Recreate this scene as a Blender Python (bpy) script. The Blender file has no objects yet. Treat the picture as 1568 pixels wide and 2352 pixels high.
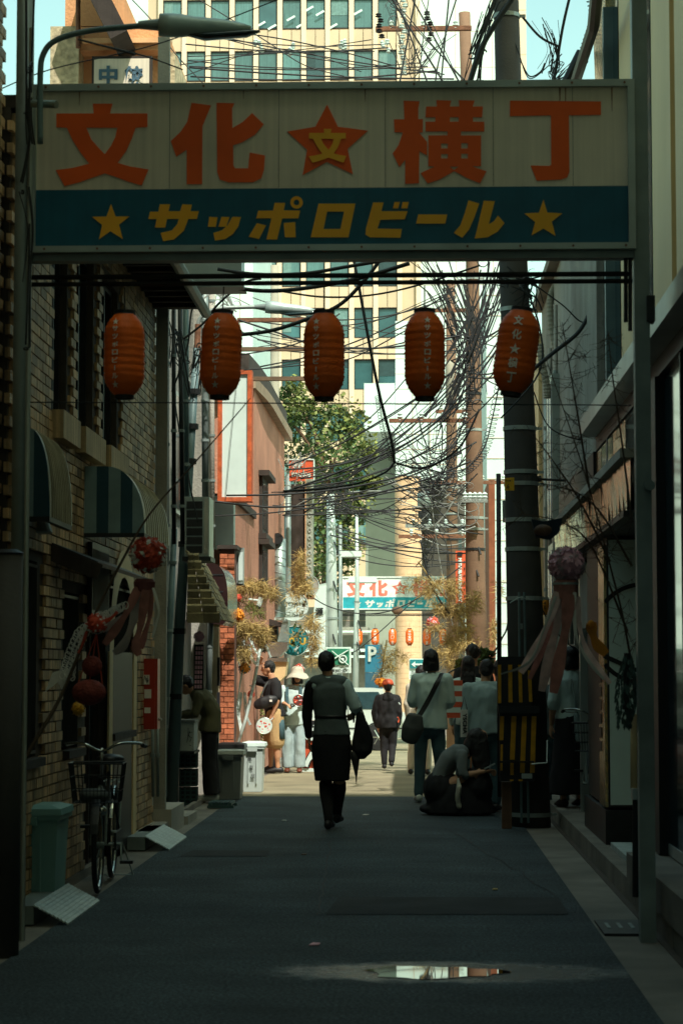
import bpy, bmesh, math, random
from mathutils import Vector, Matrix, noise
R = random.Random(7)
S = bpy.context.scene
COL = S.collection
# ---------------------------------------------------------------- camera, sky, sun, exposure
F = 5000.0; CX, CY = 784.0, 1176.0
YAW = math.atan(166/F); TILT = math.atan(364/F)
ROT = Matrix.Rotation(YAW, 3, 'Z') @ Matrix.Rotation(math.pi/2+TILT, 3, 'X')
EYE = Vector((0, 0, 1.5))
cam = bpy.data.cameras.new('camera'); co = bpy.data.objects.new('camera', cam); COL.objects.link(co)
co.location = EYE; co.rotation_euler = ROT.to_euler()
cam.sensor_fit = 'VERTICAL'; cam.sensor_height = 36; cam.lens = F/2352*36
cam.clip_end = 3000; cam.clip_start = .1
cam.dof.use_dof = True; cam.dof.focus_distance = 31; cam.dof.aperture_fstop = 6.5
S.camera = co
SUN_AZ, SUN_EL = math.radians(25), math.radians(55)      # azimuth measured from -Y towards +X
w = bpy.data.worlds.new('World'); S.world = w; w.use_nodes = True
nt = w.node_tree; nt.nodes.clear()
sky = nt.nodes.new('ShaderNodeTexSky'); sky.sky_type = 'NISHITA'; sky.sun_disc = False
sky.sun_elevation = SUN_EL; sky.sun_rotation = math.pi-SUN_AZ; sky.air_density = 1.0; sky.dust_density = 2.0; sky.ozone_density = 1.0
mx = nt.nodes.new('ShaderNodeMix'); mx.data_type = 'RGBA'; mx.blend_type = 'MULTIPLY'; mx.inputs[0].default_value = 1
mx.inputs[7].default_value = (1.62, 1.86, 1.16, 1)
bg = nt.nodes.new('ShaderNodeBackground'); bg.inputs[1].default_value = .15
out = nt.nodes.new('ShaderNodeOutputWorld')
nt.links.new(sky.outputs[0], mx.inputs[6]); nt.links.new(mx.outputs[2], bg.inputs[0]); nt.links.new(bg.outputs[0], out.inputs[0])
sl = bpy.data.lights.new('sun', 'SUN'); sl.energy = 4.3; sl.angle = math.radians(.5); sl.color = (1, .96, .86)
so = bpy.data.objects.new('sun', sl); COL.objects.link(so)
sd = Vector((math.sin(SUN_AZ)*math.cos(SUN_EL), -math.cos(SUN_AZ)*math.cos(SUN_EL), math.sin(SUN_EL)))
so.rotation_euler = sd.to_track_quat('Z', 'Y').to_euler()
vs = S.view_settings; vs.view_transform = 'Standard'; vs.look = 'None'; vs.gamma = 1; vs.exposure = 0.34; vs.use_curve_mapping = False
S.cycles.max_bounces = 6; S.cycles.diffuse_bounces = 3; S.cycles.glossy_bounces = 3; S.cycles.transmission_bounces = 3

# ---------------------------------------------------------------- helpers: places
def ray(x, y):
    d = ROT @ Vector(((x-CX)/F, (CY-y)/F, -1)); return d
def P(x, y, Y):
    d = ray(x, y); return EYE + d*(Y/d.y)
def W(x, y, X):
    d = ray(x, y); return EYE + d*(X/d.x)
def gz(Y): return 0 if Y < 33 else -.02*(Y-33)
def Gd(x, y):
    d = ray(x, y); p = EYE + d*(-1.5/d.z)
    return p
WL = -2.42; WR = 1.6
# ---------------------------------------------------------------- helpers: objects
def woff(o):
    v = Vector((0, 0, 0))
    while o: v += o.location; o = o.parent
    return v
def tag(o, label=None, cat=None, group=None, kind=None):
    if label: o['label'] = label
    if cat: o['category'] = cat
    if group: o['group'] = group
    if kind: o['kind'] = kind
    return o
def thing(name, label, cat, loc=(0, 0, 0), group=None):
    o = bpy.data.objects.new(name, None); COL.objects.link(o); o.location = loc; o.empty_display_size = .1
    return tag(o, label, cat, group)
def addmesh(name, me, mat, parent=None, rel=True):
    if mat and not me.materials: me.materials.append(mat)
    o = bpy.data.objects.new(name, me); COL.objects.link(o)
    if parent: o.parent = parent
    return o
def inst(src, loc, parent=None, rz=0, scale=None, name=None):
    o = src.copy(); COL.objects.link(o); o.parent = parent; o.location = loc
    if rz: o.rotation_euler = (0, 0, rz)
    if scale: o.scale = scale
    if name: o.name = name
    return o
def dup(root, loc, rz=0, label=None, group=None):
    r = root.copy(); COL.objects.link(r); r.location = loc; r.rotation_euler = (0, 0, rz)
    if label: r['label'] = label
    if group: r['group'] = group
    for ch in list(root.children):
        c = ch.copy(); COL.objects.link(c); c.parent = r
        for g in list(ch.children):
            d = g.copy(); COL.objects.link(d); d.parent = c
    return r
class MB:
    def __init__(s): s.v = []; s.f = []
    def box(s, a, b):
        x0, y0, z0 = [min(a[i], b[i]) for i in range(3)]; x1, y1, z1 = [max(a[i], b[i]) for i in range(3)]
        n = len(s.v)
        s.v += [(x0,y0,z0),(x1,y0,z0),(x1,y1,z0),(x0,y1,z0),(x0,y0,z1),(x1,y0,z1),(x1,y1,z1),(x0,y1,z1)]
        s.f += [tuple(n+i for i in q) for q in ((0,3,2,1),(4,5,6,7),(0,1,5,4),(1,2,6,5),(2,3,7,6),(3,0,4,7))]
        return s
    def obox(s, c, ax, ay, az):      # oriented: centre and three half vectors
        n = len(s.v); c = Vector(c); ax = Vector(ax); ay = Vector(ay); az = Vector(az)
        for k in (-1, 1):
            for i, j in ((-1,-1),(1,-1),(1,1),(-1,1)): s.v.append(tuple(c+ax*i+ay*j+az*k))
        s.f += [tuple(n+i for i in q) for q in ((0,3,2,1),(4,5,6,7),(0,1,5,4),(1,2,6,5),(2,3,7,6),(3,0,4,7))]
        return s
    def quad(s, *p):
        n = len(s.v); s.v += [tuple(q) for q in p]; s.f.append(tuple(range(n, n+len(p)))); return s
    def rings(s, rings, cap=True):
        n0 = len(s.v); k = len(rings[0])
        for r in rings: s.v += [tuple(p) for p in r]
        for i in range(len(rings)-1):
            for j in range(k):
                a = n0+i*k+j; b = n0+i*k+(j+1) % k
                s.f.append((a, b, b+k, a+k))
        if cap:
            s.f.append(tuple(n0+j for j in reversed(range(k)))); s.f.append(tuple(n0+(len(rings)-1)*k+j for j in range(k)))
        return s
    def loft(s, pts, rad, side=(1, 0, 0), n=14, cap=True, dome=False):
        pts = [Vector(p) for p in pts]; rs = []; side = Vector(side)
        rad = [(r, r) if not isinstance(r, tuple) else r for r in rad]
        if dome:
            t0 = (pts[0]-pts[1]).normalized(); t1 = (pts[-1]-pts[-2]).normalized()
            def dm(p, t, r): m = min(r); return [(p+t*m*.87, (r[0]*.5, r[1]*.5)), (p+t*m*.5, (r[0]*.87, r[1]*.87))]
            a = dm(pts[0], t0, rad[0]); b = dm(pts[-1], t1, rad[-1])
            pts = [a[0][0], a[1][0]]+pts+[b[1][0], b[0][0]]; rad = [a[0][1], a[1][1]]+rad+[b[1][1], b[0][1]]
        for i, p in enumerate(pts):
            t = (pts[min(i+1, len(pts)-1)]-pts[max(i-1, 0)])
            t = t.normalized() if t.length > 1e-9 else Vector((0, 0, 1))
            u = side - t*side.dot(t)
            if u.length < 1e-3: u = Vector((0, 1, 0))-t*t.y
            if u.length < 1e-3: u = Vector((0, 0, 1))
            u.normalize(); v = t.cross(u); rx, ry = rad[i]
            rs.append([p+u*rx*math.cos(a)+v*ry*math.sin(a) for a in [2*math.pi*j/n for j in range(n)]])
        return s.rings(rs, cap)
    def tube(s, pts, r, n=6, cap=True):
        pts = [Vector(p) for p in pts]; rs = []; u = None
        for i, p in enumerate(pts):
            t = pts[min(i+1, len(pts)-1)]-pts[max(i-1, 0)]
            t = t.normalized() if t.length > 1e-9 else Vector((0, 0, 1))
            if u is None:
                u = t.orthogonal().normalized()
            u = u-t*u.dot(t)
            if u.length < 1e-4: u = t.orthogonal()
            u.normalize(); v = t.cross(u); rr = r[i] if isinstance(r, (list, tuple)) else r
            rs.append([p+(u*math.cos(a)+v*math.sin(a))*rr for a in [2*math.pi*j/n for j in range(n)]])
        return s.rings(rs, cap)
    def cyl(s, a, b, r0, r1=None, n=12): return s.tube([a, b], [r0, r0 if r1 is None else r1], n)
    def ell(s, c, r, n=12, m=8, rot=None):
        c = Vector(c); rs = []
        for i in range(m+1):
            ph = -math.pi/2+math.pi*min(max(i/m, .04), .96)
            ring = []
            for j in range(n):
                a = 2*math.pi*j/n
                p = Vector((math.cos(ph)*math.cos(a)*r[0], math.cos(ph)*math.sin(a)*r[1], math.sin(ph)*r[2]))
                if rot: p = rot @ p
                ring.append(c+p)
            rs.append(ring)
        return s.rings(rs)
    def lathe(s, c, prof, n=20, axis=None):
        c = Vector(c); M = axis or Matrix.Identity(3)
        return s.rings([[c+M@Vector((r*math.cos(2*math.pi*j/n), r*math.sin(2*math.pi*j/n), z)) for j in range(n)] for r, z in prof], cap=min(p[0] for p in prof) < .5*max(p[0] for p in prof))
    def prism(s, poly, f, d):        # poly 2D, f(u,v,w)->point, depth w 0..d
        n = len(s.v); k = len(poly)
        s.v += [tuple(f(u, v, 0)) for u, v in poly]+[tuple(f(u, v, d)) for u, v in poly]
        s.f.append(tuple(range(n, n+k))); s.f.append(tuple(range(n+2*k-1, n+k-1, -1)))
        for i in range(k): j = (i+1) % k; s.f.append((n+i, n+k+i, n+k+j, n+j))
        return s
    def mesh(s, name, off=(0, 0, 0), smooth=False):
        me = bpy.data.meshes.new(name); o = Vector(off)
        me.from_pydata([tuple(Vector(v)-o) for v in s.v], [], s.f)
        if smooth: me.shade_smooth()
        me.update(); return me
    def build(s, name, mat, parent=None, smooth=False):
        me = s.mesh(name, woff(parent), smooth); return addmesh(name, me, mat, parent)
def fixn(me):
    b = bmesh.new(); b.from_mesh(me); bmesh.ops.recalc_face_normals(b, faces=b.faces); b.to_mesh(me); b.free()
def crv(pts, k=6):
    pts = [Vector(p) for p in pts]; o = []
    for i in range(len(pts)-1):
        p0 = pts[max(i-1, 0)]; p1 = pts[i]; p2 = pts[i+1]; p3 = pts[min(i+2, len(pts)-1)]
        for j in range(k):
            t = j/k
            o.append(.5*((2*p1)+(p2-p0)*t+(2*p0-5*p1+4*p2-p3)*t*t+(3*p1-p0-3*p2+p3)*t**3))
    return o+[pts[-1]]
# flat shapes and writing -> mesh
def curve_mesh(polys, ext):
    cu = bpy.data.curves.new('c', 'CURVE'); cu.dimensions = '2D'; cu.fill_mode = 'BOTH'; cu.extrude = ext
    for pl in polys:
        sp = cu.splines.new('POLY'); sp.points.add(len(pl)-1); sp.use_cyclic_u = True
        for i, (x, y) in enumerate(pl): sp.points[i].co = (x, y, 0, 1)
    ob = bpy.data.objects.new('c', cu); me = bpy.data.meshes.new_from_object(ob)
    bpy.data.objects.remove(ob); bpy.data.curves.remove(cu); return me
def shape_px(polys, Y, mat, name, parent, ext=.003):
    me = curve_mesh([[(x/100, -y/100) for x, y in pl] for pl in polys], .01); off = woff(parent)
    for v in me.vertices:
        p = P(v.co.x*100, -v.co.y*100, Y-ext+(-ext if v.co.z > 0 else ext)); v.co = p-off
    fixn(me); me.materials.clear(); return addmesh(name, me, mat, parent)
def text_mesh(s, bold=.0, ext=.02, vertical=False):
    cu = bpy.data.curves.new('t', 'FONT'); cu.body = '\n'.join(s) if vertical else s
    cu.align_x = 'CENTER'; cu.size = 1; cu.offset = bold; cu.extrude = ext; cu.resolution_u = 2
    if vertical: cu.space_line = .8
    ob = bpy.data.objects.new('t', cu); me = bpy.data.meshes.new_from_object(ob)
    bpy.data.objects.remove(ob); bpy.data.curves.remove(cu); return me
def text(s, c, w_, h_, mat, name, parent, right=(1, 0, 0), up=(0, 0, 1), bold=.0, depth=.004, vertical=False, fn=None):
    me = text_mesh(s, bold, .5, vertical)
    if not me.vertices: return None
    xs = [v.co.x for v in me.vertices]; ys = [v.co.y for v in me.vertices]
    x0, x1, y0, y1 = min(xs), max(xs), min(ys), max(ys)
    rt = Vector(right).normalized(); up = Vector(up).normalized(); nn = rt.cross(up); c = Vector(c); off = woff(parent)
    for v in me.vertices:
        u = (v.co.x-(x0+x1)/2)/max(x1-x0, 1e-6)*w_; q = (v.co.y-(y0+y1)/2)/max(y1-y0, 1e-6)*h_
        p = fn(u, q, v.co.z*depth*2) if fn else c+rt*u+up*q+nn*(v.co.z*depth*2)
        v.co = Vector(p)-off
    me.materials.clear(); return addmesh(name, me, mat, parent)
TMP = bpy.data.scenes.new('tmp')
def remesh(mb, name, mat, parent, voxel=.012, fold=0, fs=9., smooth=6, seed=0, rel=False):
    me = mb.mesh(name); fixn(me)
    ob = bpy.data.objects.new('tmp', me); TMP.collection.objects.link(ob)
    m = ob.modifiers.new('r', 'REMESH'); m.mode = 'VOXEL'; m.voxel_size = voxel
    if smooth: m2 = ob.modifiers.new('s', 'SMOOTH'); m2.iterations = smooth; m2.factor = .5
    with bpy.context.temp_override(scene=TMP, view_layer=TMP.view_layers[0]): dg = bpy.context.evaluated_depsgraph_get()
    nm = bpy.data.meshes.new_from_object(ob.evaluated_get(dg)); bpy.data.objects.remove(ob); bpy.data.meshes.remove(me)
    if fold:
        cs = [(v.index, v.co.copy(), v.normal.copy()) for v in nm.vertices]
        for i, c, n_ in cs:
            d = noise.noise(Vector((c.x*fs+seed, c.y*fs, c.z*fs*.55)))+.5*noise.noise(Vector((c.x*fs*2.3, c.y*fs*2.3+seed, c.z*fs*1.1)))
            nm.vertices[i].co = c+n_*d*fold
    nm.transform(Matrix.Translation(-woff(parent)))
    nm.shade_smooth(); nm.name = name; nm.materials.clear()
    return addmesh(name, nm, mat, parent)
# ---------------------------------------------------------------- materials
MC = {}
def mat(name, col, rough=.75, metal=0, var=.25, sc=6, bump=.15, bs=40, rnd=0, streak=0, spec=.4, alpha=None, trans=0, coat=0, coord='Object', dirt=0, speck=0):
    if name in MC: return MC[name]
    m = bpy.data.materials.new(name); m.use_nodes = True; n = m.node_tree.nodes; L = m.node_tree.links
    b = n['Principled BSDF']; b.inputs['Roughness'].default_value = rough; b.inputs['Metallic'].default_value = metal
    b.inputs['Specular IOR Level'].default_value = spec; b.inputs['Coat Weight'].default_value = coat
    tc = n.new('ShaderNodeTexCoord'); src = tc.outputs['Object']
    if coord == 'World':
        src = n.new('ShaderNodeNewGeometry').outputs['Position']
    def nz(scale, detail=5, stretch=None):
        t = n.new('ShaderNodeTexNoise'); t.inputs['Scale'].default_value = scale; t.inputs['Detail'].default_value = detail
        if stretch:
            mp = n.new('ShaderNodeMapping'); mp.inputs['Scale'].default_value = stretch; L.new(src, mp.inputs[0]); L.new(mp.outputs[0], t.inputs['Vector'])
        else: L.new(src, t.inputs['Vector'])
        return t.outputs[0]
    def mul(a, k0, k1):
        r = n.new('ShaderNodeMapRange'); r.inputs[1].default_value = .25; r.inputs[2].default_value = .75; r.inputs[3].default_value = k0; r.inputs[4].default_value = k1
        L.new(a, r.inputs[0]); return r.outputs[0]
    def mm(a, c, op='MULTIPLY'):
        t = n.new('ShaderNodeMath'); t.operation = op
        for i, q in enumerate((a, c)):
            if hasattr(q, 'links'): L.new(q, t.inputs[i])
            else: t.inputs[i].default_value = q
        return t.outputs[0]
    fac = mul(nz(sc), 1-var, 1+var)
    if streak: fac = mm(fac, mul(nz(1, 4, (30, 30, .6)), 1-streak, 1+streak))
    if rnd:
        oi = n.new('ShaderNodeObjectInfo').outputs['Random']; ge = n.new('ShaderNodeNewGeometry').outputs['Random Per Island']
        fr = mm(mm(oi, ge, 'ADD'), 1.0, 'MODULO')
        mr = n.new('ShaderNodeMapRange'); mr.inputs[3].default_value = 1-rnd; mr.inputs[4].default_value = 1+rnd; L.new(fr, mr.inputs[0]); fac = mm(fac, mr.outputs[0])
    if speck:
        sp_ = n.new('ShaderNodeMapRange'); sp_.inputs[1].default_value = .4; sp_.inputs[2].default_value = .66; sp_.inputs[3].default_value = 1-speck*.8; sp_.inputs[4].default_value = 1+speck*2.2; L.new(nz(55, 2), sp_.inputs[0]); fac = mm(fac, sp_.outputs[0]); fac = mm(fac, mul(nz(1, 3, (.9, 5, 1)), .82, 1.18))
    if dirt:
        fac = mm(fac, mul(nz(1.3, 8), 1-dirt, 1+dirt*.4))
    vm = n.new('ShaderNodeVectorMath'); vm.operation = 'SCALE'; vm.inputs[0].default_value = col; L.new(fac, vm.inputs['Scale'])
    L.new(vm.outputs[0], b.inputs['Base Color'])
    if bump:
        bp = n.new('ShaderNodeBump'); bp.inputs['Strength'].default_value = bump; bp.inputs['Distance'].default_value = .02
        L.new(nz(bs, 4), bp.inputs['Height']); L.new(bp.outputs[0], b.inputs['Normal'])
    if trans: b.inputs['Transmission Weight'].default_value = trans
    MC[name] = m; return m
M = dict(
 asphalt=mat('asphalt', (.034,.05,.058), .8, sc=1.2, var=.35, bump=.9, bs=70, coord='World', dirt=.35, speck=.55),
 concrete=mat('concrete', (.22,.2,.17), .85, sc=2, var=.3, bump=.3, bs=60, coord='World', dirt=.4),
 concrete2=mat('pale_concrete', (.4,.38,.33), .85, sc=2, var=.25, bump=.3, dirt=.3),
 brick=mat('tan_brick', (.45,.29,.15), .6, var=.3, sc=3, rnd=.45, streak=.7, bump=.3, coord='World'),
 mortar=mat('dark_mortar', (.07,.055,.045), .9, sc=10, coord='World'),
 redbrick=mat('red_brick', (.42,.13,.06), .8, rnd=.3, var=.3, sc=20, bump=.4, coord='World'),
 redmortar=mat('brick_joint', (.12,.06,.045), .9),
 sign_white=mat('sign_white', (.80,.71,.57), .45, var=.08, sc=1.5, bump=0, streak=.10, dirt=.22),
 sign_blue=mat('sign_blue', (.008,.105,.17), .4, var=.12, streak=.08, bump=0),
 red=mat('sign_red', (.95,.125,.01), .45, var=.06, bump=0),
 yellow=mat('sign_yellow', (1,.48,.03), .45, var=.05, bump=0),
 white=mat('white_paint', (.64,.76,.72), .5, var=.06, bump=.03, dirt=.1),
 alu=mat('aluminium', (.42,.47,.45), .4, .5, var=.15, sc=3, bump=.05, dirt=.2),
 steel=mat('steel_grey', (.26,.31,.30), .5, .3, var=.2, sc=5, bump=.08, dirt=.3),
 dark=mat('dark_metal', (.03,.032,.034), .5, .4, var=.3, bump=.05),
 black=mat('black_plastic', (.015,.015,.017), .5, var=.2, bump=.05),
 rubber=mat('cable_rubber', (.02,.022,.024), .55, var=.3, sc=3, bump=0),
 wirepale=mat('pale_cable', (.28,.3,.28), .5, var=.3, sc=3, bump=0),
 rust=mat('rusty_steel', (.2,.09,.05), .75, .2, var=.4, sc=14, bump=.3),
 lantern=mat('lantern_red', (.92,.15,.012), .55, var=.16, sc=5, bump=.25, bs=14, rnd=.08),
 pink_ink=mat('lantern_print', (.9,.8,.72), .6, var=.1, bump=0),
 pinkwall=mat('pink_stucco', (.52,.24,.16), .9, sc=1.5, var=.18, bump=.6, bs=30, dirt=.25, coord='World'),
 orangewall=mat('orange_stucco', (.72,.36,.17), .9, sc=2, var=.15, bump=.6, bs=25, dirt=.2, coord='World'),
 roughcast=mat('roughcast', (.5,.42,.27), .95, sc=14, var=.45, bump=1, bs=14, coord='World'),
 beige=mat('beige_tile', (.58,.45,.31), .8, sc=.5, var=.08, rnd=.07, bump=.05, coord='World'),
 beige2=mat('beige_pier', (.72,.58,.42), .8, sc=.5, var=.06, bump=.05, coord='World'),
 whitetile=mat('white_tile', (.58,.72,.69), .6, sc=.4, var=.06, bump=.02, dirt=.08, coord='World'),
 greywall=mat('grey_stucco', (.34,.33,.29), .9, sc=2, var=.2, bump=.5, bs=30, dirt=.3, coord='World', streak=.15),
 greenwall=mat('grey_green_wall', (.3,.33,.27), .9, sc=2, var=.1, bump=.1, coord='World'),
 cream=mat('cream_wall', (.74,.54,.28), .6, sc=1, var=.08, bump=.05, streak=.05, coord='World', dirt=.1),
 gold=mat('mirror_gold', (.55,.45,.25), .18, .9, sc=5, var=.3, bump=.5, bs=9),
 glass=mat('window_glass', (.02,.04,.045), .06, 0, var=.1, bump=0, spec=.8),
 glass_far=mat('teal_glass', (.035,.10,.11), .15, 0, var=.3, sc=.7, rnd=.4, bump=0, spec=.7, coord='World'),
 curtain=mat('curtain_glass', (.07,.16,.16), .3, 0, var=.1, streak=.35, rnd=.2, bump=0, spec=.6, coord='World'),
 polebrown=mat('pole_brown', (.22,.13,.08), .8, sc=3, var=.25, bump=.2, dirt=.25),
 poledark=mat('pole_dark', (.075,.07,.065), .8, sc=3, var=.2, bump=.2, dirt=.3),
 polegrey=mat('pole_concrete', (.32,.3,.24), .85, sc=3, var=.15, bump=.1),
 polewhite=mat('pole_mint', (.5,.58,.55), .5, .2, sc=3, var=.1, bump=.03),
 tealpaint=mat('teal_pipe', (.13,.2,.21), .5, .1, sc=4, var=.2, bump=.05, dirt=.2),
 binteal=mat('bin_teal', (.22,.42,.4), .45, var=.08, sc=3, bump=.03, dirt=.2),
 bingrey=mat('bin_grey', (.18,.2,.2), .5, var=.1, sc=3, bump=.03, dirt=.2),
 navy=mat('awning_navy', (.02,.07,.1), .6, var=.15, bump=.1),
 awnpale=mat('awning_pale', (.22,.32,.34), .6, var=.15, bump=.1),
 canopy=mat('canopy_sheet', (.32,.29,.2), .4, sc=5, var=.3, bump=.1, streak=.3),
 firered=mat('box_red', (.45,.04,.02), .4, var=.15, sc=4, bump=.05, dirt=.2),
 shingle=mat('shingle', (.25,.2,.11), .85, rnd=.35, var=.3, bump=.3, coord='World'),
 crate=mat('crate_teal', (.03,.07,.07), .5, var=.2, bump=.05),
 foam=mat('foam_white', (.45,.48,.45), .7, var=.1, sc=8),
 skin=mat('skin', (.55,.29,.17), .5, var=.06, bump=.02, spec=.3),
 hair=mat('black_hair', (.012,.01,.01), .45, var=.3, bump=.5, bs=120),
 bamboo=mat('dry_leaf', (.42,.30,.11), .8, rnd=.4, var=.3, sc=3, bump=0),
 bamboostem=mat('bamboo_stem', (.3,.22,.08), .7, var=.3, bump=.05),
 deadstem=mat('bare_twig', (.08,.055,.035), .8, var=.3, bump=0),
 leaf=mat('green_leaf', (.06,.105,.03), .6, rnd=.55, var=.4, sc=2, bump=0),
 leafy=mat('yellow_green_leaf', (.14,.16,.035), .6, rnd=.5, var=.4, sc=2, bump=0),
 wood=mat('brown_wood', (.13,.07,.04), .7, var=.3, streak=.3, bump=.1),
 darkwood=mat('dark_wood', (.04,.03,.025), .8, var=.3, streak=.2, bump=.1),
 tealsign=mat('teal_sign', (.03,.27,.3), .25, .3, var=.2, sc=3, bump=0),
 bluesign=mat('blue_sign', (.03,.17,.26), .4, var=.08, bump=0),
 greensign=mat('green_sign', (.03,.2,.12), .4, var=.05, bump=0),
 redsign=mat('red_panel', (.62,.1,.04), .5, var=.1, sc=2, bump=0),
 stainless=mat('stainless', (.5,.52,.48), .25, .9, var=.15, sc=3, bump=.05),
 lamp_grey=mat('lamp_housing', (.42,.52,.50), .4, .2, var=.15, sc=8, bump=.03),
 duct=mat('galvanised', (.32,.4,.38), .4, .6, var=.25, sc=10, bump=.08),
 paperpink=mat('paper_pink', (.78,.42,.50), .8, var=.2, bump=.2, rnd=.15),
 paperred=mat('paper_red', (.6,.08,.04), .8, var=.2, bump=.2, rnd=.2),
 paperwhite=mat('paper_white', (.82,.78,.72), .8, var=.1, bump=.1, rnd=.1),
 paperorange=mat('paper_orange', (.8,.3,.03), .8, var=.15, bump=.2, rnd=.2),
 streamer=mat('streamer_pink', (.85,.58,.54), .7, var=.35, sc=12, bump=.1),
 car=mat('car_paint', (.6,.66,.63), .3, .2, var=.03, bump=0, coat=.5),
 water=mat('water', (.01,.012,.012), .02, 0, var=.1, bump=.0, spec=.9),
 blk_cloth=mat('black_cloth', (.011,.011,.013), .85, var=.2, sc=10, bump=.2, bs=200),
 grey_cloth=mat('grey_cloth', (.085,.1,.1), .85, var=.12, sc=10, bump=.2, bs=200),
 white_cloth=mat('white_cloth', (.54,.68,.66), .85, var=.06, sc=6, bump=.2, bs=150),
 ltgrey_cloth=mat('light_grey_cloth', (.32,.42,.42), .85, var=.08, sc=6, bump=.2, bs=150),
 denim=mat('denim', (.06,.12,.14), .85, var=.2, sc=9, bump=.2, bs=200),
 palejean=mat('pale_jean', (.35,.45,.46), .85, var=.12, sc=7, bump=.2, bs=150),
 olive=mat('olive_cloth', (.1,.09,.045), .85, var=.15, sc=8, bump=.2, bs=150),
 khaki=mat('khaki', (.45,.3,.14), .85, var=.12, sc=8, bump=.2),
 beigecloth=mat('beige_cloth', (.5,.47,.38), .85, var=.1, sc=8, bump=.2),
 leather=mat('bag_leather', (.05,.055,.055), .5, var=.15, bump=.15),
 brownshoe=mat('brown_leather', (.15,.04,.02), .35, var=.1, bump=.05),
)
# ================================================================ GROUND
mb = MB()
xs = [-60,-2.12,1.06,60]
ys = [-25,8,12,20,26.2,28,33,36,40,45,50,60,80,120,200,500,2000]
mb_r = MB()
for i in range(len(ys)-1):
    a, b = ys[i], ys[i+1]
    mb_r.quad((-60,a,gz(min(a,80))-.012),(60,a,gz(min(a,80))-.012),(60,b,gz(min(b,80))-.012),(-60,b,gz(min(b,80))-.012))
tag(mb_r.build('ground', M['concrete']), 'worn brownish concrete ground beneath the alley and its edges', kind='structure')
mb = MB()
for i in range(len(ys)-1):
    a, b = ys[i], ys[i+1]
    if a >= 26.2: break
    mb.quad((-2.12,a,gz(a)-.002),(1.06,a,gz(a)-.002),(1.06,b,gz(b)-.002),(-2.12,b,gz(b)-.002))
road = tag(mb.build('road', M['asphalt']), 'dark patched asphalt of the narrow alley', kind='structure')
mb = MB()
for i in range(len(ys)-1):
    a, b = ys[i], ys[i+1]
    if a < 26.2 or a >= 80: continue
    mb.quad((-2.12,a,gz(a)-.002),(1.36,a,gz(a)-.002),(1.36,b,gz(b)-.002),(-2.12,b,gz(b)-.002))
tag(mb.build('road', mat('sunlit_road', (.27,.235,.15), .9, sc=1.5, var=.25, bump=.4, bs=120, coord='World', dirt=.25)), 'sandy alley surface beyond the shade, coloured paler to look sunlit', kind='structure')  # road colour lightened from the shadow line on, sunlight put into the surface
# wet patch + puddle in the asphalt material: roughness follows a stain of its own
def asphalt_nodes(m):
    n = m.node_tree.nodes; L = m.node_tree.links; b = n['Principled BSDF']
    g = n.new('ShaderNodeNewGeometry'); mp = n.new('ShaderNodeMapping'); mp.vector_type = 'POINT'
    sx, sy = 1/.92, 1/.40
    mp.inputs['Location'].default_value = (-.20*sx, -11.02*sy, 0); mp.inputs['Scale'].default_value = (sx, sy, 0)
    L.new(g.outputs['Position'], mp.inputs[0])
    ln = n.new('ShaderNodeVectorMath'); ln.operation = 'LENGTH'; L.new(mp.outputs[0], ln.inputs[0])
    nz = n.new('ShaderNodeTexNoise'); nz.inputs['Scale'].default_value = 9; nz.inputs['Detail'].default_value = 6; L.new(g.outputs['Position'], nz.inputs['Vector'])
    ad = n.new('ShaderNodeMath'); ad.operation = 'MULTIPLY_ADD'; ad.inputs[1].default_value = .7; L.new(nz.outputs[0], ad.inputs[0]); L.new(ln.outputs['Value'], ad.inputs[2])
    r = n.new('ShaderNodeMapRange'); r.inputs[1].default_value = 1.05; r.inputs[2].default_value = 1.45; r.inputs[3].default_value = .24; r.inputs[4].default_value = .82
    L.new(ad.outputs[0], r.inputs[0]); L.new(r.outputs[0], b.inputs['Roughness'])
asphalt_nodes(M['asphalt'])
pts = []
for i in range(48):
    a = 2*math.pi*i/48; k = 1+.13*math.sin(3*a+1)+.07*math.sin(7*a)+.05*math.sin(11*a+2)
    pts.append((.09+.335*k*math.cos(a), 10.99+.215*k*math.sin(a), .002))
tag(MB().quad(*pts).build('puddle', M['water']), 'small rain puddle mirroring the buildings on the near asphalt', 'puddle')
# repaired asphalt strips
patch = mat('asphalt_patch', (.033,.037,.04), .9, sc=3, var=.3, bump=.5, bs=180, coord='World')
for (x0,y0,x1,y1,lab) in ((-.55,13.55,.95,14.6,'darker rectangular asphalt repair across the alley centre'),(-1.9,17.7,-1.2,18.3,'small dark asphalt repair near the left edge')):
    tag(MB().quad((x0,y0,.002),(x1,y0+.05,.002),(x1,y1,.002),(x0+.05,y1,.002)).build('asphalt_patch', patch), lab, kind='structure')
for (lx,ly,lw,lab,mn) in ((P(725,0,12.1).x,12.05,.03,'small pinkish scrap lying mid-road on the near asphalt','paperpink'),(P(838,0,22.8).x,22.8,.035,'pale scrap of paper on the road right of the walking woman','paperwhite'),(-.9,17.9,.02,'tiny brown leaf on the asphalt left of centre','wood'),(.55,15.1,.02,'tiny leaf on the asphalt right of centre','bamboo'),(-1.3,21.9,.025,'pale bottle cap on the asphalt by the shadow','alu')):
    tag(MB().prism([(lx-lw,ly-lw*1.6),(lx+lw*.8,ly-lw),(lx+lw,ly+lw*1.5),(lx-lw*.4,ly+lw*2)],lambda u,v,w_:(u,v,.002+w_),.006).build('litter',M[mn]),lab,'litter')
crk = random.Random(4); 
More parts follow.
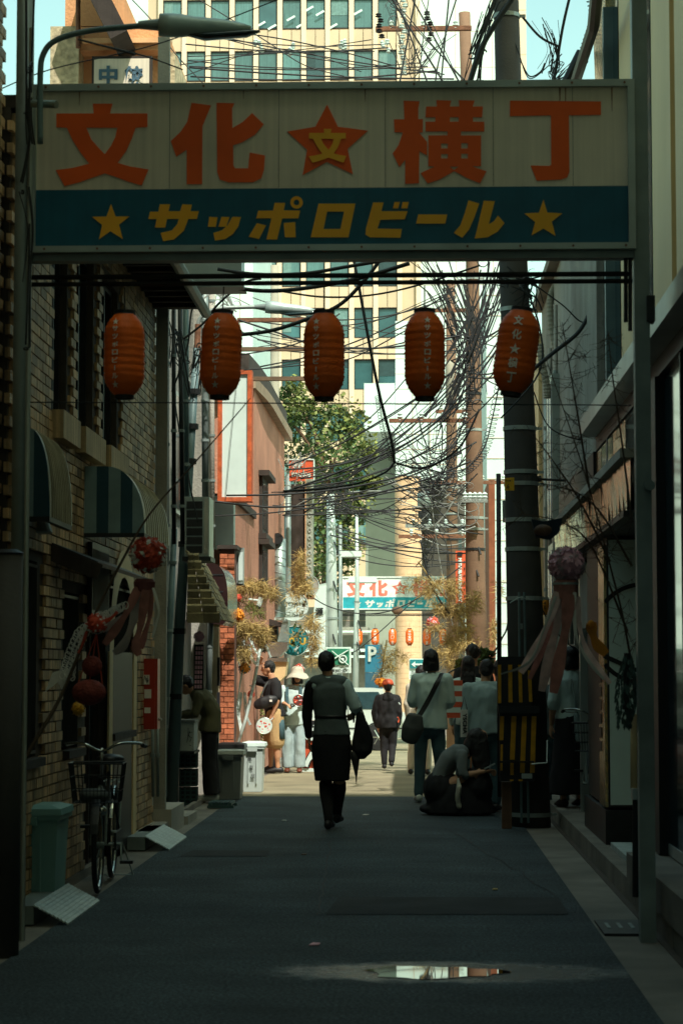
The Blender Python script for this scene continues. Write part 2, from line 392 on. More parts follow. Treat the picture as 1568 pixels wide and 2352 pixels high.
for (x0,y0,x1,y1,lab) in ((-2.0,11.5,.9,11.9,'long thin crack crossing the near asphalt'),(-2.05,16.3,1.0,16.2,'hairline joint crossing the asphalt beyond the bicycle'),(-.6,13.5,-.75,19.5,'hairline crack running along the alley centre'),(.95,14.6,.2,22.0,'wavering crack right of the centre of the alley')):
    pts = [Vector((x0+(x1-x0)*t/24+crk.gauss(0,.02),y0+(y1-y0)*t/24+crk.gauss(0,.03),.003)) for t in range(25)]; mbk = MB()
    for a_,b_ in zip(pts,pts[1:]):
        d_ = (b_-a_).normalized().cross(Vector((0,0,1)))*.006; mbk.quad(a_-d_,b_-d_,b_+d_,a_+d_)
    tag(mbk.build('road_crack', mat('crack_tar',(.012,.014,.016),.7)), lab, kind='structure')
# right gutter, kerb and raised walk
def strip(name, x0, x1, z, mt, lab, y0=6, y1=33, step=0, pieces=None):
    r = MB()
    for i in range(len(ys)-1):
        a, b = max(ys[i], y0), min(ys[i+1], y1)
        if a >= b: continue
        r.box((x0,a,gz(a)-.3),(x1,b,gz(a)+z))
    return tag(r.build(name, mt), lab, kind='structure')
pave = tag(MB().box((1.5,6,-.3),(6,40,.128)).build('pavement', M['concrete']), 'raised tiled concrete walk along the right shopfronts', kind='structure')
kb = tag(MB().box((1.38,6,-.3),(1.39,6.01,-.2)).build('kerb', M['concrete']), 'low concrete kerb stones edging the right walk', kind='structure')
KY = 6.0; ks = MB().box((1.40,-.49,-.2),(1.50,.49,.135)).mesh('kerb_stone'); ks.materials.append(M['concrete2'] if False else M['concrete'])
while KY < 30:
    o = bpy.data.objects.new('kerb_stone', ks); COL.objects.link(o); o.parent = kb; o.location = (0, KY+.5, 0); KY += 1.0
gut = tag(MB().box((1.36,6,-.3),(1.399,30,-.006)).build('gutter', M['mortar']), 'dark gutter line beside the right kerb', kind='structure')
# grating lid on right edge
gr = thing('drain_cover', 'dark metal drain cover let into the concrete by the right gate post', 'drain cover', (1.2,12.95,0))
MB().box((1.08,12.6,-.01),(1.36,13.3,.004)).build('plate', M['dark'], gr)
for k in range(4): MB().box((1.12+.07*k,12.85,.004),(1.14+.07*k,13.1,.009)).build('slot_rim', M['steel'], gr)
# left kerb strip
tag(MB().box((-2.45,12.2,-.3),(-2.40,33,.05)).build('kerb', M['concrete']), 'low concrete footing strip along the left brick wall', kind='structure')
# ================================================================ LEFT BRICK BUILDING
def openwall(mb, X, th, y0, y1, z0, z1, ops):
    Ys = sorted({y0, y1, *[o[0] for o in ops], *[o[1] for o in ops]}); Zs = sorted({z0, z1, *[o[2] for o in ops], *[o[3] for o in ops]})
    for i in range(len(Ys)-1):
        for j in range(len(Zs)-1):
            cy = (Ys[i]+Ys[i+1])/2; cz = (Zs[j]+Zs[j+1])/2
            if any(o[0] < cy < o[1] and o[2] < cz < o[3] for o in ops): continue
            mb.box((X,Ys[i],Zs[j]),(X-th if X < 0 else X+th,Ys[i+1],Zs[j+1]))
bb = thing('brick_building', 'tan brick building with tall narrow windows along the left of the alley', 'building', (WL,13,0))
OPS = [(14.5,15.1,3.25,4.6),(15.5,16.35,3.25,4.6),(16.8,17.7,3.25,4.6),(13.35,14.0,.95,2.2),(15.05,15.75,.95,2.05),(16.1,17.15,.0,2.3),(17.35,18.6,1.0,2.2),(14.0,14.3,.0,.01)]
OPS = OPS[:-1]
mb = MB(); openwall(mb, WL-.012, .3, 12.9, 20.2, -.2, 4.9, OPS); mb.build('wall', M['mortar'], bb)
brick_me = MB().box((-.02,-.1,-.0295),(.014,.1,.0295)).mesh('brick'); brick_me.materials.append(M['brick'])
cand = []
row = 0; z = .09
while z < 4.86:
    y = 12.95+(.105 if row % 2 else 0)
    while y < 20.1:
        if not any(o[0]-.02 < y+.1 and y-.1 < o[1]+.02 and o[2]-.02 < z+.03 and z-.03 < o[3]+.02 for o in OPS): cand.append((y, z))
        y += .21
    z += .069; row += 1
def vis(c):
    y, z = c; px = 950+WL*F/y; py = 1540-(z-1.5)*F/y
    hidden = px < 78 or py < 600 or (185 < px < 385 and 1060 < py < 1235) or (px < 150 and 985 < py < 1190)
    return (hidden, y)
cand.sort(key=vis)
for (y, z) in cand[:285]:
    o = bpy.data.objects.new('brick', brick_me); COL.objects.link(o); o.parent = bb; o.location = (R.uniform(-.003,.003), y-13, z)
mb = MB()
for (y, z) in cand[285:]:
    d = R.uniform(-.003,.003); mb.box((WL-.02,y-.1,z-.0295),(WL+.014+d,y+.1,z+.0295))
tag(mb.build('bricks', M['brick'], bb), kind='stuff')
for o_ in OPS:
    fr = MB(); y0,y1,z0,z1 = o_
    for a,b in (((WL-.10,y0,z0),(WL-.06,y0+.04,z1)),((WL-.10,y1-.04,z0),(WL-.06,y1,z1)),((WL-.10,y0+.04,z1-.04),(WL-.06,y1-.04,z1)),((WL-.10,y0+.04,z0),(WL-.06,y1-.04,z0+.04)),((WL-.099,(y0+y1)/2-.015,z0+.04),(WL-.055,(y0+y1)/2+.015,z1-.04))): fr.box(a, b)
    if z0 < .5: w_ = fr.build('door', M['darkwood'], bb)
    else: w_ = fr.build('window', M['dark'], bb)
    MB().box((WL-.12,y0,z0),(WL-.101,y1,z1)).build('pane', M['glass'], w_)
    if z0 > 3:
        MB().box((WL,y0-.12,z0-.2),(WL+.09,y1+.03,z0-.01)).build('sill', mat('sill_tile',(.45,.32,.17),.7,streak=.5,sc=3,coord='World',bump=.3), bb)
    elif z0 > .5:
        MB().box((WL,y0-.04,z0-.06),(WL+.05,y1+.04,z0-.005)).build('sill', M['darkwood'], bb)
# security grille on lower windows
for (y0,y1,z0,z1) in OPS[3:5]+[OPS[6]]:
    g = MB()
    k = y0+.04
    while k < y1: g.cyl((WL-.02,k,z0),(WL-.02,k,z1),.007,n=5); k += .055
    g.box((WL-.03,y0,z0+.02),(WL-.01,y1,z0+.04)); g.box((WL-.03,y0,z1-.04),(WL-.01,y1,z1-.02))
    g.build('window_grille', M['dark'], bb)
# eave with slatted soffit
e = MB(); e.box((WL-.4,12.9,4.9),(WL+.45,20.3,4.98)); rf = e.build('roof', M['darkwood'], bb)
k = 13.0
sl_me = MB().box((0,-.03,-.05),(.42,.03,0)).mesh('rafter'); sl_me.materials.append(M['darkwood'])
while k < 20.2:
    o = bpy.data.objects.new('rafter', sl_me); COL.objects.link(o); o.parent = bb; o.location = (.02, k-13, 4.9); k += .3
MB().tube([(WL+.47,12.9,4.86),(WL+.47,20.3,4.86)], .05, 8).build('gutter', M['steel'], bb)
MB().box((WL-.8,12.9,-.2),(WL-.32,20.2,4.9)).build('inner_wall', M['mortar'], bb)
# near left block (dark tall building behind the gate post)
nb = thing('brick_building', 'near tan brick block behind the left gate post, taller than the next one', 'building', (WL,11,0))
MB().box((WL-5,6,-.2),(WL-.1,12.88,9)).build('wall', M['mortar'], nb)
mb = MB(); z = .1; row = 0
while z < 8.9:
    y = 10.9+(.105 if row % 2 else 0)
    while y < 12.8: mb.box((WL-.1,y-.1,z-.0295),(WL-.04,y+.1,z+.0295)); y += .21
    z += .069; row += 1
tag(mb.build('bricks', M['brick'], nb), kind='stuff')
# awnings (quarter barrel)
def awning(lab, y0, y1, xw, xr, z0, z1, stripes, cat='awning'):
    t = thing('awning', lab, cat, (xw, y0, z0), 'curved awnings on the left wall')
    prof = [(xw, z1)]
    for i in range(0, 13):
        a = math.pi/2*i/12; prof.append((xw+(xr-xw)*(.35+.65*math.sin(a)), z0+(z1-z0)*math.cos(a)**.8 if i < 12 else z0))
    n = len(prof)
    c = MB()
    rows = [[(x, y, z) for x, z in prof] for y in (y0+.004, y1)]
    # ribbed canopy sheet with thickness
    outer = [(x, z) for x, z in prof]; inner = [(xw+(x-xw)*.96, z0+(z-z0)*.95) for x, z in prof]
    NY = max(4, int((y1-y0)/.05))
    for i in range(n-1):
        for j in range(NY):
            ya = y0+(y1-y0)*j/NY; yb = y0+(y1-y0)*(j+1)/NY
            c.quad((outer[i][0],ya,outer[i][1]),(outer[i][0],yb,outer[i][1]),(outer[i+1][0],yb,outer[i+1][1]),(outer[i+1][0],ya,outer[i+1][1]))
            c.quad((inner[i+1][0],ya,inner[i+1][1]),(inner[i+1][0],yb,inner[i+1][1]),(inner[i][0],yb,inner[i][1]),(inner[i][0],ya,inner[i][1]))
    for i in range(n-1):
        for yy in (y0, y1): c.quad((outer[i][0],yy,outer[i][1]),(outer[i+1][0],yy,outer[i+1][1]),(inner[i+1][0],yy,inner[i+1][1]),(inner[i][0],yy,inner[i][1]))
    cn = c.build('canopy', M['canopy'], t, smooth=False)
    ribs = MB()
    for j in range(1, 12, 1):
        y = y0+(y1-y0)*j/12
        ribs.tube([(x, y, z) for x, z in outer[1:]], .008, 5)
    ribs.build('rib', M['canopy'], cn)
    # end panel in vertical stripes
    def ztop(x):
        for i in range(n-1):
            if prof[i][0] <= x <= prof[i+1][0]:
                k = (x-prof[i][0])/max(prof[i+1][0]-prof[i][0],1e-6); return prof[i][1]+(prof[i+1][1]-prof[i][1])*k
        return z0
    K = stripes
    for s_ in range(K):
        xa = xw+(xr-xw)*s_/K; xb = xw+(xr-xw)*(s_+1)/K-.0005; pp = [(xa, z0)]+[(xb, z0)]+[(xa+(xb-xa)*q/6, ztop(xa+(xb-xa)*q/6)) for q in range(6,-1,-1)]
        MB().prism(pp, lambda u,v,w_: (u, y0-.004-w_, v), .01).build('end_panel', M['navy'] if s_ % 2 else M['awnpale'], t)
    MB().box((xw,y0-.02,z0-.03),(xr,y0+.01,z0)).box((xr-.03,y0+.012,z0-.03),(xr,y1,z0)).build('bottom_rail', M['dark'], t)
    return t
awning('blue and pale striped barrel awning between two windows on the brick wall', 15.8, 17.4, WL+.02, -1.96, 2.5, 2.99, 5)
awning('dark blue barrel awning with streaked canopy just behind the left gate post', 13.1, 13.95, WL+.02, -2.20, 2.43, 2.97, 2)
# ================================================================ LEFT GREY BUILDING (L2) Y 20.2-27.6
l2 = thing('grey_building', 'weathered grey stucco building hung with pipes beyond the brick one', 'building', (WL,24,0))
MB().box((WL-4,20.25,-.2),(WL-.33,27.4,6.2)).box((WL-4,26.9,-.2),(WL-.1,27.4,6.2)).build('wall', M['greywall'], l2)
MB().box((WL-.33,23.3,.0),(WL-.30,24.1,2.2)).build('door', M['darkwood'], l2)
MB().box((WL-.33,25.2,.0),(WL-.30,26.6,2.1)).build('door', M['black'], l2)
for (ya,yb,za,zb) in ((23.2,23.8,3.3,4.6),(24.6,25.6,3.3,4.7),(25.2,26.6,5.0,6.0)):
    f_ = MB().box((WL-.33,ya,za),(WL-.29,yb,zb)).build('window', M['alu'], l2)
    MB().box((WL-.29,ya+.05,za+.05),(WL-.285,yb-.05,zb-.05)).build('pane', M['glass'], f_)
pl = thing('corner_pilaster', 'pale square strip running up the corner where the brick wall ends', 'pilaster', (-2.38,20.3,0))
MB().box((-2.41,20.21,0),(-2.30,20.29,7.5)).build('strip', M['concrete2'], pl)
# pipes
def pipe(x0,y0,x1,y1,Y,r,m_,lab,cat='pipe',group='pipes on the left wall', clips=4):
    a = P(x0,y0,Y); b = P(x1,y1,Y)
    t = thing('drain_pipe', lab, cat, (b.x,b.y,b.z), group)
    MB().cyl(a, b, r, n=10).build('pipe', M[m_], t, smooth=True)
    for k in range(clips):
        c = a.lerp(b, (k+.5)/clips)
        MB().lathe(c, [(r+.001,-.015),(r+.009,-.015),(r+.009,.015),(r+.001,.015)], 10).build('clip', M['steel'], t)
    return t
pipe(372,560,378,1830,20.9,.028,'tealpaint','grey pipe just right of the pale corner strip')
pipe(385,560,384,1300,21.2,.018,'wirepale','thin pale pipe on grey stucco right of the corner strip')
pipe(399,560,400,1250,21.6,.022,'dark','thin dark pipe in the middle of the grey stucco')
pipe(412,560,420,1250,22,.024,'dark','dark conduit left of the leaning lamp pole')
pipe(427,560,428,1140,22.4,.03,'tealpaint','teal downpipe behind the lamp pole, above the louvred unit')
pipe(470,600,472,1150,25.2,.04,'steel','steel downpipe at the far corner of the grey wall', clips=6)
pipe(486,640,488,1260,26.8,.032,'concrete2','cream drainpipe left of the white signboard', clips=6)
pipe(324,950,330,1160,19.4,.02,'steel','short elbow pipe at the far end of the brick wall', clips=2)
pipe(350,1640,352,1830,19.9,.014,'steel','thin pipe beneath the red box, left one', clips=1)
pipe(361,1640,363,1830,20,.014,'steel','thin pipe beneath the red box, right one', clips=1)
pipe(401,1215,372,1840,21.8,.03,'tealpaint','slanting teal pipe left of the lamp pole, reaching the ground', clips=4)
pipe(487,1330,478,1640,25.8,.035,'steel','grey pipe beside the dark barrel awning', clips=3)
# cable clutter by the pipes
def wirebundle(name, lab, pxs, Y, n, r, seed, m_='rubber', cat='cable tangle', spread=10):
    q = random.Random(seed); mb = MB()
    for i in range(n):
        ox, oy, oz = q.gauss(0,spread*.8), q.gauss(0,spread*.9), q.uniform(-.3,.3); rr_ = r*q.uniform(.5,1.5)
        if q.random() < .3:          # a loop of spare cable
            c = q.choice(pxs); R0 = q.uniform(.5,1.1)*spread*.9; e = q.uniform(.5,1.4); ph = q.uniform(0,6)
            pts = [P(c[0]+ox+R0*math.cos(ph+a),c[1]+oy+R0*e*math.sin(ph+a),Y+oz+.02*a) for a in [k*.5 for k in range(q.randint(9,14))]]; mb.tube(pts, rr_*.8, 4); continue
        a = q.randint(0,1); b = len(pxs)-q.randint(0,1) if len(pxs)-a > 2 else len(pxs); pts = []
        seg = pxs[a:b] if b-a > 1 else pxs
        for k,(bx,by) in enumerate(seg):
            end = k in (0,len(seg)-1); pts.append(P(bx+ox*(2 if end else 1)+q.gauss(0,spread*.35),by+oy+q.gauss(0,spread*.4)+(abs(q.gauss(0,spread*.6)) if not end else 0),Y+oz))
        mb.tube(crv(pts, 8), rr_, 4)
    o = mb.build(name, M[m_]); tag(o, lab, cat, kind='stuff'); return o
wirebundle('cable_tangle','knot of dark cables around the pipes left of the second lantern',[(395,690),(402,760),(420,830),(430,900)],21.5,16,.008,3)
wirebundle('cable_tangle','loops of thin wire round the top of the lamp pole',[(400,810),(440,850),(460,800),(455,900)],23,14,.006,4)
wirebundle('cable_tangle','snarl of pale wires above the second lantern',[(485,700),(505,670),(530,700),(500,720)],24.5,18,.008,5,'wirepale')
# louvred AC unit
def box_unit(name, lab, px0, py0, px1, py1, Y, depth, cat, m_='alu', louv=6):
    a = P(px0,py1,Y); b = P(px1,py0,Y)
    t = thing(name, lab, cat, (a.x,a.y,a.z))
    MB().box((a.x,Y,a.z),(b.x,Y+depth,b.z)).build('casing', M[m_], t)
    h = (b.z-a.z); w_ = b.x-a.x
    for k in range(louv):
        z0 = a.z+h*(.05+.9*k/louv); MB().box((a.x+w_*.08,Y-.008,z0),(b.x-w_*.28,Y-.002,z0+h*.9/louv*.82)).build('louvre', M['black'], t)
    MB().box((b.x-w_*.2,Y-.006,a.z+.02),(b.x-w_*.05,Y-.002,b.z-.02)).build('side_panel', M['concrete2'], t)
    MB().box((a.x-.02,Y-.03,a.z-.05),(b.x+.02,Y+depth,a.z-.002)).build('bracket', M['dark'], t)
    return t
box_unit('air_conditioner','grey louvred air conditioner unit mounted high on the grey wall',424,1141,481,1278,23.4,.5,'air conditioner')
bx = thing('equipment_box','flat grey steel box high on the wall under the gate beam','box',(-2.5,20,4.8))
MB().box((-2.28,20.32,P(0,654,20.3).z),(-1.62,20.7,5.6)).build('casing', M['alu'], bx); MB().box((-2.30,20.30,P(0,654,20.3).z-.03),(-1.60,20.72,P(0,654,20.3).z-.002)).build('lip', M['steel'], bx)
# shingled little roof
sr = thing('shingled_canopy','small steep canopy clad in weathered brown shingles over a doorway','canopy',P(440,1430,24.3))
a0 = P(432,1288,24.2); a1 = P(450,1432,24.2)
shm = None
for r_ in range(9):
    for c_ in range(5):
        t_ = r_/9; x = WL+.03+.33*t_; z = a0.z-(a0.z-a1.z)*t_; yy = 23.3+.36*c_
        if shm is None:
            mb_ = MB().obox((0,0,0),(.03,0,-.055),(0,.17,0),(.008,0,.004)); shm = mb_.mesh('shingle'); shm.materials.append(M['shingle'])
        o = bpy.data.objects.new('shingle', shm); COL.objects.link(o); o.parent = sr; o.location = Vector((x+R.uniform(-.005,.005), yy+(.17 if r_%2 else 0), z))-sr.location
# end face of the canopy as seen from the street, shingle rows across
for r_ in range(9):
    t_ = r_/9; z = a0.z-(a0.z-a1.z)*(t_+.05); wd = .12+.26*t_
    for c_ in range(2):
        x0 = WL+.02+wd*c_/2+.0; MB().obox((x0+wd/4,23.1-.02*(r_%2)-.1*t_,z),(wd/4-.003,0,0),(0,.012,.012),(0,-.012,.05)).build('shingle', M['shingle'], sr)
MB().box((WL,23.14,a1.z),(WL+.36,23.2,a1.z+.1)).build('fascia', M['darkwood'], sr)
# dark barrel awning further on
def dark_awning():
    t = thing('awning','black barrel awning with glossy curved side where the sunlight begins','awning',P(480,1435,25.6),'curved awnings on the left wall')
    c = MB(); Y0, Y1 = 25.6, 27.0; pr = []
    for i in range(11):
        a = math.pi/2*i/10; pr.append((P(480,0,Y0).x+.255*math.sin(a)**.7, P(0,1400,Y0).z+.55*math.cos(a)**.6))
    pr += [(pr[-1][0]-.01, P(0,1425,Y0).z), (pr[-1][0]-.06, P(0,1436,Y0).z), (P(480,0,Y0).x, P(0,1430,Y0).z)]
    c.prism(pr, lambda u,v,w_: (u,Y0+w_,v), Y1-Y0); c.build('canopy', mat('awning_black',(.03,.014,.014),.25,bump=.1,coat=.4), t)
    for k in range(3): MB().box((pr[0][0]+.02,Y0-.008,pr[0][1]-.15-.2*k),(pr[0][0]+.2,Y0-.002,pr[0][1]-.135-.2*k)).build('frame_bar', M['dark'], t)
dark_awning()
# red box
rb = thing('fire_box','red metal cabinet with torn stickers on the left wall','cabinet',P(335,1675,19.4))
a = P(309,1675,19.4); b = P(357,1513,19.4)
MB().box((a.x,19.4,a.z),(b.x,19.62,b.z)).build('door', M['firered'], rb); MB().box((b.x,19.41,a.z),(b.x+.02,19.61,b.z)).build('edge', M['firered'], rb)
for (x0,y0,x1,y1) in ((328,1550,344,1572),(332,1583,348,1604),(332,1625,346,1638)):
    p = P(x0,y1,19.4); q = P(x1,y0,19.4); MB().box((p.x,19.394,p.z),(q.x,19.398,q.z)).build('sticker', M['paperwhite'], rb)
stk = MB()
for k in range(9):
    p = P(329+R.uniform(0,13),1552+R.uniform(0,18),19.392); q = P(329+R.uniform(0,13),1552+R.uniform(0,18),19.392); stk.cyl(p,q,.002,n=4)
stk.build('scribble', M['black'], rb)
MB().cyl(P(364,1652,19.5),P(372,1652,19.5),.015).build('handle', M['stainless'], rb)
# concrete steps
for (y0,y1,x1,z1,lab) in ((20.2,21.3,-2.24,.22,'upper concrete doorstep left of the lamp pole'),(18.95,20.18,-2.27,.11,'lower broken concrete doorstep behind the bicycle'),(21.5,22.4,-2.22,.07,'flat concrete block at the foot of the lamp pole')):
    t = MB().box((WL-.02,y0,-.05),(x1,y1,z1)).build('doorstep', M['concrete2']); tag(t, lab, 'doorstep', 'concrete doorsteps by the left wall')
# small porch roof on brick wall, notice boards
pr = thing('porch_roof','small dark sloping porch roof over a brick wall door','porch roof',W(100,1260,WL+.2))
p0 = Vector((WL,14.3,2.25)); 
MB().obox((WL+.15,15.9,2.28),(.17,0,-.07),(0,1.5,0),(.005,0,.012)).build('sheet', M['dark'], pr); MB().obox((WL+.17,14.38,2.22),(.17,0,-.07),(0,.01,0),(.02,0,.05)).build('side', M['darkwood'], pr)
wl = thing('wall_lamp','pale conical lamp hood on the near brick wall','lamp',W(85,1220,WL+.15))
MB().lathe(P(90,1215,13.9),[(.015,.11),(.05,.09),(.09,-.02),(.085,-.03)],16).build('lamp_shade', M['alu'], wl); MB().cyl(P(90,1215,13.9)+Vector((0,0,.1)),P(62,1190,13.9),.012).build('arm', M['dark'], wl)
nbd = thing('notice_board','framed dark notice board on the brick wall above the bicycle','notice board',W(255,1330,WL))
MB().box((WL+.015,16.0,1.9),(WL+.05,16.9,2.45)).build('frame', M['dark'], nbd); MB().box((WL+.05,16.05,1.95),(WL+.054,16.85,2.4)).build('sheet', M['concrete'], nbd)
arch = thing('arched_niche','plastered arch round a dark doorway in the brick wall','arch',(WL,17.7,0))
am = MB(); 
for i in range(12):
    a1_=math.pi*i/12; a2_=math.pi*(i+1)/12; c=(17.95,1.65)
    am.quad((WL+.03,c[0]+.62*math.cos(a1_),c[1]+.62*math.sin(a1_)),(WL+.03,c[0]+.62*math.cos(a2_),c[1]+.62*math.sin(a2_)),(WL+.03,c[0]+.85*math.cos(a2_),c[1]+.85*math.sin(a2_)),(WL+.03,c[0]+.85*math.cos(a1_),c[1]+.85*math.sin(a1_)))
am.build('arch_band', M['cream'], arch); MB().box((WL+.015,17.33,0),(WL+.02,18.57,1.65)).build('door', M['black'], arch)
for s_ in (17.1,18.6): MB().box((WL+.015,s_,0),(WL+.03,s_+.2,1.65)).build('jamb', M['cream'], arch)
# ================================================================ PINK BUILDING, WHITE WALL, PANEL
pk = thing('pink_building','salmon pink stucco building with a dark curved eave in the sun','building',(-2.4,33,0))
def xf(Y): return P(540,0,28.2).x + (P(655,0,38.5).x-P(540,0,28.2).x)*(Y-28.2)/(38.5-28.2)
ppk = [(xf(31.6),31.6),(xf(38.5),38.5),(-9,38.5),(-9,31.6)]; pan = [(xf(28.2),28.2),(xf(31.6),31.598),(-9,31.598),(-9,28.2)]
MB().prism(pan, lambda u,v,w_: (u,v,w_), 3.7).build('annex_wall', M['pinkwall'], pk); MB().prism([(x+.04,y) for x,y in pan], lambda u,v,w_: (u,v,3.702+w_), .1).build('annex_roof', M['darkwood'], pk)
zt = P(0,958,35).z
MB().prism(ppk, lambda u,v,w_: (u,v,w_), zt).build('wall', M['pinkwall'], pk)
e1 = [(xf(31.4)-.5,31.3),(xf(31.8)+.03,31.5),(xf(33)+.10,33.0),(xf(34)+.12,34),(xf(38.9)+.12,38.9),(-9,38.9),(-9,31.3)]
MB().prism(e1, lambda u,v,w_: (u,v,zt+w_), .16).build('eave', mat('eave_tan',(.3,.22,.15),.8), pk)
e2 = [(x-.1 if x > -8 else x, y) for x, y in e1]
MB().prism(e2, lambda u,v,w_: (u,v,zt+.16+w_), .35).build('roof', M['darkwood'], pk)
for (pa,pb,ya,yb) in ((597,607,1100,1230),(597,606,1255,1350)):
    q0 = W(pa,ya,xf(33)); yy0 = 11500
    Ya = 33.0; y0_ = 32.6; y1_ = 33.9
    za = P(0,ya,33).z; zb = P(0,yb,33).z
    f_ = MB().box((xf(33)-.1,y0_,zb),(xf(33)+.05,y1_,za)).build('window', M['darkwood'], pk); MB().box((xf(33)+.05,y0_+.08,zb+.08),(xf(33)+.056,y1_-.08,za-.08)).build('pane', M['glass'], f_)
    MB().box((xf(33)-.1,y0_-.1,za),(xf(33)+.16,y1_+.1,za+.08)).build('lintel', M['darkwood'], pk)
    MB().box((xf(33)-.1,y0_-.1,zb-.08),(xf(33)+.12,y1_+.1,zb)).build('sill', M['darkwood'], pk)
fw = MB().box(P(541,1345,28.15),P(560,1258,28.05)).build('window', M['alu'], pk); MB().box(P(548,1340,28.04),P(558,1268,28.03)).build('pane', M['white'], fw)
ww = thing('white_wall','sunlit white rendered wall strip beneath the tall blank signboard','wall',(-2.4,28,0))
MB().box((P(498,0,27.9).x,27.9,P(0,1262,27.9).z),(P(541,0,27.9).x,28.15,P(0,1140,27.9).z)).build('face', M['white'], ww)
sb = thing('blank_signboard','tall blank white signboard in a peeling red frame, jutting from the left','signboard',P(540,1150,27.6))
Yb = 27.5; a = P(500,1152,Yb); b = P(579,850,Yb); fwd = .055
MB().box((a.x+fwd,Yb,a.z+fwd),(b.x-fwd,Yb+.2,b.z-fwd)).build('face', M['white'], sb)
for q,w_ in (((a.x,a.z),(a.x+fwd,b.z)),((b.x-fwd,a.z),(b.x,b.z)),((a.x+fwd,a.z),(b.x-fwd,a.z+fwd)),((a.x+fwd,b.z-fwd),(b.x-fwd,b.z))):
    MB().box((q[0],Yb-.03,q[1]),(w_[0],Yb+.22,w_[1])).build('frame', mat('peeling_red',(.5,.1,.03),.7,sc=12,var=.4), sb)
MB().tube(crv([P(545,870,Yb-.05),P(532,1000,Yb-.06),P(518,1150,Yb-.05)]),.004,4).build('wire', M['rubber'], sb)
# lattice beams that hold the signboard
for i,(y_,xa,xb) in enumerate(((735,545,735),(802,548,712),(870,575,735))):
    a = P(xa,y_-5,29); b = P(xb,y_+5,29.08)
    tag(MB().box(a,b).build('steel_beam', M['rust'] if i<1 else mat('beam_brown',(.16,.1,.06),.7)), ['highest','middle','lowest'][i]+' of the three rusty beams between lantern two and three','beam','rusty beams behind the lanterns')
# brick column in the sun
bc = thing('brick_column','red brick pier standing in the sun behind the bins','pier',(P(525,0,27.7).x,27.7,0))
xa, xb = P(510,0,27.5).x, P(544,0,27.5).x; ztop = P(0,1262,27.5).z
MB().box((xa+.008,27.51,0),(xb-.008,27.9,ztop)).build('core', M['redmortar'], bc)
z = .035; row = 0
bme = MB().box((0,0,0),(1,.03,.058)).mesh('brick'); bme.materials.append(M['redbrick'])
while z < ztop-.06:
    sp = [0,.55,1.] if row % 2 else [0,.32,1.]
    for i in range(2):
        x0 = xa+(xb-xa)*sp[i]+.004; x1 = xa+(xb-xa)*sp[i+1]-.004
        o = bpy.data.objects.new('brick', bme); COL.objects.link(o); o.parent = bc; o.location = Vector((x0,27.49+R.uniform(-.006,.002),z))-bc.location; o.scale = (x1-x0,1,1)
    z += .067; row += 1
MB().box((xa-.03,27.45,ztop),(xb+.03,27.95,ztop+.05)).build('cap', M['darkwood'], bc)
cr = thing('panelled_wall','cream wall panel with dark door strip, dappled by bamboo shadow','wall',(P(495,0,27.2).x,27.2,0))
MB().box((P(484,0,27.2).x,27.2,0),(P(508,0,27.2).x,27.4,P(0,1440,27.2).z)).build('panel', M['beigecloth'] if False else mat('cream_panel',(.5,.42,.28),.7), cr)
for k in range(2): MB().box((P(505,0,27.1).x,27.1,P(0,1655-80*k,27.1).z),(P(511,0,27.1).x,27.18,P(0,1590-80*k,27.1).z)).build('door_strip', M['black'], cr)
# ================================================================ ORANGE BUILDING top left (sunlit)
ob_ = thing('orange_building','orange stucco building with white sign high at upper left','building',(-4,26,0))
Yo = 26.5
def bxp(x0,y0,x1,y1,Y0,Y1,name,m_,par):
    a = P(x0,y1,Y0); b = P(x1,y0,Y0); return MB().box((a.x,Y0,a.z),(b.x,Y1,b.z)).build(name, M[m_] if isinstance(m_, str) else m_, par)
bxp(113,60,182,420,26.2,30,'roughcast_wall','roughcast',ob_); bxp(150,-60,265,60,26.6,30,'upper_wall','orangewall',ob_)
bxp(183,60,380,420,26.6,30,'wall','orangewall',ob_); bxp(183,100,375,116,26.3,26.59,'cornice','orangewall',ob_); bxp(190,86,368,99,26.25,26.59,'cornice',mat('cornice_pale',(.8,.45,.22),.8),ob_)
MB().obox(P(240,15,26),( .25,0,-.5),(0,.5,0),(.1,0,.05)).build('eave', M['darkwood'], ob_); bxp(385,120,402,420,26.65,30,'roughcast_wall','roughcast',ob_)
s_ = thing('shop_sign','small white sign with two blue brush characters on the orange wall','sign',P(280,200,26.2))
bxp(211,128,349,205,26.2,26.3,'frame','darkwood',s_); bxp(216,134,343,205,26.17,26.199,'face','sign_white',s_)
for ch,xc in (('中',249),('餃',308)):
    text(ch,P(xc,173,26.16),.23,.24,mat('ink_blue',(.06,.12,.17),.6,bump=0),'character',s_,bold=.035)
MB().cyl(P(180,0,26.0),P(180,110,26.0),.03).build('drain_pipe', M['rust'], ob_)
# ================================================================ FAR BUILDINGS
mat('blind_teal',(.13,.24,.23),.7,streak=.2); mat('blind_dark',(.02,.05,.055),.4)
Yt = 150.0; sc_ = Yt/F
bt = thing('office_tower','tall beige tiled office building with rows of dark teal windows behind the alley','building',(P(650,0,Yt).x,Yt,0))
xL, xR = P(341,0,Yt).x, P(959,0,Yt).x; zt_ = P(0,-160,Yt).z
MB().box((xL,Yt,-3),(xR,Yt+25,zt_)).build('wall', M['beige'], bt)
bay = 54.6; fl = 117.6

pxs = [370+54.6*k for k in range(-1, 12)]            # pier centres
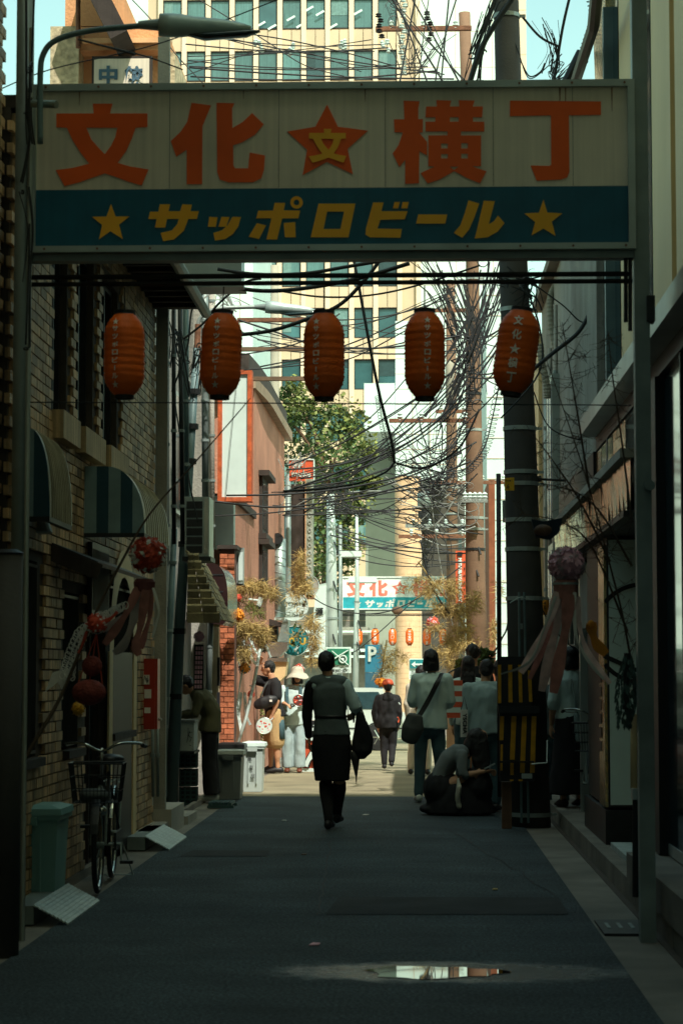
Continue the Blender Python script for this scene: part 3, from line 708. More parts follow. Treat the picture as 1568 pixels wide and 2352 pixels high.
# pier centre references: 425,480,535,589,644,698 at the top
pxs = [425-54.6+54.6*k for k in range(0, 11)]
tops = [125-117.6*1+117.6*k for k in range(0, 11)]    # window tops
zb_ = -1
pier_me = MB().box((-.17,-.35,-2),(.17,0,zt_)).mesh('pier'); pier_me.materials.append(M['beige2'])
for x in pxs+[pxs[-1]+54.6-12]:
    X = P(x,0,Yt).x
    if X > xR: continue
    o = bpy.data.objects.new('pier', pier_me); COL.objects.link(o); o.parent = bt; o.location = Vector((X,Yt,0))-bt.location
bw = bay*sc_-.34; ph = (117.6-69)*sc_; pm = None; wm = [None]*3
for i in range(len(pxs)-0):
    X0 = P(pxs[i],0,Yt).x+.17
    if X0+bw > xR-.1: continue
    for j, ty in enumerate(tops):
        if ty < -110: continue
        zb = P(0,ty,Yt).z; hgt = 69*sc_
        if pm is None:
            pm = MB().box((0,-.22,0),(bw/2-.03,0,ph)).mesh('panel'); pm.materials.append(M['beige'])
            for k,(mm_,) in enumerate(((M['glass_far'],),(M['curtain'],),(M['glass_far'],))):
                wm[k] = MB().box((.04,-.05,.0),(bw-.04,-.005,hgt)).mesh('pane'); wm[k].materials.append(mm_)
            fmb = MB().box((0,-.12,-.02),(bw,-.0,.05)).box((0,-.12,hgt-.07),(bw,0,hgt)).box((0,-.12,.05),(.06,0,hgt-.07)).box((bw-.06,-.12,.05),(bw,0,hgt-.07)).mesh('window'); fmb.materials.append(M['dark'])
        for k in range(2):
            o = bpy.data.objects.new('panel', pm); COL.objects.link(o); o.parent = bt; o.location = Vector((X0+k*(bw/2+.015),Yt,zb+.03))-bt.location
        if 1:
            o = bpy.data.objects.new('window', fmb); COL.objects.link(o); o.parent = bt; o.location = Vector((X0,Yt,zb-hgt))-bt.location
            g = bpy.data.objects.new('pane', wm[1] if (j <= 2 and R.random() < .8) or R.random() < .3 else wm[0]); COL.objects.link(g); g.parent = o
            if R.random() < .45:
                kk = R.choice((.25,.4,.55,.8)); hb = MB().box((.07,-.075,hgt*(1-kk)),(bw-.07 if R.random() < .6 else bw*.5,-.055,hgt-.07)).mesh('blind'); hb.materials.append(MC['blind_teal'] if R.random() < .6 else MC['blind_dark']); g2_ = bpy.data.objects.new('blind', hb); COL.objects.link(g2_); g2_.parent = o
for (x,y) in ((600,55),(625,62),(668,42),(690,58),(735,30),(765,60),(710,20),(822,28)):
    c = P(x,y,Yt-.3); tag(MB().obox(c,(.28,0,.16),(0,.01,0),(-.04,0,.06)).build('lamp_reflection', M['white'], bt), None)  # white-painted bars before the panes stand for reflections of lit lamps
# pale tower slices
def far_block(lab, x0,y0,x1,y1,Y,dep,m_,grid=0,ztop=None,name='white_building',vgrid=0,yb=None):
    a = P(x0,0,Y); b = P(x1,0,Y); z1 = P(0,y0,Y).z; z0 = -3 if y1 is None else P(0,y1,Y).z
    t = thing(name, lab, 'building', (a.x,Y,0))
    MB().box((a.x,Y,z0),(b.x,Y+dep,z1)).build('wall', M[m_] if isinstance(m_,str) else m_, t)
    g = MB(); r_ = Y*.00009
    if grid:
        z = max(z0, 0)+grid
        while z < z1: g.box((a.x,Y-.015,z-r_),(b.x,Y-.002,z+r_)); z += grid
    if vgrid:
        x = a.x+vgrid
        while x < b.x: g.box((x-r_,Y-.03,z0),(x+r_,Y-.016,z1)); x += vgrid
    if g.v: tag(g.build('tile_joint', mat('joint_tan',(.6,.42,.3),.8), t), kind='stuff')
    return t
far_block('white panelled building left of the beige tower, seamed vertically',440,300,583,None,90,12,'whitetile',0,vgrid=1.05)
far_block('pale blue-white block at the top left of the tower',262,-40,345,None,165,10,'whitetile',3.4,vgrid=3.2)
far_block('pale gridded tower right of the beige tower',961,-100,1178,None,152,14,'whitetile',2.6,vgrid=2.6)
far_block('narrow cream tower edge beside the sky',1178,-100,1207,None,151,14,'beige2',3.2)
far_block('white tiled building with fine joints behind the cable tangle',906,742,1026,1105,88,14,'whitetile',.62,vgrid=.7)
far_block('grey building wall in shade behind the middle of the alley',838,995,911,None,90.5,14,'greenwall',0,name='grey_building')
oh = thing('white_canopy_block','white cantilevered block jutting over a grey wall','building part',P(870,990,84))
bxp(836,880,906,992,84,90.5,'block','whitetile',oh)
far_block('low dark-windowed storefront across the street beyond the far gate',640,1395,906,None,92,10,mat('storefront',(.2,.19,.16),.8),1.2,name='storefront')
far_block('beige low building right of the tree, barely seen',780,1330,842,None,98,10,'beige',2,name='beige_building')
far_block('dark shop interior block right of the tiled pillar',966,1108,1062,None,92,8,mat('shop_dark',(.06,.055,.045),.8),0,name='storefront')
far_block('white tiled wall with orange joints right of the brown pole',1112,640,1166,None,58,10,'whitetile',.55,vgrid=.6)
rbn = far_block('rust-red cladding strip behind the brown pole',1116,1105,1130,None,54,3,mat('rust_clad',(.2,.06,.025),.8,streak=.2),0,name='red_cladding')
# flats with ledges behind far gate
lg = thing('parking_deck','white ledged parking deck seen under the far gate','building',P(800,1500,86))
for k,(ya,yb) in enumerate(((1490,1497),(1505,1511),(1448,1453))): bxp(700,ya,866,yb,85,86,'ledge','white',lg)
bxp(688,1440,845,1600,86.1,90,'wall',mat('deck_wall',(.25,.24,.2),.8),lg)
# rounded tiled pillar
pil = thing('tiled_pillar','big rounded cream tiled pillar beside the far gate','pillar',P(937,1640,84))
c0 = P(936,1100,84); rr = 30*84/F; prof = []; z = -1.4; top = P(0,1108,84).z
while z < top: prof += [(rr,z),(rr,z+.17),(rr-.008,z+.175),(rr-.008,z+.19),(rr,z+.195)]; z += .2
MB().lathe((c0.x,84.2,0), prof, 40).build('shaft', mat('pillar_tile',(.7,.46,.28),.7,var=.1,coord='World',streak=.1), pil)
MB().lathe((c0.x,84.2,0), [(rr+.12,-1.6),(rr+.12,-1.2),(rr,-1.2)], 28).build('base', M['concrete2'], pil)
# tree in front of tower
def leaf_cloud(name, mt, parent, centres, n, size, seed, flat=.5):
    q = random.Random(seed); mb = MB()
    for i in range(n):
        c, r = q.choice(centres); c = Vector(c)
        while True:
            d = Vector((q.uniform(-1,1),q.uniform(-1,1),q.uniform(-1,1)))
            if .25 < d.length < 1: break
        p = c+Vector((d.x*r[0],d.y*r[1],d.z*r[2])); a = Vector((q.gauss(0,1),q.gauss(0,1),q.gauss(0,.6))).normalized()
        b = a.cross(Vector((q.gauss(0,1),q.gauss(0,1),q.gauss(0,1)))).normalized(); s = size*q.uniform(.6,1.3)
        mb.quad(p-a*s, p+b*s*flat, p+a*s, p-b*s*flat)
    return mb.build(name, mt, parent)
tr = thing('leafy_tree','dense green tree growing in front of the beige office building','tree',P(740,1480,76))
q = random.Random(5); cs = []
for (x,y,r) in ((690,940,1.0),(668,905,.8),(720,985,1.5),(765,960,1.2),(800,990,.9),(700,1045,1.6),(760,1050,1.8),(815,1040,1.0),(690,1120,1.4),(750,1130,1.9),(800,1110,1.2),(835,1060,.5),(705,1200,1.2),(760,1210,1.8),(805,1180,1.0),(760,1290,1.6),(720,1300,1.2),(790,1270,.9),(660,960,.8),(770,1370,1.1),(845,1130,.5)):
    c = P(x,y,76+q.uniform(-1.5,1.5)); cs.append((tuple(c),(r*.62,r*.8,r*.5)))
leaf_cloud('crown', M['leaf'], tr, cs, 8500, .1, 9)
leaf_cloud('crown', M['leafy'], tr, [((c[0]+.25,c[1]-.4,c[2]+.3),r) for c,r in cs], 2800, .095, 10)
tb = P(750,1500,76); MB().tube([(tb.x,76,-1.3),(tb.x+.1,76,1.5),(tb.x-.1,76,4),(tb.x+.1,76,7.5)],[.22,.18,.14,.07],8).build('trunk', M['wood'], tr)
lm = MB()
for c,r in cs[::2]: lm.tube(crv([(tb.x,76,c[2]-2.2),((tb.x+c[0])/2,76,c[2]-.8),c],4),[.06]*8+[.02],5)
lm.build('limbs', M['wood'], tr)
bk = thing('shade_block','unseen tall block added behind the viewer to keep the near alley in shade','building',(0,-8,0))
MB().box((-30,-30,-.2),(32,-6,51.6)).build('wall', M['greywall'], bk)  # unseen blocker, added and sized to throw the shade line across the alley
# ================================================================ POLES
def pole(name, lab, pts, Y, m_, bands=(), base=True, cat='utility pole', steps=(), group=None):
    p = [P(x,y,Y) for x,y,r in pts]; rs = [r*Y/F for x,y,r in pts]
    # extend to the ground
    d = (p[-1]-p[-2]).normalized(); k = (p[-1].z-gz(Y)+.02)/max(-d.z,1e-3); p[-1] = p[-1]+d*k
    t = thing(name, lab, cat, p[-1], group)
    MB().tube(p, rs, 18).build('shaft', M[m_], t, smooth=True)
    for by,m2 in bands:
        for i in range(len(p)-1):
            y0,y1 = pts[i][1],pts[i+1][1]
            if y0 <= by <= y1:
                f_ = (by-y0)/(y1-y0); c = P(pts[i][0]+(pts[i+1][0]-pts[i][0])*f_,by,Y); r = (rs[i]+(rs[i+1]-rs[i])*f_)
                MB().lathe(c, [(r,-.02),(r+.008,-.02),(r+.008,.02),(r,.02)], 18).build('band', M[m2], t)
                if m2 == 'alu': MB().box((c.x+r,Y-.03,c.z-.012),(c.x+r+.06,Y+.01,c.z+.012)).build('clamp', M['alu'], t)
    for sx,sy in steps:
        c = P(sx,sy,Y); MB().cyl(c+Vector((0,-.1,0)),c+Vector((.09*Y/60,-.2,-.3*Y/60)),.012*Y/60+.008,n=5).build('step_bolt', M['dark'], t)
    return t
big = pole('utility_pole','thick dark utility pole wrapped in bands, at the right beside the striped guard',[(1160,-60,29),(1178,600,33),(1192,960,36.5),(1203,1350,41),(1218,1890,46)],21.3,'poledark',[(38,'alu'),(650,'alu'),(712,'alu'),(985,'alu'),(1085,'alu'),(1112,'alu'),(1195,'alu'),(1262,'alu'),(1375,'alu'),(1870,'alu')])
for k in (1,-1):
    MB().tube([P(1193+6*k+4,1360,20.95),P(1205+8*k,1890,20.95)],.012,6).build('conduit', M['tealpaint'], big)
MB().tube([P(1170,1385,20.9),P(1192,1372,20.88),P(1222,1378,20.9)],.006,5).build('strap', M['alu'], big)
MB().box(P(1194,1445,20.93),P(1200,1432,20.9)).build('clip', M['steel'], big)
# guard panels
gd = thing('pole_guard','black guard boards with yellow stripes strapped to the dark pole','pole guard',P(1185,1800,20.9))
def guard(x0,y0,x1,y1,Y,stripes,sl):
    a = P(x0,y1,Y); b = P(x1,y0,Y); MB().box((a.x,Y,a.z),(b.x,Y+.05,b.z)).build('board', M['black'], gd)
    for (sx0,sx1,sy0,sy1,sk) in stripes:
        pts = [P(sx0+sk,sy0,Y-.004),P(sx1+sk,sy0,Y-.004),P(sx1,sy1,Y-.004),P(sx0,sy1,Y-.004)]
        m_ = MB().quad(*reversed([p+Vector((0,-.003,0)) for p in pts])); m_.quad(*[p for p in pts]); n=len(m_.v)
        m_.build('stripe', mat('guard_yellow',(.6,.3,.01),.5,sc=14,var=.25,dirt=.3), gd)
guard(1142,1508,1217,1622,20.85,[(1143,1150,1527,1615,0),(1167,1176,1527,1613,-1),(1191,1199,1527,1613,-2),(1214,1222,1540,1612,-3)],0)
guard(1147,1632,1226,1795,20.85,[(1146,1155,1645,1700,2),(1170,1181,1645,1745,4),(1193,1204,1645,1775,5),(1216,1227,1645,1775,4),(1148,1153,1710,1770,1),(1171,1179,1752,1780,0),(1170,1178,1790,1794,0),(1190,1200,1790,1794,0)],0)
MB().box(P(1143,1638,20.83),P(1238,1622,20.8)).build('strap', M['dark'], gd); MB().box(P(1146,1752,20.83),P(1226,1748,20.8)).build('strap', M['dark'], gd)
MB().tube([P(1220,1755,20.8),P(1255,1752,20.8),P(1256,1700,20.9)],.008,5).build('wire_loop', M['alu'], gd)
MB().box(P(1197,1788,20.8),P(1221,1777,20.78)).build('plate', M['alu'], gd)
st = thing('wooden_stake','brown wooden stake standing under the striped guard','stake',P(1163,1890,20.9))
a = P(1152,1892,20.9); b = P(1174,1796,20.9); MB().box((a.x,20.9,0),(b.x,20.99,b.z)).build('post', M['wood'], st)
cp = thing('conduit_pipe','black conduit pipe standing left of the dark utility pole','pipe',P(1146,1510,22))
MB().cyl(P(1144,1088,22),P(1147,1830,22),5.5*22/F,n=10).build('pipe', M['black'], cp, smooth=True); MB().cyl(P(1157,1150,21.9),P(1158,1200,21.9),.02).build('pale_sleeve', M['alu'], cp)
ys_ = thing('pole_number_plate','small yellow plate with the number 6 on the dark pole','plate',P(1170,1100,21.1))
MB().box(P(1158,1127,21.1),P(1180,1097,21.08)).build('plate', mat('plate_yellow',(.75,.4,.02),.4), ys_)
text('文化横丁',P(1168,1104,21.07),.07,.018,M['black'],'lettering',ys_,depth=.001,bold=.02); text('6',P(1166,1117,21.07),.025,.045,M['black'],'lettering',ys_,depth=.001,bold=.03)
sbx = thing('bracket_arm','black bracket arm from the dark pole to the right building','bracket',P(1240,1102,21.3))
MB().cyl(P(1230,1100,21.3),P(1298,1104,21.3),.012).cyl(P(1228,1100,21.3),P(1242,1100,21.3),.03).build('arm', M['dark'], sbx)
pole('utility_pole','brown concrete utility pole in sun right of the middle, with silver bands',[(1066,30,13.5),(1084,600,15),(1087,950,18.5),(1091,1330,23),(1097,1560,28)],34,'polebrown',[(640,'alu'),(905,'dark'),(988,'alu'),(1140,'alu'),(1152,'alu'),(1190,'alu'),(1216,'alu'),(1262,'dark')],steps=[(1095,1250),(1090,1300)])
pole('utility_pole','slimmer brown utility pole behind and left of the brown banded one',[(1034,645,10.5),(1036,950,12),(1038,1400,15)],52,'polebrown',[(780,'alu'),(1120,'alu'),(1180,'alu'),(1240,'dark')])
pole('utility_pole','pale mint steel pole left of centre, just behind the far lamp',[(759,1135,8.5),(761,1300,12),(762,1520,16.5)],45,'polewhite',[(1420,'steel'),(1215,'alu')],steps=[(768,1245),(766,1335),(764,1455)])
pole('utility_pole','thin mint steel pole in front of the far gate sign',[(819,1180,3.2),(820,1350,5),(818,1440,6),(816,1640,7.5)],58,'polewhite',[(1480,'steel'),(1382,'steel')],steps=[(822,1425),(820,1475)])
pole('utility_pole','grey concrete pole rising behind the second and third lanterns',[(631,610,9.5),(631,980,10.5),(632,1300,11)],60,'polegrey',[(700,'steel')])
pole('utility_pole','grey pipe-like pole at the end of the pink building',[(662,1090,6),(661,1300,7),(660,1500,7.5)],39.4,'steel',[(1180,'dark')],cat='pole')
# transformer etc
tf = thing('transformer','cylindrical grey pole transformer hanging behind the fourth lantern','transformer',P(1033,920,50))
MB().lathe(P(1033,915,50),[(.05,-.05),(.1,0),(.1,.78),(.07,.86),(.02,.88)],14).build('tank', M['polegrey'], tf, smooth=True)
tf2 = thing('transformer','small blue-grey can transformer in the cable tangle left of the poles','transformer',P(972,1180,44))
MB().lathe(P(973,1170,44),[(.05,-.02),(.13,0),(.14,.3),(.1,.36)],14).build('tank', M['duct'], tf2, smooth=True); MB().lathe(P(973,1185,44),[(.04,-.08),(.12,-.04),(.12,.1)],14).build('lower_drum', M['dark'], tf2)
# cross arms
for (x0,x1,y,Y,mm_,lab) in ((862,1082,66,33,'rust','rusty crossarm at the very top left of the thick pole'),(955,1068,770-57,51,'rust','thin brown crossarm above the fourth lantern'),(893,1092,966,33.6,'rust','long rust-red crossarm below the fourth lantern'),(1000,1100,945,50,'rust','short rust-red crossarm behind the long one'),(985,1180,1108,44,'rust','rust-red crossarm at mid height behind the cable tangle'),(915,1090,1232,44,'rust','brown crossarm low in the cable tangle'),(930,1080,1208,50,'alu','pale grey crossarm just above the low brown one'),(1062,1118,1150,33.5,'alu','silver clamp arm across the brown pole')):
    a = P(x0,y+4,Y); b = P(x1,y-4,Y+.08)
    t = thing('crossarm',lab,'crossarm',a,'crossarms on the utility poles'); MB().box(a,b).build('bar', M[mm_], t)
    n_ = R.randint(3,5)
    for k in range(n_):
        c = P(x0+(x1-x0)*(k+.5)/n_,y-8,Y+.04); MB().lathe(c,[(.01,-.08),(.05,-.05),(.02,-.03),(.05,0),(.02,.02),(.045,.05),(.01,.08)],8).build('insulator', M['white'], t)
# insulator strings at the top
for (x,y0,y1,lab) in ((872,35,105,'black hanging insulator left of the white insulator stack'),(925,0,190,'white insulator stack hanging at the top centre'),(985,30,110,'black hanging insulator right of the white insulator stack')):
    t = thing('insulator_string',lab,'insulator',P(x,y0,32.6)); n_ = int((y1-y0)/12)
    for k in range(n_):
        c = P(x+R.uniform(-5,5),y0+12*k,32.6); MB().lathe(c,[(.012,-.035),(.055,-.02),(.03,.0),(.05,.015),(.012,.035)],8).build('disc', M['white'] if x == 925 else M['dark'], t)
for (x,y,lab) in ((475,160,'small white insulator pair at upper left on a wire'),(553,172,'white insulator pair on the wire right of the first pair'),(790,155,'white insulator bunch left of the rusty crossarm'),(885,160,'white insulator bunch beneath the rusty crossarm')):
    xx = x+120 if x < 600 else x; t = thing('insulator_pair',lab,'insulator',P(xx,y*0.55+10,40))
    for k in range(5):
        c = P(xx+R.uniform(-9,9),y*.6+10+R.uniform(-10,12),40); MB().lathe(c,[(.01,-.05),(.05,-.02),(.02,0),(.045,.03),(.01,.06)],8).build('disc', M['white'], t)
# leaning lamp pole (left) and two street lamps
def lamp_head(t, x0, y0, x1, y1, Y):
    L_ = []; a = P(x0,(y0+y1)/2-3,Y); b = P(x1,(y0+y1)/2+6,Y); h = (P(0,y0,Y).z-P(0,y1,Y).z)
    n=9; pts=[]; rd=[]
    for i in range(n):
        t_=i/(n-1); pts.append(a.lerp(b,t_)); rd.append((h*.42*[.8,.95,1,.95,.9,.82,.72,.55,.3][i], h*[.5,.52,.5,.42,.4,.38,.33,.25,.12][i]))
    MB().loft(pts, rd, side=(0,1,0), n=14).build('housing', M['lamp_grey'], t, smooth=True)
    c = a.lerp(b,.72)-Vector((0,0,h*.32)); MB().loft([c-Vector((h*1.6,0,0)),c-Vector((h*.9,0,.01)),c+Vector((h*.9,0,.005)),c+Vector((h*1.5,0,.02))],[(h*.12,h*.05),(h*.36,h*.16),(h*.34,h*.15),(h*.1,h*.05)],side=(0,1,0)).build('lamp_glass', M['glass'], t, smooth=True)
    MB().loft([a-Vector((h*.9,0,0)),a+Vector((.02,0,0))],[(h*.17,h*.17),(h*.28,h*.28)],side=(0,1,0)).build('socket', M['steel'], t)
sl1 = thing('street_lamp','grey cobra-head street lamp on a curved arm at the top left','street lamp',P(95,190,12.1))
MB().tube(crv([P(93,330,12.1),P(93,180,12.1),P(100,125,12.1),P(130,92,12.1),P(200,72,12.1),P(290,62,12.1),P(372,56,12.1)],6),[.017]*37,10).build('arm', M['tealpaint'], sl1, smooth=True)
lamp_head(sl1, 366, 34, 577, 86, 12.1); MB().tube([P(180,90,12.15),P(310,125,12.15)],.006,5).build('stay', M['dark'], sl1)
sl2 = thing('street_lamp','leaning grey lamp pole on the left with a curved arm and flat lamp head','street lamp',P(385,1850,24))
MB().tube([P(452,800,24),P(432,1120,24),P(415,1400,24),P(392,1868,24)],[.028*1.4,.05,.06,.075],12).build('pole', M['tealpaint'], sl2, smooth=True)
MB().tube(crv([P(452,820,24),P(455,745,24),P(470,722,24),P(500,709,24),P(550,706,24),P(612,705,24)],6),.022,10).build('arm', M['alu'], sl2, smooth=True)
MB().tube([P(452,830,24),P(455,745,24)],.035,10).build('sleeve', M['rust'], sl2)
lamp_head(sl2, 610, 694, 724, 722, 24)
for k,(x,y) in enumerate(((446,900),(441,980),(436,1060),(425,1250),(412,1450),(404,1600))):
    MB().lathe(P(x,y,24),[(.05,-.03),(.075,-.03),(.075,.03),(.05,.03)],12).build('band', M['dark'], sl2)
# far fluorescent street lamps
for (x0,y0,x1,y1,ax,ay,Y,lab) in ((783,1266,830,1279,762,1282,45,'pale flat lamp head on the mint steel pole'),(800,1300+25,865,1338,800,1345,60,'pale flat lamp head just above the far gate')):
    t = thing('street_lamp',lab,'street lamp',P(ax,ay,Y)); a = P(x0,y1,Y); b = P(x1,y0,Y)
    MB().box((a.x,Y-.1,a.z),(b.x,Y+.1,b.z)).build('housing', M['white'], t); MB().box((a.x+.03,Y-.08,a.z-.02),(b.x-.03,Y+.08,a.z-.001)).build('diffuser', M['foam'], t)
    MB().tube([P(ax,ay,Y),P(x0+3,(y0+y1)/2,Y)],.015,6).build('arm', M['alu'], t)
# ================================================================ RIGHT SIDE
r1 = thing('shop_building','tall cream and glass shop building along the right edge','building',(WR,16,0))
MB().box((WR+.14,4,-.2),(14,14.38,2.6)).box((WR+.14,4,2.6001),(14,18.9,11.2)).box((2.12,14.381,-.2),(14,18.9,2.6)).build('wall', M['cream'], r1)
def rpanel(y0,y1,z0,z1,x,name,m_,par=None,th=.05): return MB().box((x,y0,z0),(x+th,y1,z1)).build(name, M[m_] if isinstance(m_,str) else m_, par or r1)
for i,(ya,yb) in enumerate(((8,11.3),(11.36,13.65),(13.9,14.98),(15.05,16.0),(16.15,17.3),(17.4,18.9))): rpanel(ya,yb,3.66,11.15,WR+.06,'glass_panel' if i in (3,5) else 'cladding_panel','glass' if i in (3,5) else 'cream',th=.078)
rpanel(6,18.9,3.52,3.66,WR-.16,'canopy_edge','alu',th=.3)
rpanel(6,18.9,3.4,3.52,WR-.02,'canopy_soffit','dark',th=.16)
# glazing with mullions
for (ya,yb) in ((9,11.5),(11.56,12.9),(12.96,14.05)):
    w_ = rpanel(ya+.001,ya+.05,.33,3.4,WR-.01,'window_frame','dark'); MB().box((WR+.02,ya+.05,.33),(WR+.03,yb,3.4)).build('pane', M['glass'], w_)
    MB().box((WR+.015,ya+.05,.33),(WR+.019,yb,.4)).build('bottom_rail', M['alu'], w_)
rpanel(14.06,14.34,.33,3.4,WR-.04,'mullion','black',th=.1)
rpanel(6,14.38,.125,.32,WR-.22,'sill','concrete',th=.36)
# tubes left of gate post: vertical dark fins
for i,(xa,xb) in enumerate(((1384,1410),(1416,1441))):
    p = P(xa,0,17.8).x; q_ = P(xb,0,17.8).x
    t = thing('steel_fin',['dark steel fin left of the gate post, nearer the dark pole','dark steel fin left of the gate post, nearer the post'][i],'fin',(p,17.8,2.6),'dark fins on the right shopfront')
    MB().box((p,17.8,2.62),(q_,17.9,7)).build('fin', M['tealpaint'], t); MB().box((q_+.001,17.82,2.62),(q_+.008,17.9,7)).build('bright_edge', M['alu'], t)
# gold mirror band
gb = thing('fascia_band','creased gold mirror fascia running along the right shops','fascia',(1.5,20,2.8))
mb = MB(); 
for k in range(28):
    y = 15.2+k*.29; o_ = R.uniform(-.012,.012); mb.quad((1.52+o_,y,2.62),(1.52-o_,y+.29,2.62),(1.50+o_,y+.29,2.98),(1.50-o_,y,2.98))
mb.build('mirror_sheet', M['gold'], gb); MB().box((1.46,15.2,2.57),(1.54,23.3,2.615)).build('lower_rail', M['dark'], gb); MB().box((1.44,15.2,2.985),(1.55,23.3,3.05)).build('upper_rail', M['concrete2'], gb)
MB().box((1.55,15.2,2.57),(1.9,23.3,3.05)).build('core', M['dark'], gb)
fr2 = thing('window_band','upper shop window strip mirroring the street above the gold fascia','window',(1.58,18,3.2))
for k in range(4): MB().box((1.585,15.25+1.05*k,3.06),(1.6-.002,16.25+1.05*k,3.38)).build('pane', M['gold'] if k%2 else M['glass'], fr2)
# tan panel + camera
tp = thing('tan_shade_panel','brown slanted panel beneath the dark screen on the right building','panel',P(1280,1200,22.6))
MB().prism([(P(1298,0,22.6).x,P(0,1190,22.6).z),(P(1298,0,22.6).x,P(0,1090,22.6).z),(P(1318,0,22.6).x,P(0,1062,22.6).z),(P(1318,0,22.6).x,P(0,1175,22.6).z)], lambda u,v,w_:(u,22.6+w_,v), .05).build('panel', M['wood'], tp)
bxp(1318,1060,1375,1160,22.4,22.6,'dark_screen','dark',tp)
for x,y,lab in ((1340,1137,'white dome security camera under the dark screen on the right'),(1372,1150,'dark round camera next to the white dome camera')):
    t = thing('security_camera',lab,'camera',P(x,y,19)); MB().ell(P(x,y,19),(.045,.06,.04)).build('housing', M['white'] if x < 1360 else M['black'], t, smooth=True); MB().cyl(P(x-8,y+3,18.93),P(x-5,y+2,18.9),.03).build('lens', M['black'], t); MB().cyl(P(x,y,19),P(x+12,y-12,19),.012).build('arm', M['white'], t)
# shop front beneath: dark recess, gold strip, white sign box
r2 = thing('shop_entrance','dark recessed shop front between the white sign box and the pole','shop front',(1.7,20,0))
MB().box((2.05,18.92,-.1),(6,23.4,2.56)).box((1.56,18.92,2.6001),(6,23.4,3.4)).build('back_wall', M['black'], r2); MB().box((1.62,19.7,.12),(1.70,19.8,2.56)).build('frame', M['alu'], r2); MB().box((1.62,21.4,.12),(1.70,21.5,2.56)).build('frame', M['alu'], r2)
MB().box((1.62,19.85,1.9),(1.715,21.35,2.5)).build('valance', M['greywall'], r2)
wsb = thing('sign_box','tall white standing sign box with a black circle, by the right gate post','sign',P(1418,1865,17.5))
xa, xb = P(1381,0,17.4).x, P(1468,0,17.4).x; za, zb = .42, 2.56
MB().box((xa,17.4,za),(xb,19.4,zb)).build('cabinet', M['dark'], wsb); MB().box((xa+.012,17.385,za+.02),(xb,17.398,zb-.02)).build('face', mat('sign_mint',(.66,.80,.76),.4,var=.04,bump=0), wsb)
# ring of the logo, clipped to the face
rg = MB(); rg2 = MB(); cpx, cpy, ro, ri = 1476, 1455, 118, 108
N = 60
for k in range(N):
    a0_ = math.pi*.5+math.pi*1.0*k/N; a1_ = math.pi*.5+math.pi*1.0*(k+1)/N
    pp = [(cpx+r_*math.cos(a), cpy+r_*math.sin(a)) for r_,a in ((ro,a0_),(ro,a1_),(ri,a1_),(ri,a0_))]
    if all(x > 1384 and x < 1462 and y > 1230 and y < 1860 for x,y in pp): (rg if max(y for x,y in pp) < 1457 else rg2).quad(*[P(x,y,17.38) for x,y in pp])
pp = [(1384,1500),(1462,1535),(1462,1545),(1384,1512)]; rg.build('logo_ring', M['black'], wsb); rg2.build('logo_ring', M['black'], wsb); MB().quad(*[P(x,y,17.379) for x,y in pp]).build('logo_bar', M['black'], wsb)
MB().box((xa-.03,17.36,.13),(xb,19.5,.40)).build('plinth', M['dark'], wsb)
gs_ = thing('mirror_strip','narrow mirror strip with black vertical lettering beside the white sign box','strip',(1.49,18,.4))
MB().box((xa-.025,17.42,.42),(xa-.003,17.95,2.5)).build('strip', M['gold'], gs_)
text('SHOP',(xa-.028,17.95,1.0),.6,.2,M['black'],'lettering',gs_,right=(0,0,1),up=(0,-1,0),bold=.05,depth=.001) if False else None
for k in range(6): MB().box((xa-.031,17.7,.85+.11*k),(xa-.026,17.95,.93+.11*k)).build('character', M['black'], gs_)
stp = thing('stone_step','pale stone step in front of the sign box on the right walk','step',(1.5,15.5,.13))
MB().box((1.52,15.45,.13),(1.68,17.1,.17)).build('slab', mat('pale_step',(.42,.48,.46),.6), stp)
# pipes by the gate post: pale yellow pipe
yp = thing('cream_pipe','cream coloured pipe sleeve just left of the right gate post','pipe',P(1455,1800,12.5))
MB().cyl(P(1457,1640,12.6),P(1457,1812,12.6),.014*1.9,n=10).build('pipe', M['cream'], yp, smooth=True); MB().box(P(1448,1835,12.58),P(1466,1812,12.5)).build('bracket', M['alu'], yp); MB().cyl(P(1459,1836,12.6),P(1459,2060,12.6),.02).build('lower_pipe', M['dark'], yp)
# R3: far right grey building Y 23.4-42
r3 = thing('grey_building','rough grey and cream building with pipes and blue windows behind the dark pole','building',(1.7,30,0))
r3f = 1.72
MB().box((r3f,23.45,-.5),(8,29.0,6.3)).box((1.60,18.92,3.42),(8,23.44,6.3)).build('wall', M['greywall'], r3); MB().box((r3f-.05,29.02,-.5),(8,31.0,6.0)).build('wall', M['cream'], r3)
MB().box((r3f-.12,23.45,6.3),(8,29.1,6.42)).build('roof', M['concrete'], r3)
for (ya,yb,za,zb) in ((25.6,26.5,3.2,5.0),(25.6,26.5,2.55-.9,3.0),(29.6,30.4,2.6,4.2)):
    f_ = MB().box((r3f-.09,ya,za),(r3f-.001 if ya < 29 else r3f-.051,yb,zb)).build('window', M['alu'], r3)
    for k in range(2): MB().box((r3f-.10,ya+.08+(yb-ya)*.5*k,za+.08),(r3f-.091,ya+(yb-ya)*.5*(k+1)-.04,zb-.08)).build('pane', mat('blue_pane',(.04,.1,.2),.2,bump=0), f_)
k0 = 23.5
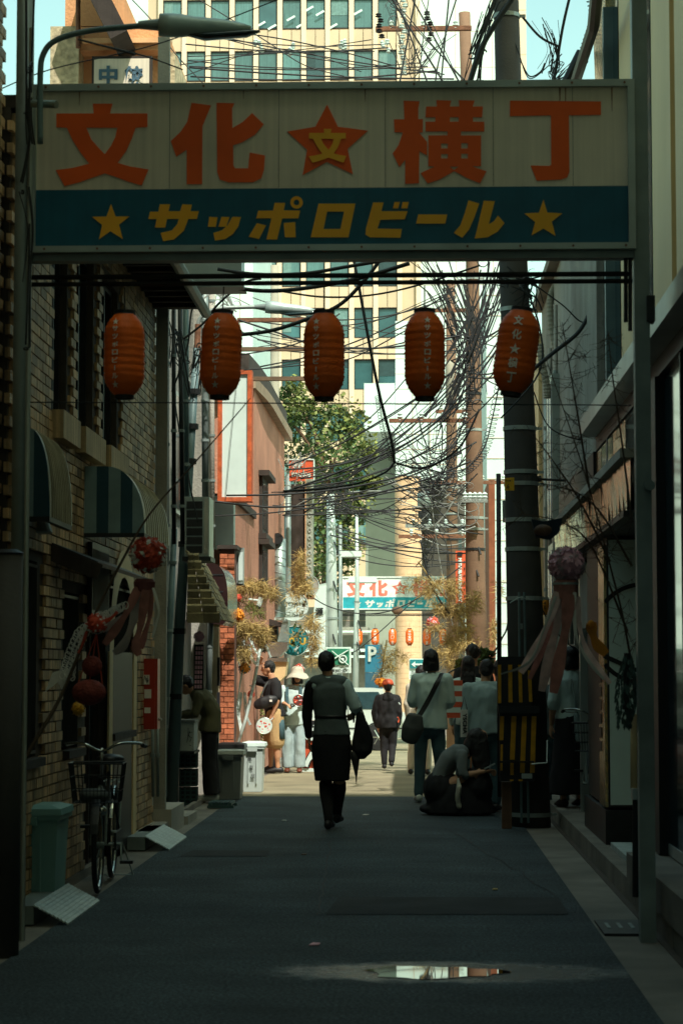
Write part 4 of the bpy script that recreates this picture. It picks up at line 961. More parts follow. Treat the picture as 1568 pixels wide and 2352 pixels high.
for i,(px,yt_,m_,lab) in enumerate(((1326,600,'concrete2','cream pipe at the near corner of the grey building'),(1312,600,'alu','pale pipe second from the near corner of the grey building'),(1301,640,'tealpaint','teal pipe third from the near corner of the grey building'),(1275,700,'concrete2','cream pipe left of the blue windows'),(1262,800,'concrete2','cream pipe close behind the dark pole'),(1253,860,'alu','white conduit nearest the dark pole'))):
    Yp = (r3f-.04)*F/(px-950) ; a = P(px,yt_,Yp); b = P(px,1480,Yp)
    t = thing('drain_pipe',lab,'pipe',b,'pipes on the right building'); MB().cyl(a,b,.022*Yp/24,n=8).build('pipe', M[m_], t, smooth=True)
    for k in range(3): MB().lathe(a.lerp(b,.2+.3*k),[(.02,-.02),(.036,-.02),(.036,.02),(.02,.02)],8).build('clip', M['steel'], t)
hose = thing('corrugated_hose','thick grey corrugated hose bending down the right building beside the fifth lantern','hose',P(1265,700,26.5))
hp = crv([P(1280,655,26.5),P(1268,668,26.5),P(1262,700,26.5),P(1266,750,26.5),P(1275,800,26.5)],10)
MB().tube(hp,[.045 if i%2 else .038 for i in range(len(hp))],10).build('hose', M['polegrey'], hose)
hp = crv([P(1240,790,25.6),P(1243,830,25.6),P(1254,880,25.6),P(1256,915,25.6)],10)
hose2 = thing('corrugated_hose','lower corrugated hose beneath the fifth lantern beside the dark pole','hose',P(1250,850,25.6)); MB().tube(hp,[.045 if i%2 else .038 for i in range(len(hp))],10).build('hose', M['polegrey'], hose2)
# wavy shutter
sw = thing('roller_shutter','cream slatted shutter low on the far right building','shutter',P(1270,1300,23.4))
for k in range(14): 
    z = P(0,1420-15*k,23.4).z; MB().tube([(1.66,23.42,z),(1.66,25.0,z)],.035,6).build('slat', M['cream'], sw)
# upper right: roof edge & ladder-like white slab
ur = thing('roof_gutter','dark slanted gutter and pipe at the upper right corner','gutter',P(1330,180,17.5))
MB().tube([P(1320,190,19.4),P(1362,60,17),P(1372,-40,16)],.05,8).build('gutter', M['dark'], ur); MB().tube([P(1300,190,19.6),P(1335,120,19.6)],.05,10).build('pipe', M['dark'], ur)
MB().obox(P(1385,95,18.6),(.03,0,.05),(0,.6,0),(-.01,0,.35)).build('glass_slat', M['gold'], ur)
sp_ = thing('coiled_cable','black spring-like coiled cable hanging near the top right','cable',P(1365,60,19))
cc = []
for k in range(150):
    t_ = k/149; bx = 1350+ 12*math.sin(t_*5); by = -20+170*t_; a = k*.75; c = P(bx,by,19.2); cc.append(c+Vector((math.cos(a)*.045,math.sin(a)*.045,0)))
MB().tube(cc,.004,4).build('coil', M['rubber'], sp_)
# ================================================================ NEAR GATE
GY = 12.3
gate = thing('alley_gate','metal gateway with a big red lettered white and blue sign over the alley','gate',(0,GY,0))
def gbx(x0,y0,x1,y1,Y0,Y1,name,m_,par=None): return bxp(x0,y0,x1,y1,Y0,Y1,name,m_,par or gate)
# posts
a = P(1469,-60,GY+.02)
MB().obox(((P(1473,600,GY).x),GY+.06,3.0),(.043,0,0),(0,.05,0),(.0,0,3.4)).build('post', M['steel'], gate)
MB().cyl((P(50,600,GY).x,GY+.05,-.05),(P(50,600,GY).x,GY+.05,6.4),.052,n=16).build('post', M['steel'], gate, smooth=True)
MB().cyl((P(70,600,GY).x,GY-.03,-.05),(P(70,600,GY).x,GY-.03,5.2),.014,n=8).build('conduit', M['alu'], gate)
MB().box(P(1480,745,GY+.1),P(1503,678,GY-.02)).build('junction_box', M['dark'], gate)
MB().cyl((P(1478,0,GY).x,GY,P(0,1120,GY).z),(P(1478,0,GY).x,GY-.05,P(0,1120,GY).z),.03).build('bolt_cap', M['steel'], gate)
xl, xr_ = P(72,0,GY).x, P(1453,0,GY).x; zt2, zb2 = P(0,197,GY).z, P(0,582,GY).z
MB().box((xl+.04,GY+.012,zb2+.04),(xr_-.04,GY+.24,zt2-.04)).build('sign_box', M['alu'], gate)
zmid = P(0,437,GY).z
MB().box((xl+.04,GY,zmid),(xr_-.04,GY+.010,zt2-.04)).build('upper_panel', M['sign_white'], gate)
MB().box((xl+.04,GY,zb2+.036),(xr_-.04,GY+.010,zmid-.001)).build('lower_panel', M['sign_blue'], gate)
for q0,q1,nm in (((xl,GY-.03,zt2-.04),(xr_,GY+.25,zt2),'top_frame'),((xl,GY-.03,zb2),(xr_,GY+.25,zb2+.036),'bottom_frame'),((xr_-.04,GY-.03,zb2+.0361),(xr_,GY+.25,zt2-.0401),'side_frame'),((xl,GY-.03,zb2+.0361),(xl+.04,GY+.25,zt2-.0401),'side_frame')):
    MB().box(q0,q1).build(nm, M['alu'], gate)
MB().box((xl,GY+.02,zb2-.042),(xr_+.02,GY+.12,zb2-.002)).build('beam', M['gold'] if False else M['steel'], gate)
for (ya,yb,xa_,xb_) in ((628,640,70,1440),(645,656,70,1447)):
    c = (P(0,ya,GY).z+P(0,yb,GY).z)/2; MB().cyl((P(xa_,0,GY).x,GY+.05,c),(P(xb_,0,GY).x,GY+.05,c),(P(0,ya,GY).z-P(0,yb,GY).z)/2,n=10).build('rail', M['dark'], gate, smooth=True)
for x in (1436,1446): MB().cyl(P(x,590,GY+.05),P(x,760 if x == 1446 else 740,GY+.05),.012).build('stay', M['dark'], gate)
H = .5
def s1(pl): return [(x*H,y*H) for x,y in pl]
def s2(pl): return [(784+x*H,y*H) for x,y in pl]
G_bun = [[(427,476),(518,476),(506,521),(678,521),(678,583),(624,587),(605,640),(580,695),(541,748),(600,765),(683,778),(652,852),(590,835),(530,812),(482,797),(430,815),(365,838),(298,855),(257,781),(330,772),(411,752),(370,700),(335,645),(308,587),(260,585),(260,521),(431,521)],[(398,587),(540,587),(530,630),(510,670),(482,708),(455,680),(420,640)]]
G_ka = [[(880,472),(970,484),(955,520),(930,580),(929,846),(858,846),(858,688),(840,700),(810,720),(785,648),(830,605),(860,560)]]
G_ka2 = [[(995,472),(1077,474),(1066,500),(1068,588),(1115,560),(1158,519),(1212,571),(1170,620),(1110,655),(1071,668),(1072,760),(1080,773),(1140,773),(1147,700),(1217,714),(1213,780),(1200,820),(1160,838),(1050,838),(1010,825),(998,790)]]
G_star = [(751,240),(776,291),(845,300),(798,342),(810,400),(751,372),(695,402),(705,344),(659,302),(724,291)]
G_yoko1 = [[(285,462),(358,465),(352,500),(352,547),(373,547),(373,608),(357,610),(393,652),(393,715),(357,695),(355,842),(292,845),(292,735),(265,768),(235,705),(262,665),(281,608),(243,608),(240,548),(288,548)]]
G_yoko2 = [[(435,460),(503,462),(497,489),(540,489),(537,460),(610,462),(602,489),(648,489),(645,539),(603,539),(603,559),(655,559),(655,604),(548,604),(548,622),(640,622),(640,763),(600,764),(665,787),(635,842),(575,818),(517,786),(450,825),(395,843),(363,795),(425,766),(398,763),(398,622),(486,622),(486,604),(385,604),(385,559),(430,559),(430,539),(385,539),(388,489),(437,489)],[(497,539),(537,539),(537,559),(497,559)],[(457,660),(487,660),(487,682),(457,682)],[(549,658),(579,658),(579,682),(549,682)],[(457,708),(487,708),(487,728),(457,728)],[(549,706),(579,706),(579,728),(549,728)],[(498,766),(536,766),(516,781)]]
G_cho = [[(773,462),(1190,466),(1190,528),(1043,530),(1045,790),(1035,815),(1005,825),(895,830),(867,760),(955,762),(962,755),(960,530),(772,534)]]
for gl,fn in ((G_bun,s1),(G_ka,s1),(G_ka2,s1),(G_yoko1,s2),(G_yoko2,s2),(G_cho,s2)):
    shape_px([fn(p) for p in gl], GY-.001, M['red'], 'character', gate, .002)
shape_px([G_star], GY-.001, M['red'], 'star', gate, .002)
bb_ = [[((x-257)/426*86+709, (y-476)/379*78+296) for x,y in p] for p in G_bun]
shape_px(bb_, GY-.008, M['yellow'], 'character', gate, .002)
K = []
K += [('star',[s1([(511,937),(532,994),(596,994),(548,1032),(565,1098),(508,1062),(455,1100),(470,1034),(424,996),(490,994)])])]
K += [('character',[s1([(735,938),(782,938),(775,970),(828,970),(838,938),(882,940),(876,970),(914,970),(905,1006),(866,1006),(845,1060),(800,1100),(750,1108),(738,1070),(790,1058),(815,1030),(822,1006),(768,1006),(760,1045),(712,1045),(720,1006),(682,1006),(690,972),(728,972)])])]
K += [('character',[s1([(962,996),(1000,998),(992,1042),(955,1042)]),s1([(1018,996),(1054,997),(1040,1042),(1003,1042)]),s1([(1068,996),(1107,997),(1095,1040),(1070,1075),(1035,1098),(988,1105),(980,1070),(1020,1058),(1045,1035)])])]
ring = lambda cx,cy,r: [(cx+r*math.cos(2*math.pi*i/20), cy+r*math.sin(2*math.pi*i/20)) for i in range(20)]
K += [('character',[s1([(1262,932),(1310,932),(1303,966),(1379,967),(1370,1003),(1296,1003),(1273,1100),(1224,1100),(1247,1003),(1177,1003),(1186,968),(1254,967)]),s1([(1180,1025),(1222,1035),(1190,1098),(1142,1088)]),s1([(1303,1024),(1356,1020),(1358,1090),(1308,1090)]),s1(ring(1362,930,29)),s1(ring(1362,930,13))])]
K += [('character',[s1([(1463,935),(1632,935),(1600,1090),(1427,1090)]),s1([(1502,972),(1580,972),(1563,1052),(1486,1052)])])]
K += [('character',[s2([(145,930),(193,930),(183,970),(303,970),(290,1007),(178,1010),(165,1050),(277,1052),(270,1092),(130,1090),(110,1078),(112,1050)]),s2([(243,928),(268,928),(260,957),(236,957)]),s2([(280,928),(309,928),(302,957),(274,957)])])]
K += [('character',[s2([(352,985),(485,985),(476,1027),(342,1027)])])]
K += [('character',[s2([(582,920),(632,935),(605,1010),(585,1055),(553,1092),(515,1070),(545,1035),(565,980)]),s2([(652,922),(703,924),(676,1030),(700,1015),(718,990),(748,1025),(715,1065),(670,1090),(610,1096),(620,1060)])])]
K += [('star',[s2([(926,917),(944,976),(1013,980),(965,1018),(982,1084),(926,1050),(871,1082),(888,1020),(838,980),(905,977)])])]
kp = []
for nm,pl in K: kp.append(shape_px(pl, GY-.001, M['yellow'], nm, gate, .002))
# far gate: a copy with its own label; its katakana are pale
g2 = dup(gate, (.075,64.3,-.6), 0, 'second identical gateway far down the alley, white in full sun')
kn = {k.data.name for k in kp}
pal = mat('letter_white',(.7,.7,.62),.5); pinkr = mat('sunlit_red',(.75,.2,.14),.5); tb_ = mat('sunlit_blue',(.03,.35,.42),.4); pw = mat('sunlit_white',(.8,.84,.8),.5)  # lighter copies of the near sign's colours, sunlight put into them
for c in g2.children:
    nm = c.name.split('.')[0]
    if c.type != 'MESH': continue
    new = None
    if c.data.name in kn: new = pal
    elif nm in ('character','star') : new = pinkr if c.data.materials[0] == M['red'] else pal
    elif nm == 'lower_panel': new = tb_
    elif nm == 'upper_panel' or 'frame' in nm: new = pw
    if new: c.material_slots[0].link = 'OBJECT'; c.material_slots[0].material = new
for sx in (392,641,884,1130,1312):
    q_ = P(sx,0,GY).x; MB().box((q_-.0012,GY-.0016,zmid+.002),(q_+.0012,GY-.0002,zt2-.041)).build('seam', M['mortar'], gate)
for sx in range(110,1440,120):
    for zz in (zt2-.02,zb2+.018): MB().cyl((P(sx,0,GY).x,GY-.036,zz),(P(sx,0,GY).x,GY-.029,zz),.007,n=8).build('bolt', M['rust'] if sx%240 else M['dark'], gate)
rr2 = mat('rust_run',(.30,.17,.09),.8,var=.4,sc=20)
for sx,l_,w2 in ((1283,.10,.006),(1296,.19,.004),(838,.07,.004),(1402,.14,.005),(560,.05,.003),(185,.08,.004)):
    q_ = P(sx,0,GY).x; z_ = zt2-.041; MB().quad((q_-w2,GY-.0015,z_),(q_+w2,GY-.0015,z_),(q_+w2*.3,GY-.0015,z_-l_),(q_-w2*.3,GY-.0015,z_-l_)).build('rust_run', rr2, gate)
# small lamp bracket and wiring on left post
wj = thing('spotlight','small grey spotlight clamped to the left gate post','lamp',P(100,240,GY-.1))
MB().cyl(P(75,238,GY-.12),P(130,240,GY-.2),.022).build('barrel', M['duct'], wj); MB().cyl(P(70,225,GY-.1),P(70,214,GY-.1),.018).build('ring', M['alu'], wj)
wirebundle('cable_tangle','dark cable bundle tied up the left gate post',[(72,-40),(68,150),(66,260),(72,330),(60,430)],12.15,14,.006,8,spread=6)
wirebundle('cable_tangle','cable ends looped below the sign on the left post',[(60,430),(72,520),(66,640),(64,800)],12.15,6,.005,9,spread=5)
ps = thing('gate_pole_sleeve','thick dark pipe standing at the very left edge','post',(P(35,0,11.6).x,11.6,0))
MB().cyl((P(30,0,11.6).x,11.6,-.02),(P(30,0,11.6).x,11.6,P(0,1275,11.6).z),.088,n=18).build('pipe', M['poledark'], ps, smooth=True)
MB().lathe((P(30,0,11.6).x,11.6,P(0,1275,11.6).z),[(.088,0),(.095,.01),(.06,.03)],18).build('cap', M['dark'], ps)
# ================================================================ LANTERNS
def lantern(lab, cx, cy, Y, hw, hh, chars, tilt=0, tx=0, group='red paper lanterns under the near gate', tw=.036):
    c = P(cx,cy,Y); s = Y/F; rx = hw*s; rz = hh*s
    t = thing('paper_lantern', lab, 'lantern', c, group)
    prof = []; N = 44
    def rad(v):
        v = abs(v)
        return rx*(1-(max(0,(v-.45))/.55)**2.2*.55) if v > .45 else rx
    for i in range(N+1):
        v = -1+2*i/N; prof.append((rad(v)*((1.0 if i%2 else .968)+.012*math.sin(i*1.7+cx)), v*rz*.93))
    MB().lathe(c, prof, 28).build('shade', M['lantern'], t, smooth=True)
    cr_ = rad(.97)*1.0
    MB().lathe(c, [(cr_*.98,rz*.92),(cr_,rz*.92),(cr_,rz),(cr_*.9,rz),(cr_*.9,rz*.93)], 24).build('cap', M['black'], t)
    MB().lathe(c, [(cr_*.94,-rz*.92),(cr_*.94,-rz*1.0),(cr_*.85,-rz)], 24).build('cap', M['black'], t)
    MB().cyl(c+Vector((0,0,rz*.99)),c+Vector((0,0,rz*.99+.14)),.004,n=5).build('hook', M['dark'], t)
    n = len(chars); top = rz*.80; st_ = 2*top/n
    for i,ch in enumerate(chars):
        zc = top-st_*(i+.5)
        def fn(u,q,w_,zc=zc):
            z = zc+q; r = rad(z/(rz*.93))+.002+(.001 if w_ > 0 else 0); a = (u+tx*s)/r
            return c+Vector((math.sin(a)*r,-math.cos(a)*r,z))
        ww_ = tw if ch not in 'ー│' else tw*.28
        if ch == '★': text(ch,(0,0,0),tw*1.15,tw*1.15,M['pink_ink'],'character',t,fn=fn,depth=.001)
        elif ch == 'ー': text('|',(0,0,0),.006,st_*.6,M['pink_ink'],'character',t,fn=fn,bold=.01,depth=.001)
        else: text(ch,(0,0,0),tw,st_*.70,M['pink_ink'],'character',t,fn=fn,bold=.025,depth=.001)
    if tilt:
        t.rotation_euler = (0,math.radians(tilt),0)
    return t
beer = '★サッポロビール★'
lantern('leftmost red paper lantern, hanging before the dark brick wall windows',286,815,GY+.05,48,103,beer,0,-16)
lantern('second red lantern from the left, in front of the curved lamp arm',508,815,GY+.05,48,104,beer,2,-8)
lantern('middle red lantern, hanging before the beige office tower',744,817,GY+.05,48,106,beer,0,-17)
lantern('fourth red lantern, right of the long diagonal cable',975,815,GY+.05,47.5,107,beer,0,6)
lantern('tilted red lantern on the right with larger pale characters, by the dark pole',1185,808,GY+.05,49,104,'文化★横丁',8,-6,tw=.055)
for i,(x,ch) in enumerate(((823,'文化★横丁'),(861,'文化★横丁'),(901,beer),(940,'文化★横丁'),(980,beer),(1017,'文化★横丁'))):
    lantern(['small red lantern half hidden by the thin mint pole','small red lantern second from left under the far gate, above the blue parking sign','small far red lantern in front of the grey wall, left of the tiled pillar','small far red lantern hanging before the tiled pillar','small far red lantern beneath the coral paper ball','small far red lantern at the right end, among dry bamboo leaves'][i],x,1463,62,9.3,20,ch,0,0,'small red lanterns under the far gate',tw=.1)
# ================================================================ SMALL THINGS
def bin_(lab, x0, x1, yt_, Y, m_, lidm, dep=.4, lid=True, txt=None):
    g = gz(Y); a = P(x0,0,Y).x; b = P(x1,0,Y).x; h = P(0,yt_,Y).z-g
    t = thing('rubbish_bin', lab, 'bin', ((a+b)/2,Y,g), 'lidded plastic bins along the left wall')
    k = .06*(b-a); c = MB(); z0, z1 = g+.005, g+h*.86
    c.rings([[(a+k,Y+.03,z0),(b-k,Y+.03,z0),(b-k,Y+dep-.03,z0),(a+k,Y+dep-.03,z0)],[(a,Y,z1),(b,Y,z1),(b,Y+dep,z1),(a,Y+dep,z1)]])
    c.build('body', M[m_], t)
    MB().box((a-.02,Y-.02,z1),(b+.02,Y+dep+.02,z1+.03)).build('rim', M[m_], t)
    l = MB().rings([[(a-.03,Y-.03,z1+.031),(b+.03,Y-.03,z1+.031),(b+.03,Y+dep+.03,z1+.031),(a-.03,Y+dep+.03,z1+.031)],[(a-.025,Y-.025,z1+.07),(b+.025,Y-.025,z1+.07),(b+.025,Y+dep+.025,z1+.07),(a-.025,Y+dep+.025,z1+.07)],[(a+.05,Y+.05,g+h),(b-.05,Y+.05,g+h),(b-.05,Y+dep-.05,g+h),(a+.05,Y+dep-.05,g+h)]])
    l.build('lid', M[lidm], t)
    MB().box(((a+b)/2-.06,Y-.045,z1-.03),((a+b)/2+.06,Y-.022,z1+.02)).build('handle', M[m_], t)
    for k2 in (.3,.7): MB().box((a+(b-a)*k2-.006,Y+.0-.004,z0+.1),(a+(b-a)*k2+.006,Y+.012,z1-.05)).build('rib', M[m_], t)
    if txt:
        for i,ch in enumerate(txt): text(ch,(a+(b-a)*.36+.02*i,Y-.006,g+h*(.66-.17*i)),.055,.055,M['black'],'character',t,depth=.001)
    return t
bin_('pale teal lidded bin behind the left gate post, nearest of the bins',22,150,1850,13.75,'binteal','binteal',.45)
bin_('grey plastic bin with pale lid in the shade beside the bending person',501,560,1722,25.4,'bingrey','foam',.4)
bin_('dark lidded bin just behind the grey one at the shadow edge',505,562,1706,26.3,'bingrey','black',.4)
bin_('bright mint bin with handwriting standing in the sun',562,608,1703,27.0,'polewhite','white',.4,txt='風恵屋')
# ramp plates
def ramp(lab, y0, y1, zt):
    t = thing('kerb_ramp', lab, 'ramp', (-2.2,y0,0), 'chequered kerb ramps')
    MB().box((WL+.02,y0,0),(-2.25,y1,zt)).build('platform', M['steel'], t)
    n = 9
    for k in range(n):
        x0 = -2.25+.21*k/n; x1 = -2.25+.21*(k+1)/n; z0 = zt*(1-k/n)+.004; z1 = zt*(1-(k+1)/n)+.004
        MB().rings([[(x0,y0,z0-.006),(x1-.006,y0,z1-.006),(x1-.006,y0,z1+.004),(x0,y0,z0+.006)],[(x0,y1,z0-.006),(x1-.006,y1,z1-.006),(x1-.006,y1,z1+.004),(x0,y1,z0+.006)]]).build('slat', M['stainless'] if False else mat('ramp_plate',(.42,.48,.46),.5,.2,sc=12,bump=.1), t)
ramp('grey ribbed kerb ramp at the foot of the near teal bin', 12.95, 14.25, .11)
ramp('grey ribbed kerb ramp beyond the parked bicycle', 18.3, 19.7, .11)
# crates, box, pallet
def crate(lab,x0,x1,yb,yt_,Y,m_='crate'):
    a = P(x0,yb,Y); b = P(x1,yt_,Y); t = thing('bottle_crate',lab,'crate',(a.x,Y,a.z),'stacked bottle crates')
    h = b.z-a.z
    MB().box((a.x+.01,Y+.012,a.z),(b.x-.01,Y+.3,b.z-.01)).build('body', M['black'], t)
    for k in range(4): z = a.z+h*k/4; MB().box((a.x,Y,z+.003),(b.x,Y+.011,z+h*.11)).build('side_rail', M[m_], t)
    for k in range(4): x = a.x+(b.x-a.x)*k/3-.012*(k>0)-.0*(k==0); MB().box((x,Y-.006,a.z+.002),(x+.02,Y-.001,b.z)).build('upright', M[m_], t)
cz = [1848,1800,1752]
for i,(yb,yt_) in enumerate(((1849,1808),(1806,1766),(1764,1726))): crate(['bottom dark green bottle crate in the stack by the bending person','middle dark green bottle crate in the stack','top dark green bottle crate, under the foam box'][i],412,452,yb,yt_,24.3)
fb = thing('foam_box','grey foam box with scribbled side standing on the crate stack','box',P(400,1722,24.1))
a = P(398,1724,24.1); b = P(446,1654,24.1); MB().box((a.x,24.1,a.z),(b.x,24.5,b.z-.03)).build('body', M['foam'], fb); MB().box((a.x-.01,24.09,b.z-.029),(b.x+.01,24.51,b.z)).build('lid', M['bingrey'], fb)
sc2 = MB()
for k in range(8): sc2.cyl(P(R.uniform(429,444),R.uniform(1665,1715),24.09),P(R.uniform(429,444),R.uniform(1665,1715),24.09),.003,n=4)
sc2.build('scribble', M['black'], fb)
tbx = thing('small_table','dark slatted stand carrying the foam box','stand',P(420,1730,24.4)); a = P(396,1731,24.05)
MB().box((a.x-.02,24.0,a.z),(P(455,0,24).x,24.6,P(0,1725,24).z-.004)).build('top', M['dark'], tbx)
for x in (398,): MB().box((P(x,0,24.05).x,24.03,0),(P(x,0,24).x+.03,24.07,a.z)).build('leg', M['dark'], tbx)
pal_ = thing('pallet','dark plastic pallet lying flat by the crates','pallet',P(517,1858,24.0))
for k in range(6): MB().box((P(488,0,24).x+.045*k,23.9,.03),(P(488,0,24).x+.045*k+.03,24.4,.06)).build('slat', M['crate'], pal_)
MB().box((P(486,0,24).x,23.9,0),(P(545,0,24).x,23.95,.029)).build('bearer', M['crate'], pal_); MB().box((P(486,0,24).x,24.35,0),(P(545,0,24).x,24.4,.029)).build('bearer', M['crate'], pal_)
# ---------------------------------------------------------------- bicycle
def bicycle(lab, loc, rz):
    t = thing('bicycle', lab, 'bicycle', (0,0,0), 'parked city bicycles')
    r = .325
    def wheel(y):
        c = Vector((0,y,r)); pts = lambda rr: [c+Vector((0,math.cos(2*math.pi*i/28)*rr,math.sin(2*math.pi*i/28)*rr)) for i in range(29)]
        w_ = MB().tube(pts(r-.018),.018,8,cap=False).build('wheel', M['black'], t, smooth=True)
        MB().tube(pts(r-.045),.009,6,cap=False).build('rim', M['stainless'], w_); s_ = MB()
        for i in range(18):
            a = 2*math.pi*i/18; s_.cyl(c+Vector((.02*(-1)**i,0,0)),c+Vector((0,math.cos(a)*(r-.05),math.sin(a)*(r-.05))),.0012,n=3)
        s_.build('spokes', M['stainless'], w_); MB().cyl(c-Vector((.04,0,0)),c+Vector((.04,0,0)),.022).build('hub', M['steel'], w_)
    wheel(0); wheel(1.1)
    def mud(y):
        c = Vector((0,y,r)); MB().loft([c+Vector((0,math.cos(a)*(r+.02),math.sin(a)*(r+.02))) for a in [math.radians(q) for q in range(-10 if y > .5 else 20,171 if y < .5 else 160,12)]],(lambda n_:[(.028,.003)]*n_)(len(range(-10 if y > .5 else 20,171 if y < .5 else 160,12))),side=(1,0,0),n=8).build('mudguard', M['stainless'] if y > .5 else M['dark'], t)
    mud(0); mud(1.1)
    fr = MB(); fr.cyl((0,.19,.86),(0,.14,.72),.018).cyl((0,.15,.74),(0,.66,.29),.018).cyl((0,.17,.80),(0,.64,.42),.013).cyl((0,.66,.28),(0,.80,.78),.014)
    for s_ in (-1,1): fr.cyl((.045*s_,.66,.28),(.055*s_,1.1,r),.009).cyl((.02*s_,.77,.68),(.055*s_,1.1,r),.008)
    fr.build('frame', M['dark'], t, smooth=True)
    fk = MB()
    for s_ in (-1,1): fk.tube([(.05*s_,0,r),(.045*s_,.10,.62),(.0,.14,.72)],.010,6)
    fk.build('fork', M['steel'], t)
    MB().tube(crv([(-.28,.36,.98),(-.24,.28,1.0),(-.12,.17,1.0),(0,.19,.95),(.12,.17,1.0),(.24,.28,1.0),(.28,.36,.98)],5),.010,6).cyl((0,.19,.84),(0,.20,.97),.012).build('handlebar', M['stainless'], t, smooth=True)
    for s_ in (-1,1): MB().cyl((.27*s_,.32,.985),(.285*s_,.42,.975),.015).build('grip', M['black'], t)
    MB().tube([(-.27,.33,.99),(-.24,.22,.975),(-.16,.16,.97)],.004,4).build('brake_lever', M['stainless'], t)
    bk_ = MB(); x0,x1,yA,yB,z0,z1 = -.15,.15,-.22,.08,.62,.88
    for z,k in ((z1,0),(z1-.09,.01),(z1-.18,.02),(z0,.03)):
        bk_.tube([(x0-.03+k,yA-.02+k,z),(x1+.03-k,yA-.02+k,z),(x1+.03-k,yB-k,z),(x0-.03+k,yB-k,z),(x0-.03+k,yA-.02+k,z)],.004 if z != z1 else .007,4)
    for i in range(14):
        f_ = i/13; bk_.cyl((x0-.03+f_*(x1-x0+.06),yA-.02,z1),(x0+f_*(x1-x0),yA+.01,z0),.0025,n=3).cyl((x0-.03+f_*(x1-x0+.06),yB,z1),(x0+f_*(x1-x0),yB-.03,z0),.0025,n=3)
        bk_.cyl((x0-.03,yA-.02+f_*(yB-yA),z1),(x0,yA+f_*(yB-yA),z0),.0025,n=3).cyl((x1+.03,yA-.02+f_*(yB-yA),z1),(x1,yA+f_*(yB-yA),z0),.0025,n=3).cyl((x0,yA+f_*(yB-yA),z0),(x1,yA+f_*(yB-yA),z0),.0025,n=3)
    b_ = bk_.build('basket', M['dark'], t)
    MB().loft([(0,.72,.86),(0,.80,.875),(0,.92,.87),(0,.96,.86)],[(.03,.02),(.06,.03),(.10,.035),(.08,.02)],side=(1,0,0)).build('saddle', M['black'], t, smooth=True)
    MB().cyl((0,.80,.70),(0,.82,.86),.012).build('seat_post', M['stainless'], t)
    MB().box((.055,.62,.24),(.07,1.1,.36)).build('chain_cover', M['dark'], t)
    MB().cyl((-.1,.66,.28),(.1,.66,.28),.012).cyl((.1,.66,.28),(.11,.60,.16),.008).cyl((-.1,.66,.28),(-.11,.72,.40),.008).build('crank', M['steel'], t)
    for s_ in (-1,1): MB().box((.10*s_,.66-.06*s_-.04,.28-.12*s_-.01),(.19*s_,.66-.06*s_+.04,.28-.12*s_+.01)).build('pedal', M['black'], t)
    MB().tube([(-.05,1.1,r),(-.15,1.16,.02),(.15,1.16,.02),(.05,1.1,r)],.008,5).build('stand', M['steel'], t)
    rk = MB()
    for s_ in (-1,0,1): rk.cyl((.06*s_,.86,.70),(.06*s_,1.28,.70),.006,n=4)
    rk.cyl((-.06,1.28,.70),(.06,1.28,.70),.006).cyl((.06,1.2,.70),(.05,1.1,.33),.006).cyl((-.06,1.2,.70),(-.05,1.1,.33),.006); rk.build('carrier', M['steel'], t)
    MB().ell((.03,-.08,.56),(.035,.05,.035)).build('headlight', M['stainless'], t, smooth=True)
    t.location = loc; t.rotation_euler = (0,0,rz); return t
bk1 = bicycle('black city bicycle with wire basket parked against the brick wall', (-2.13,14.75,0), math.radians(3))
bk2 = dup(bk1, (1.66,20.6,.13), math.radians(-6), 'bicycle standing in the dark entrance right of the thick pole')
bag_b = MB().loft([(-2.2,14.66,.66),(-2.1,14.68,.66)],[(.07,.05),(.07,.05)],side=(0,1,0),dome=True).build('cloth_bundle', M['grey_cloth'], None, smooth=True); tag(bag_b,'grey cloth bundle lying in the bicycle basket','bundle')
# ---------------------------------------------------------------- signs in the sun
def disc(name, lab, cx, cy, rp, Y, m_, ry=None, rim='white', cat='sign'):
    t = thing(name, lab, cat, P(cx,cy,Y)); ax = Matrix.Rotation(math.pi/2,3,'X'); r = rp*Y/F
    MB().lathe(P(cx,cy,Y), [(.001,.0),(r*.96,.0),(r*.96,-.08),(.001,-.08)], 36, ax).build('face', M[m_] if isinstance(m_,str) else m_, t)
    MB().lathe(P(cx,cy,Y), [(r*.962,.012),(r,.012),(r,-.1),(r*.962,-.1)], 36, ax).build('rim', M[rim], t)
    return t
bxY = 36
ds = thing('vertical_signboard','tall dark signboard edged with round bulbs beside the tree','sign',P(693,1370,37))
bxp(668,1112,702,1365,37,37.3,'face','darkwood',ds); bxp(702.5,1100,718,1372,36.95,37.35,'strip','greenwall',ds); bxp(663,1366,719,1375,36.95,37.35,'base_rail','rust',ds); bxp(700,1100,703,1372,36.93,36.949,'edge',mat('edge_pink',(.6,.35,.2),.6),ds)
for k in range(15):
    c = P(711,1112+17.5*k,36.93); MB().tube([c+Vector((math.cos(a)*.026,0,math.sin(a)*.032)) for a in [2*math.pi*i/12 for i in range(13)]],.007,5).build('bulb', M['foam'], ds)
s3 = thing('floor_sign','orange-red projecting sign for the third floor with white letters','sign',P(692,1082,38.5))
bxp(664,1057,719,1104,38.4,38.6,'face','redsign',s3); bxp(662,1054,721,1056.5,38.38,38.62,'frame','white',s3); bxp(719.5,1057,721.5,1106,38.38,38.62,'frame','white',s3)
text('3F',P(684,1069,38.38),.17,.085,M['white'],'lettering',s3,bold=.02,depth=.004); text('moke',P(692,1088,38.38),.34,.11,M['white'],'lettering',s3,bold=.03,depth=.004)
d1 = disc('round_sign','big white round sign reading OKI with a small mug drawing','',0,0,1,1,'white') if False else None
d1 = disc('round_sign','white round sign with black letters OKI and a small mug drawing',674,1392,34,36.5,'white')
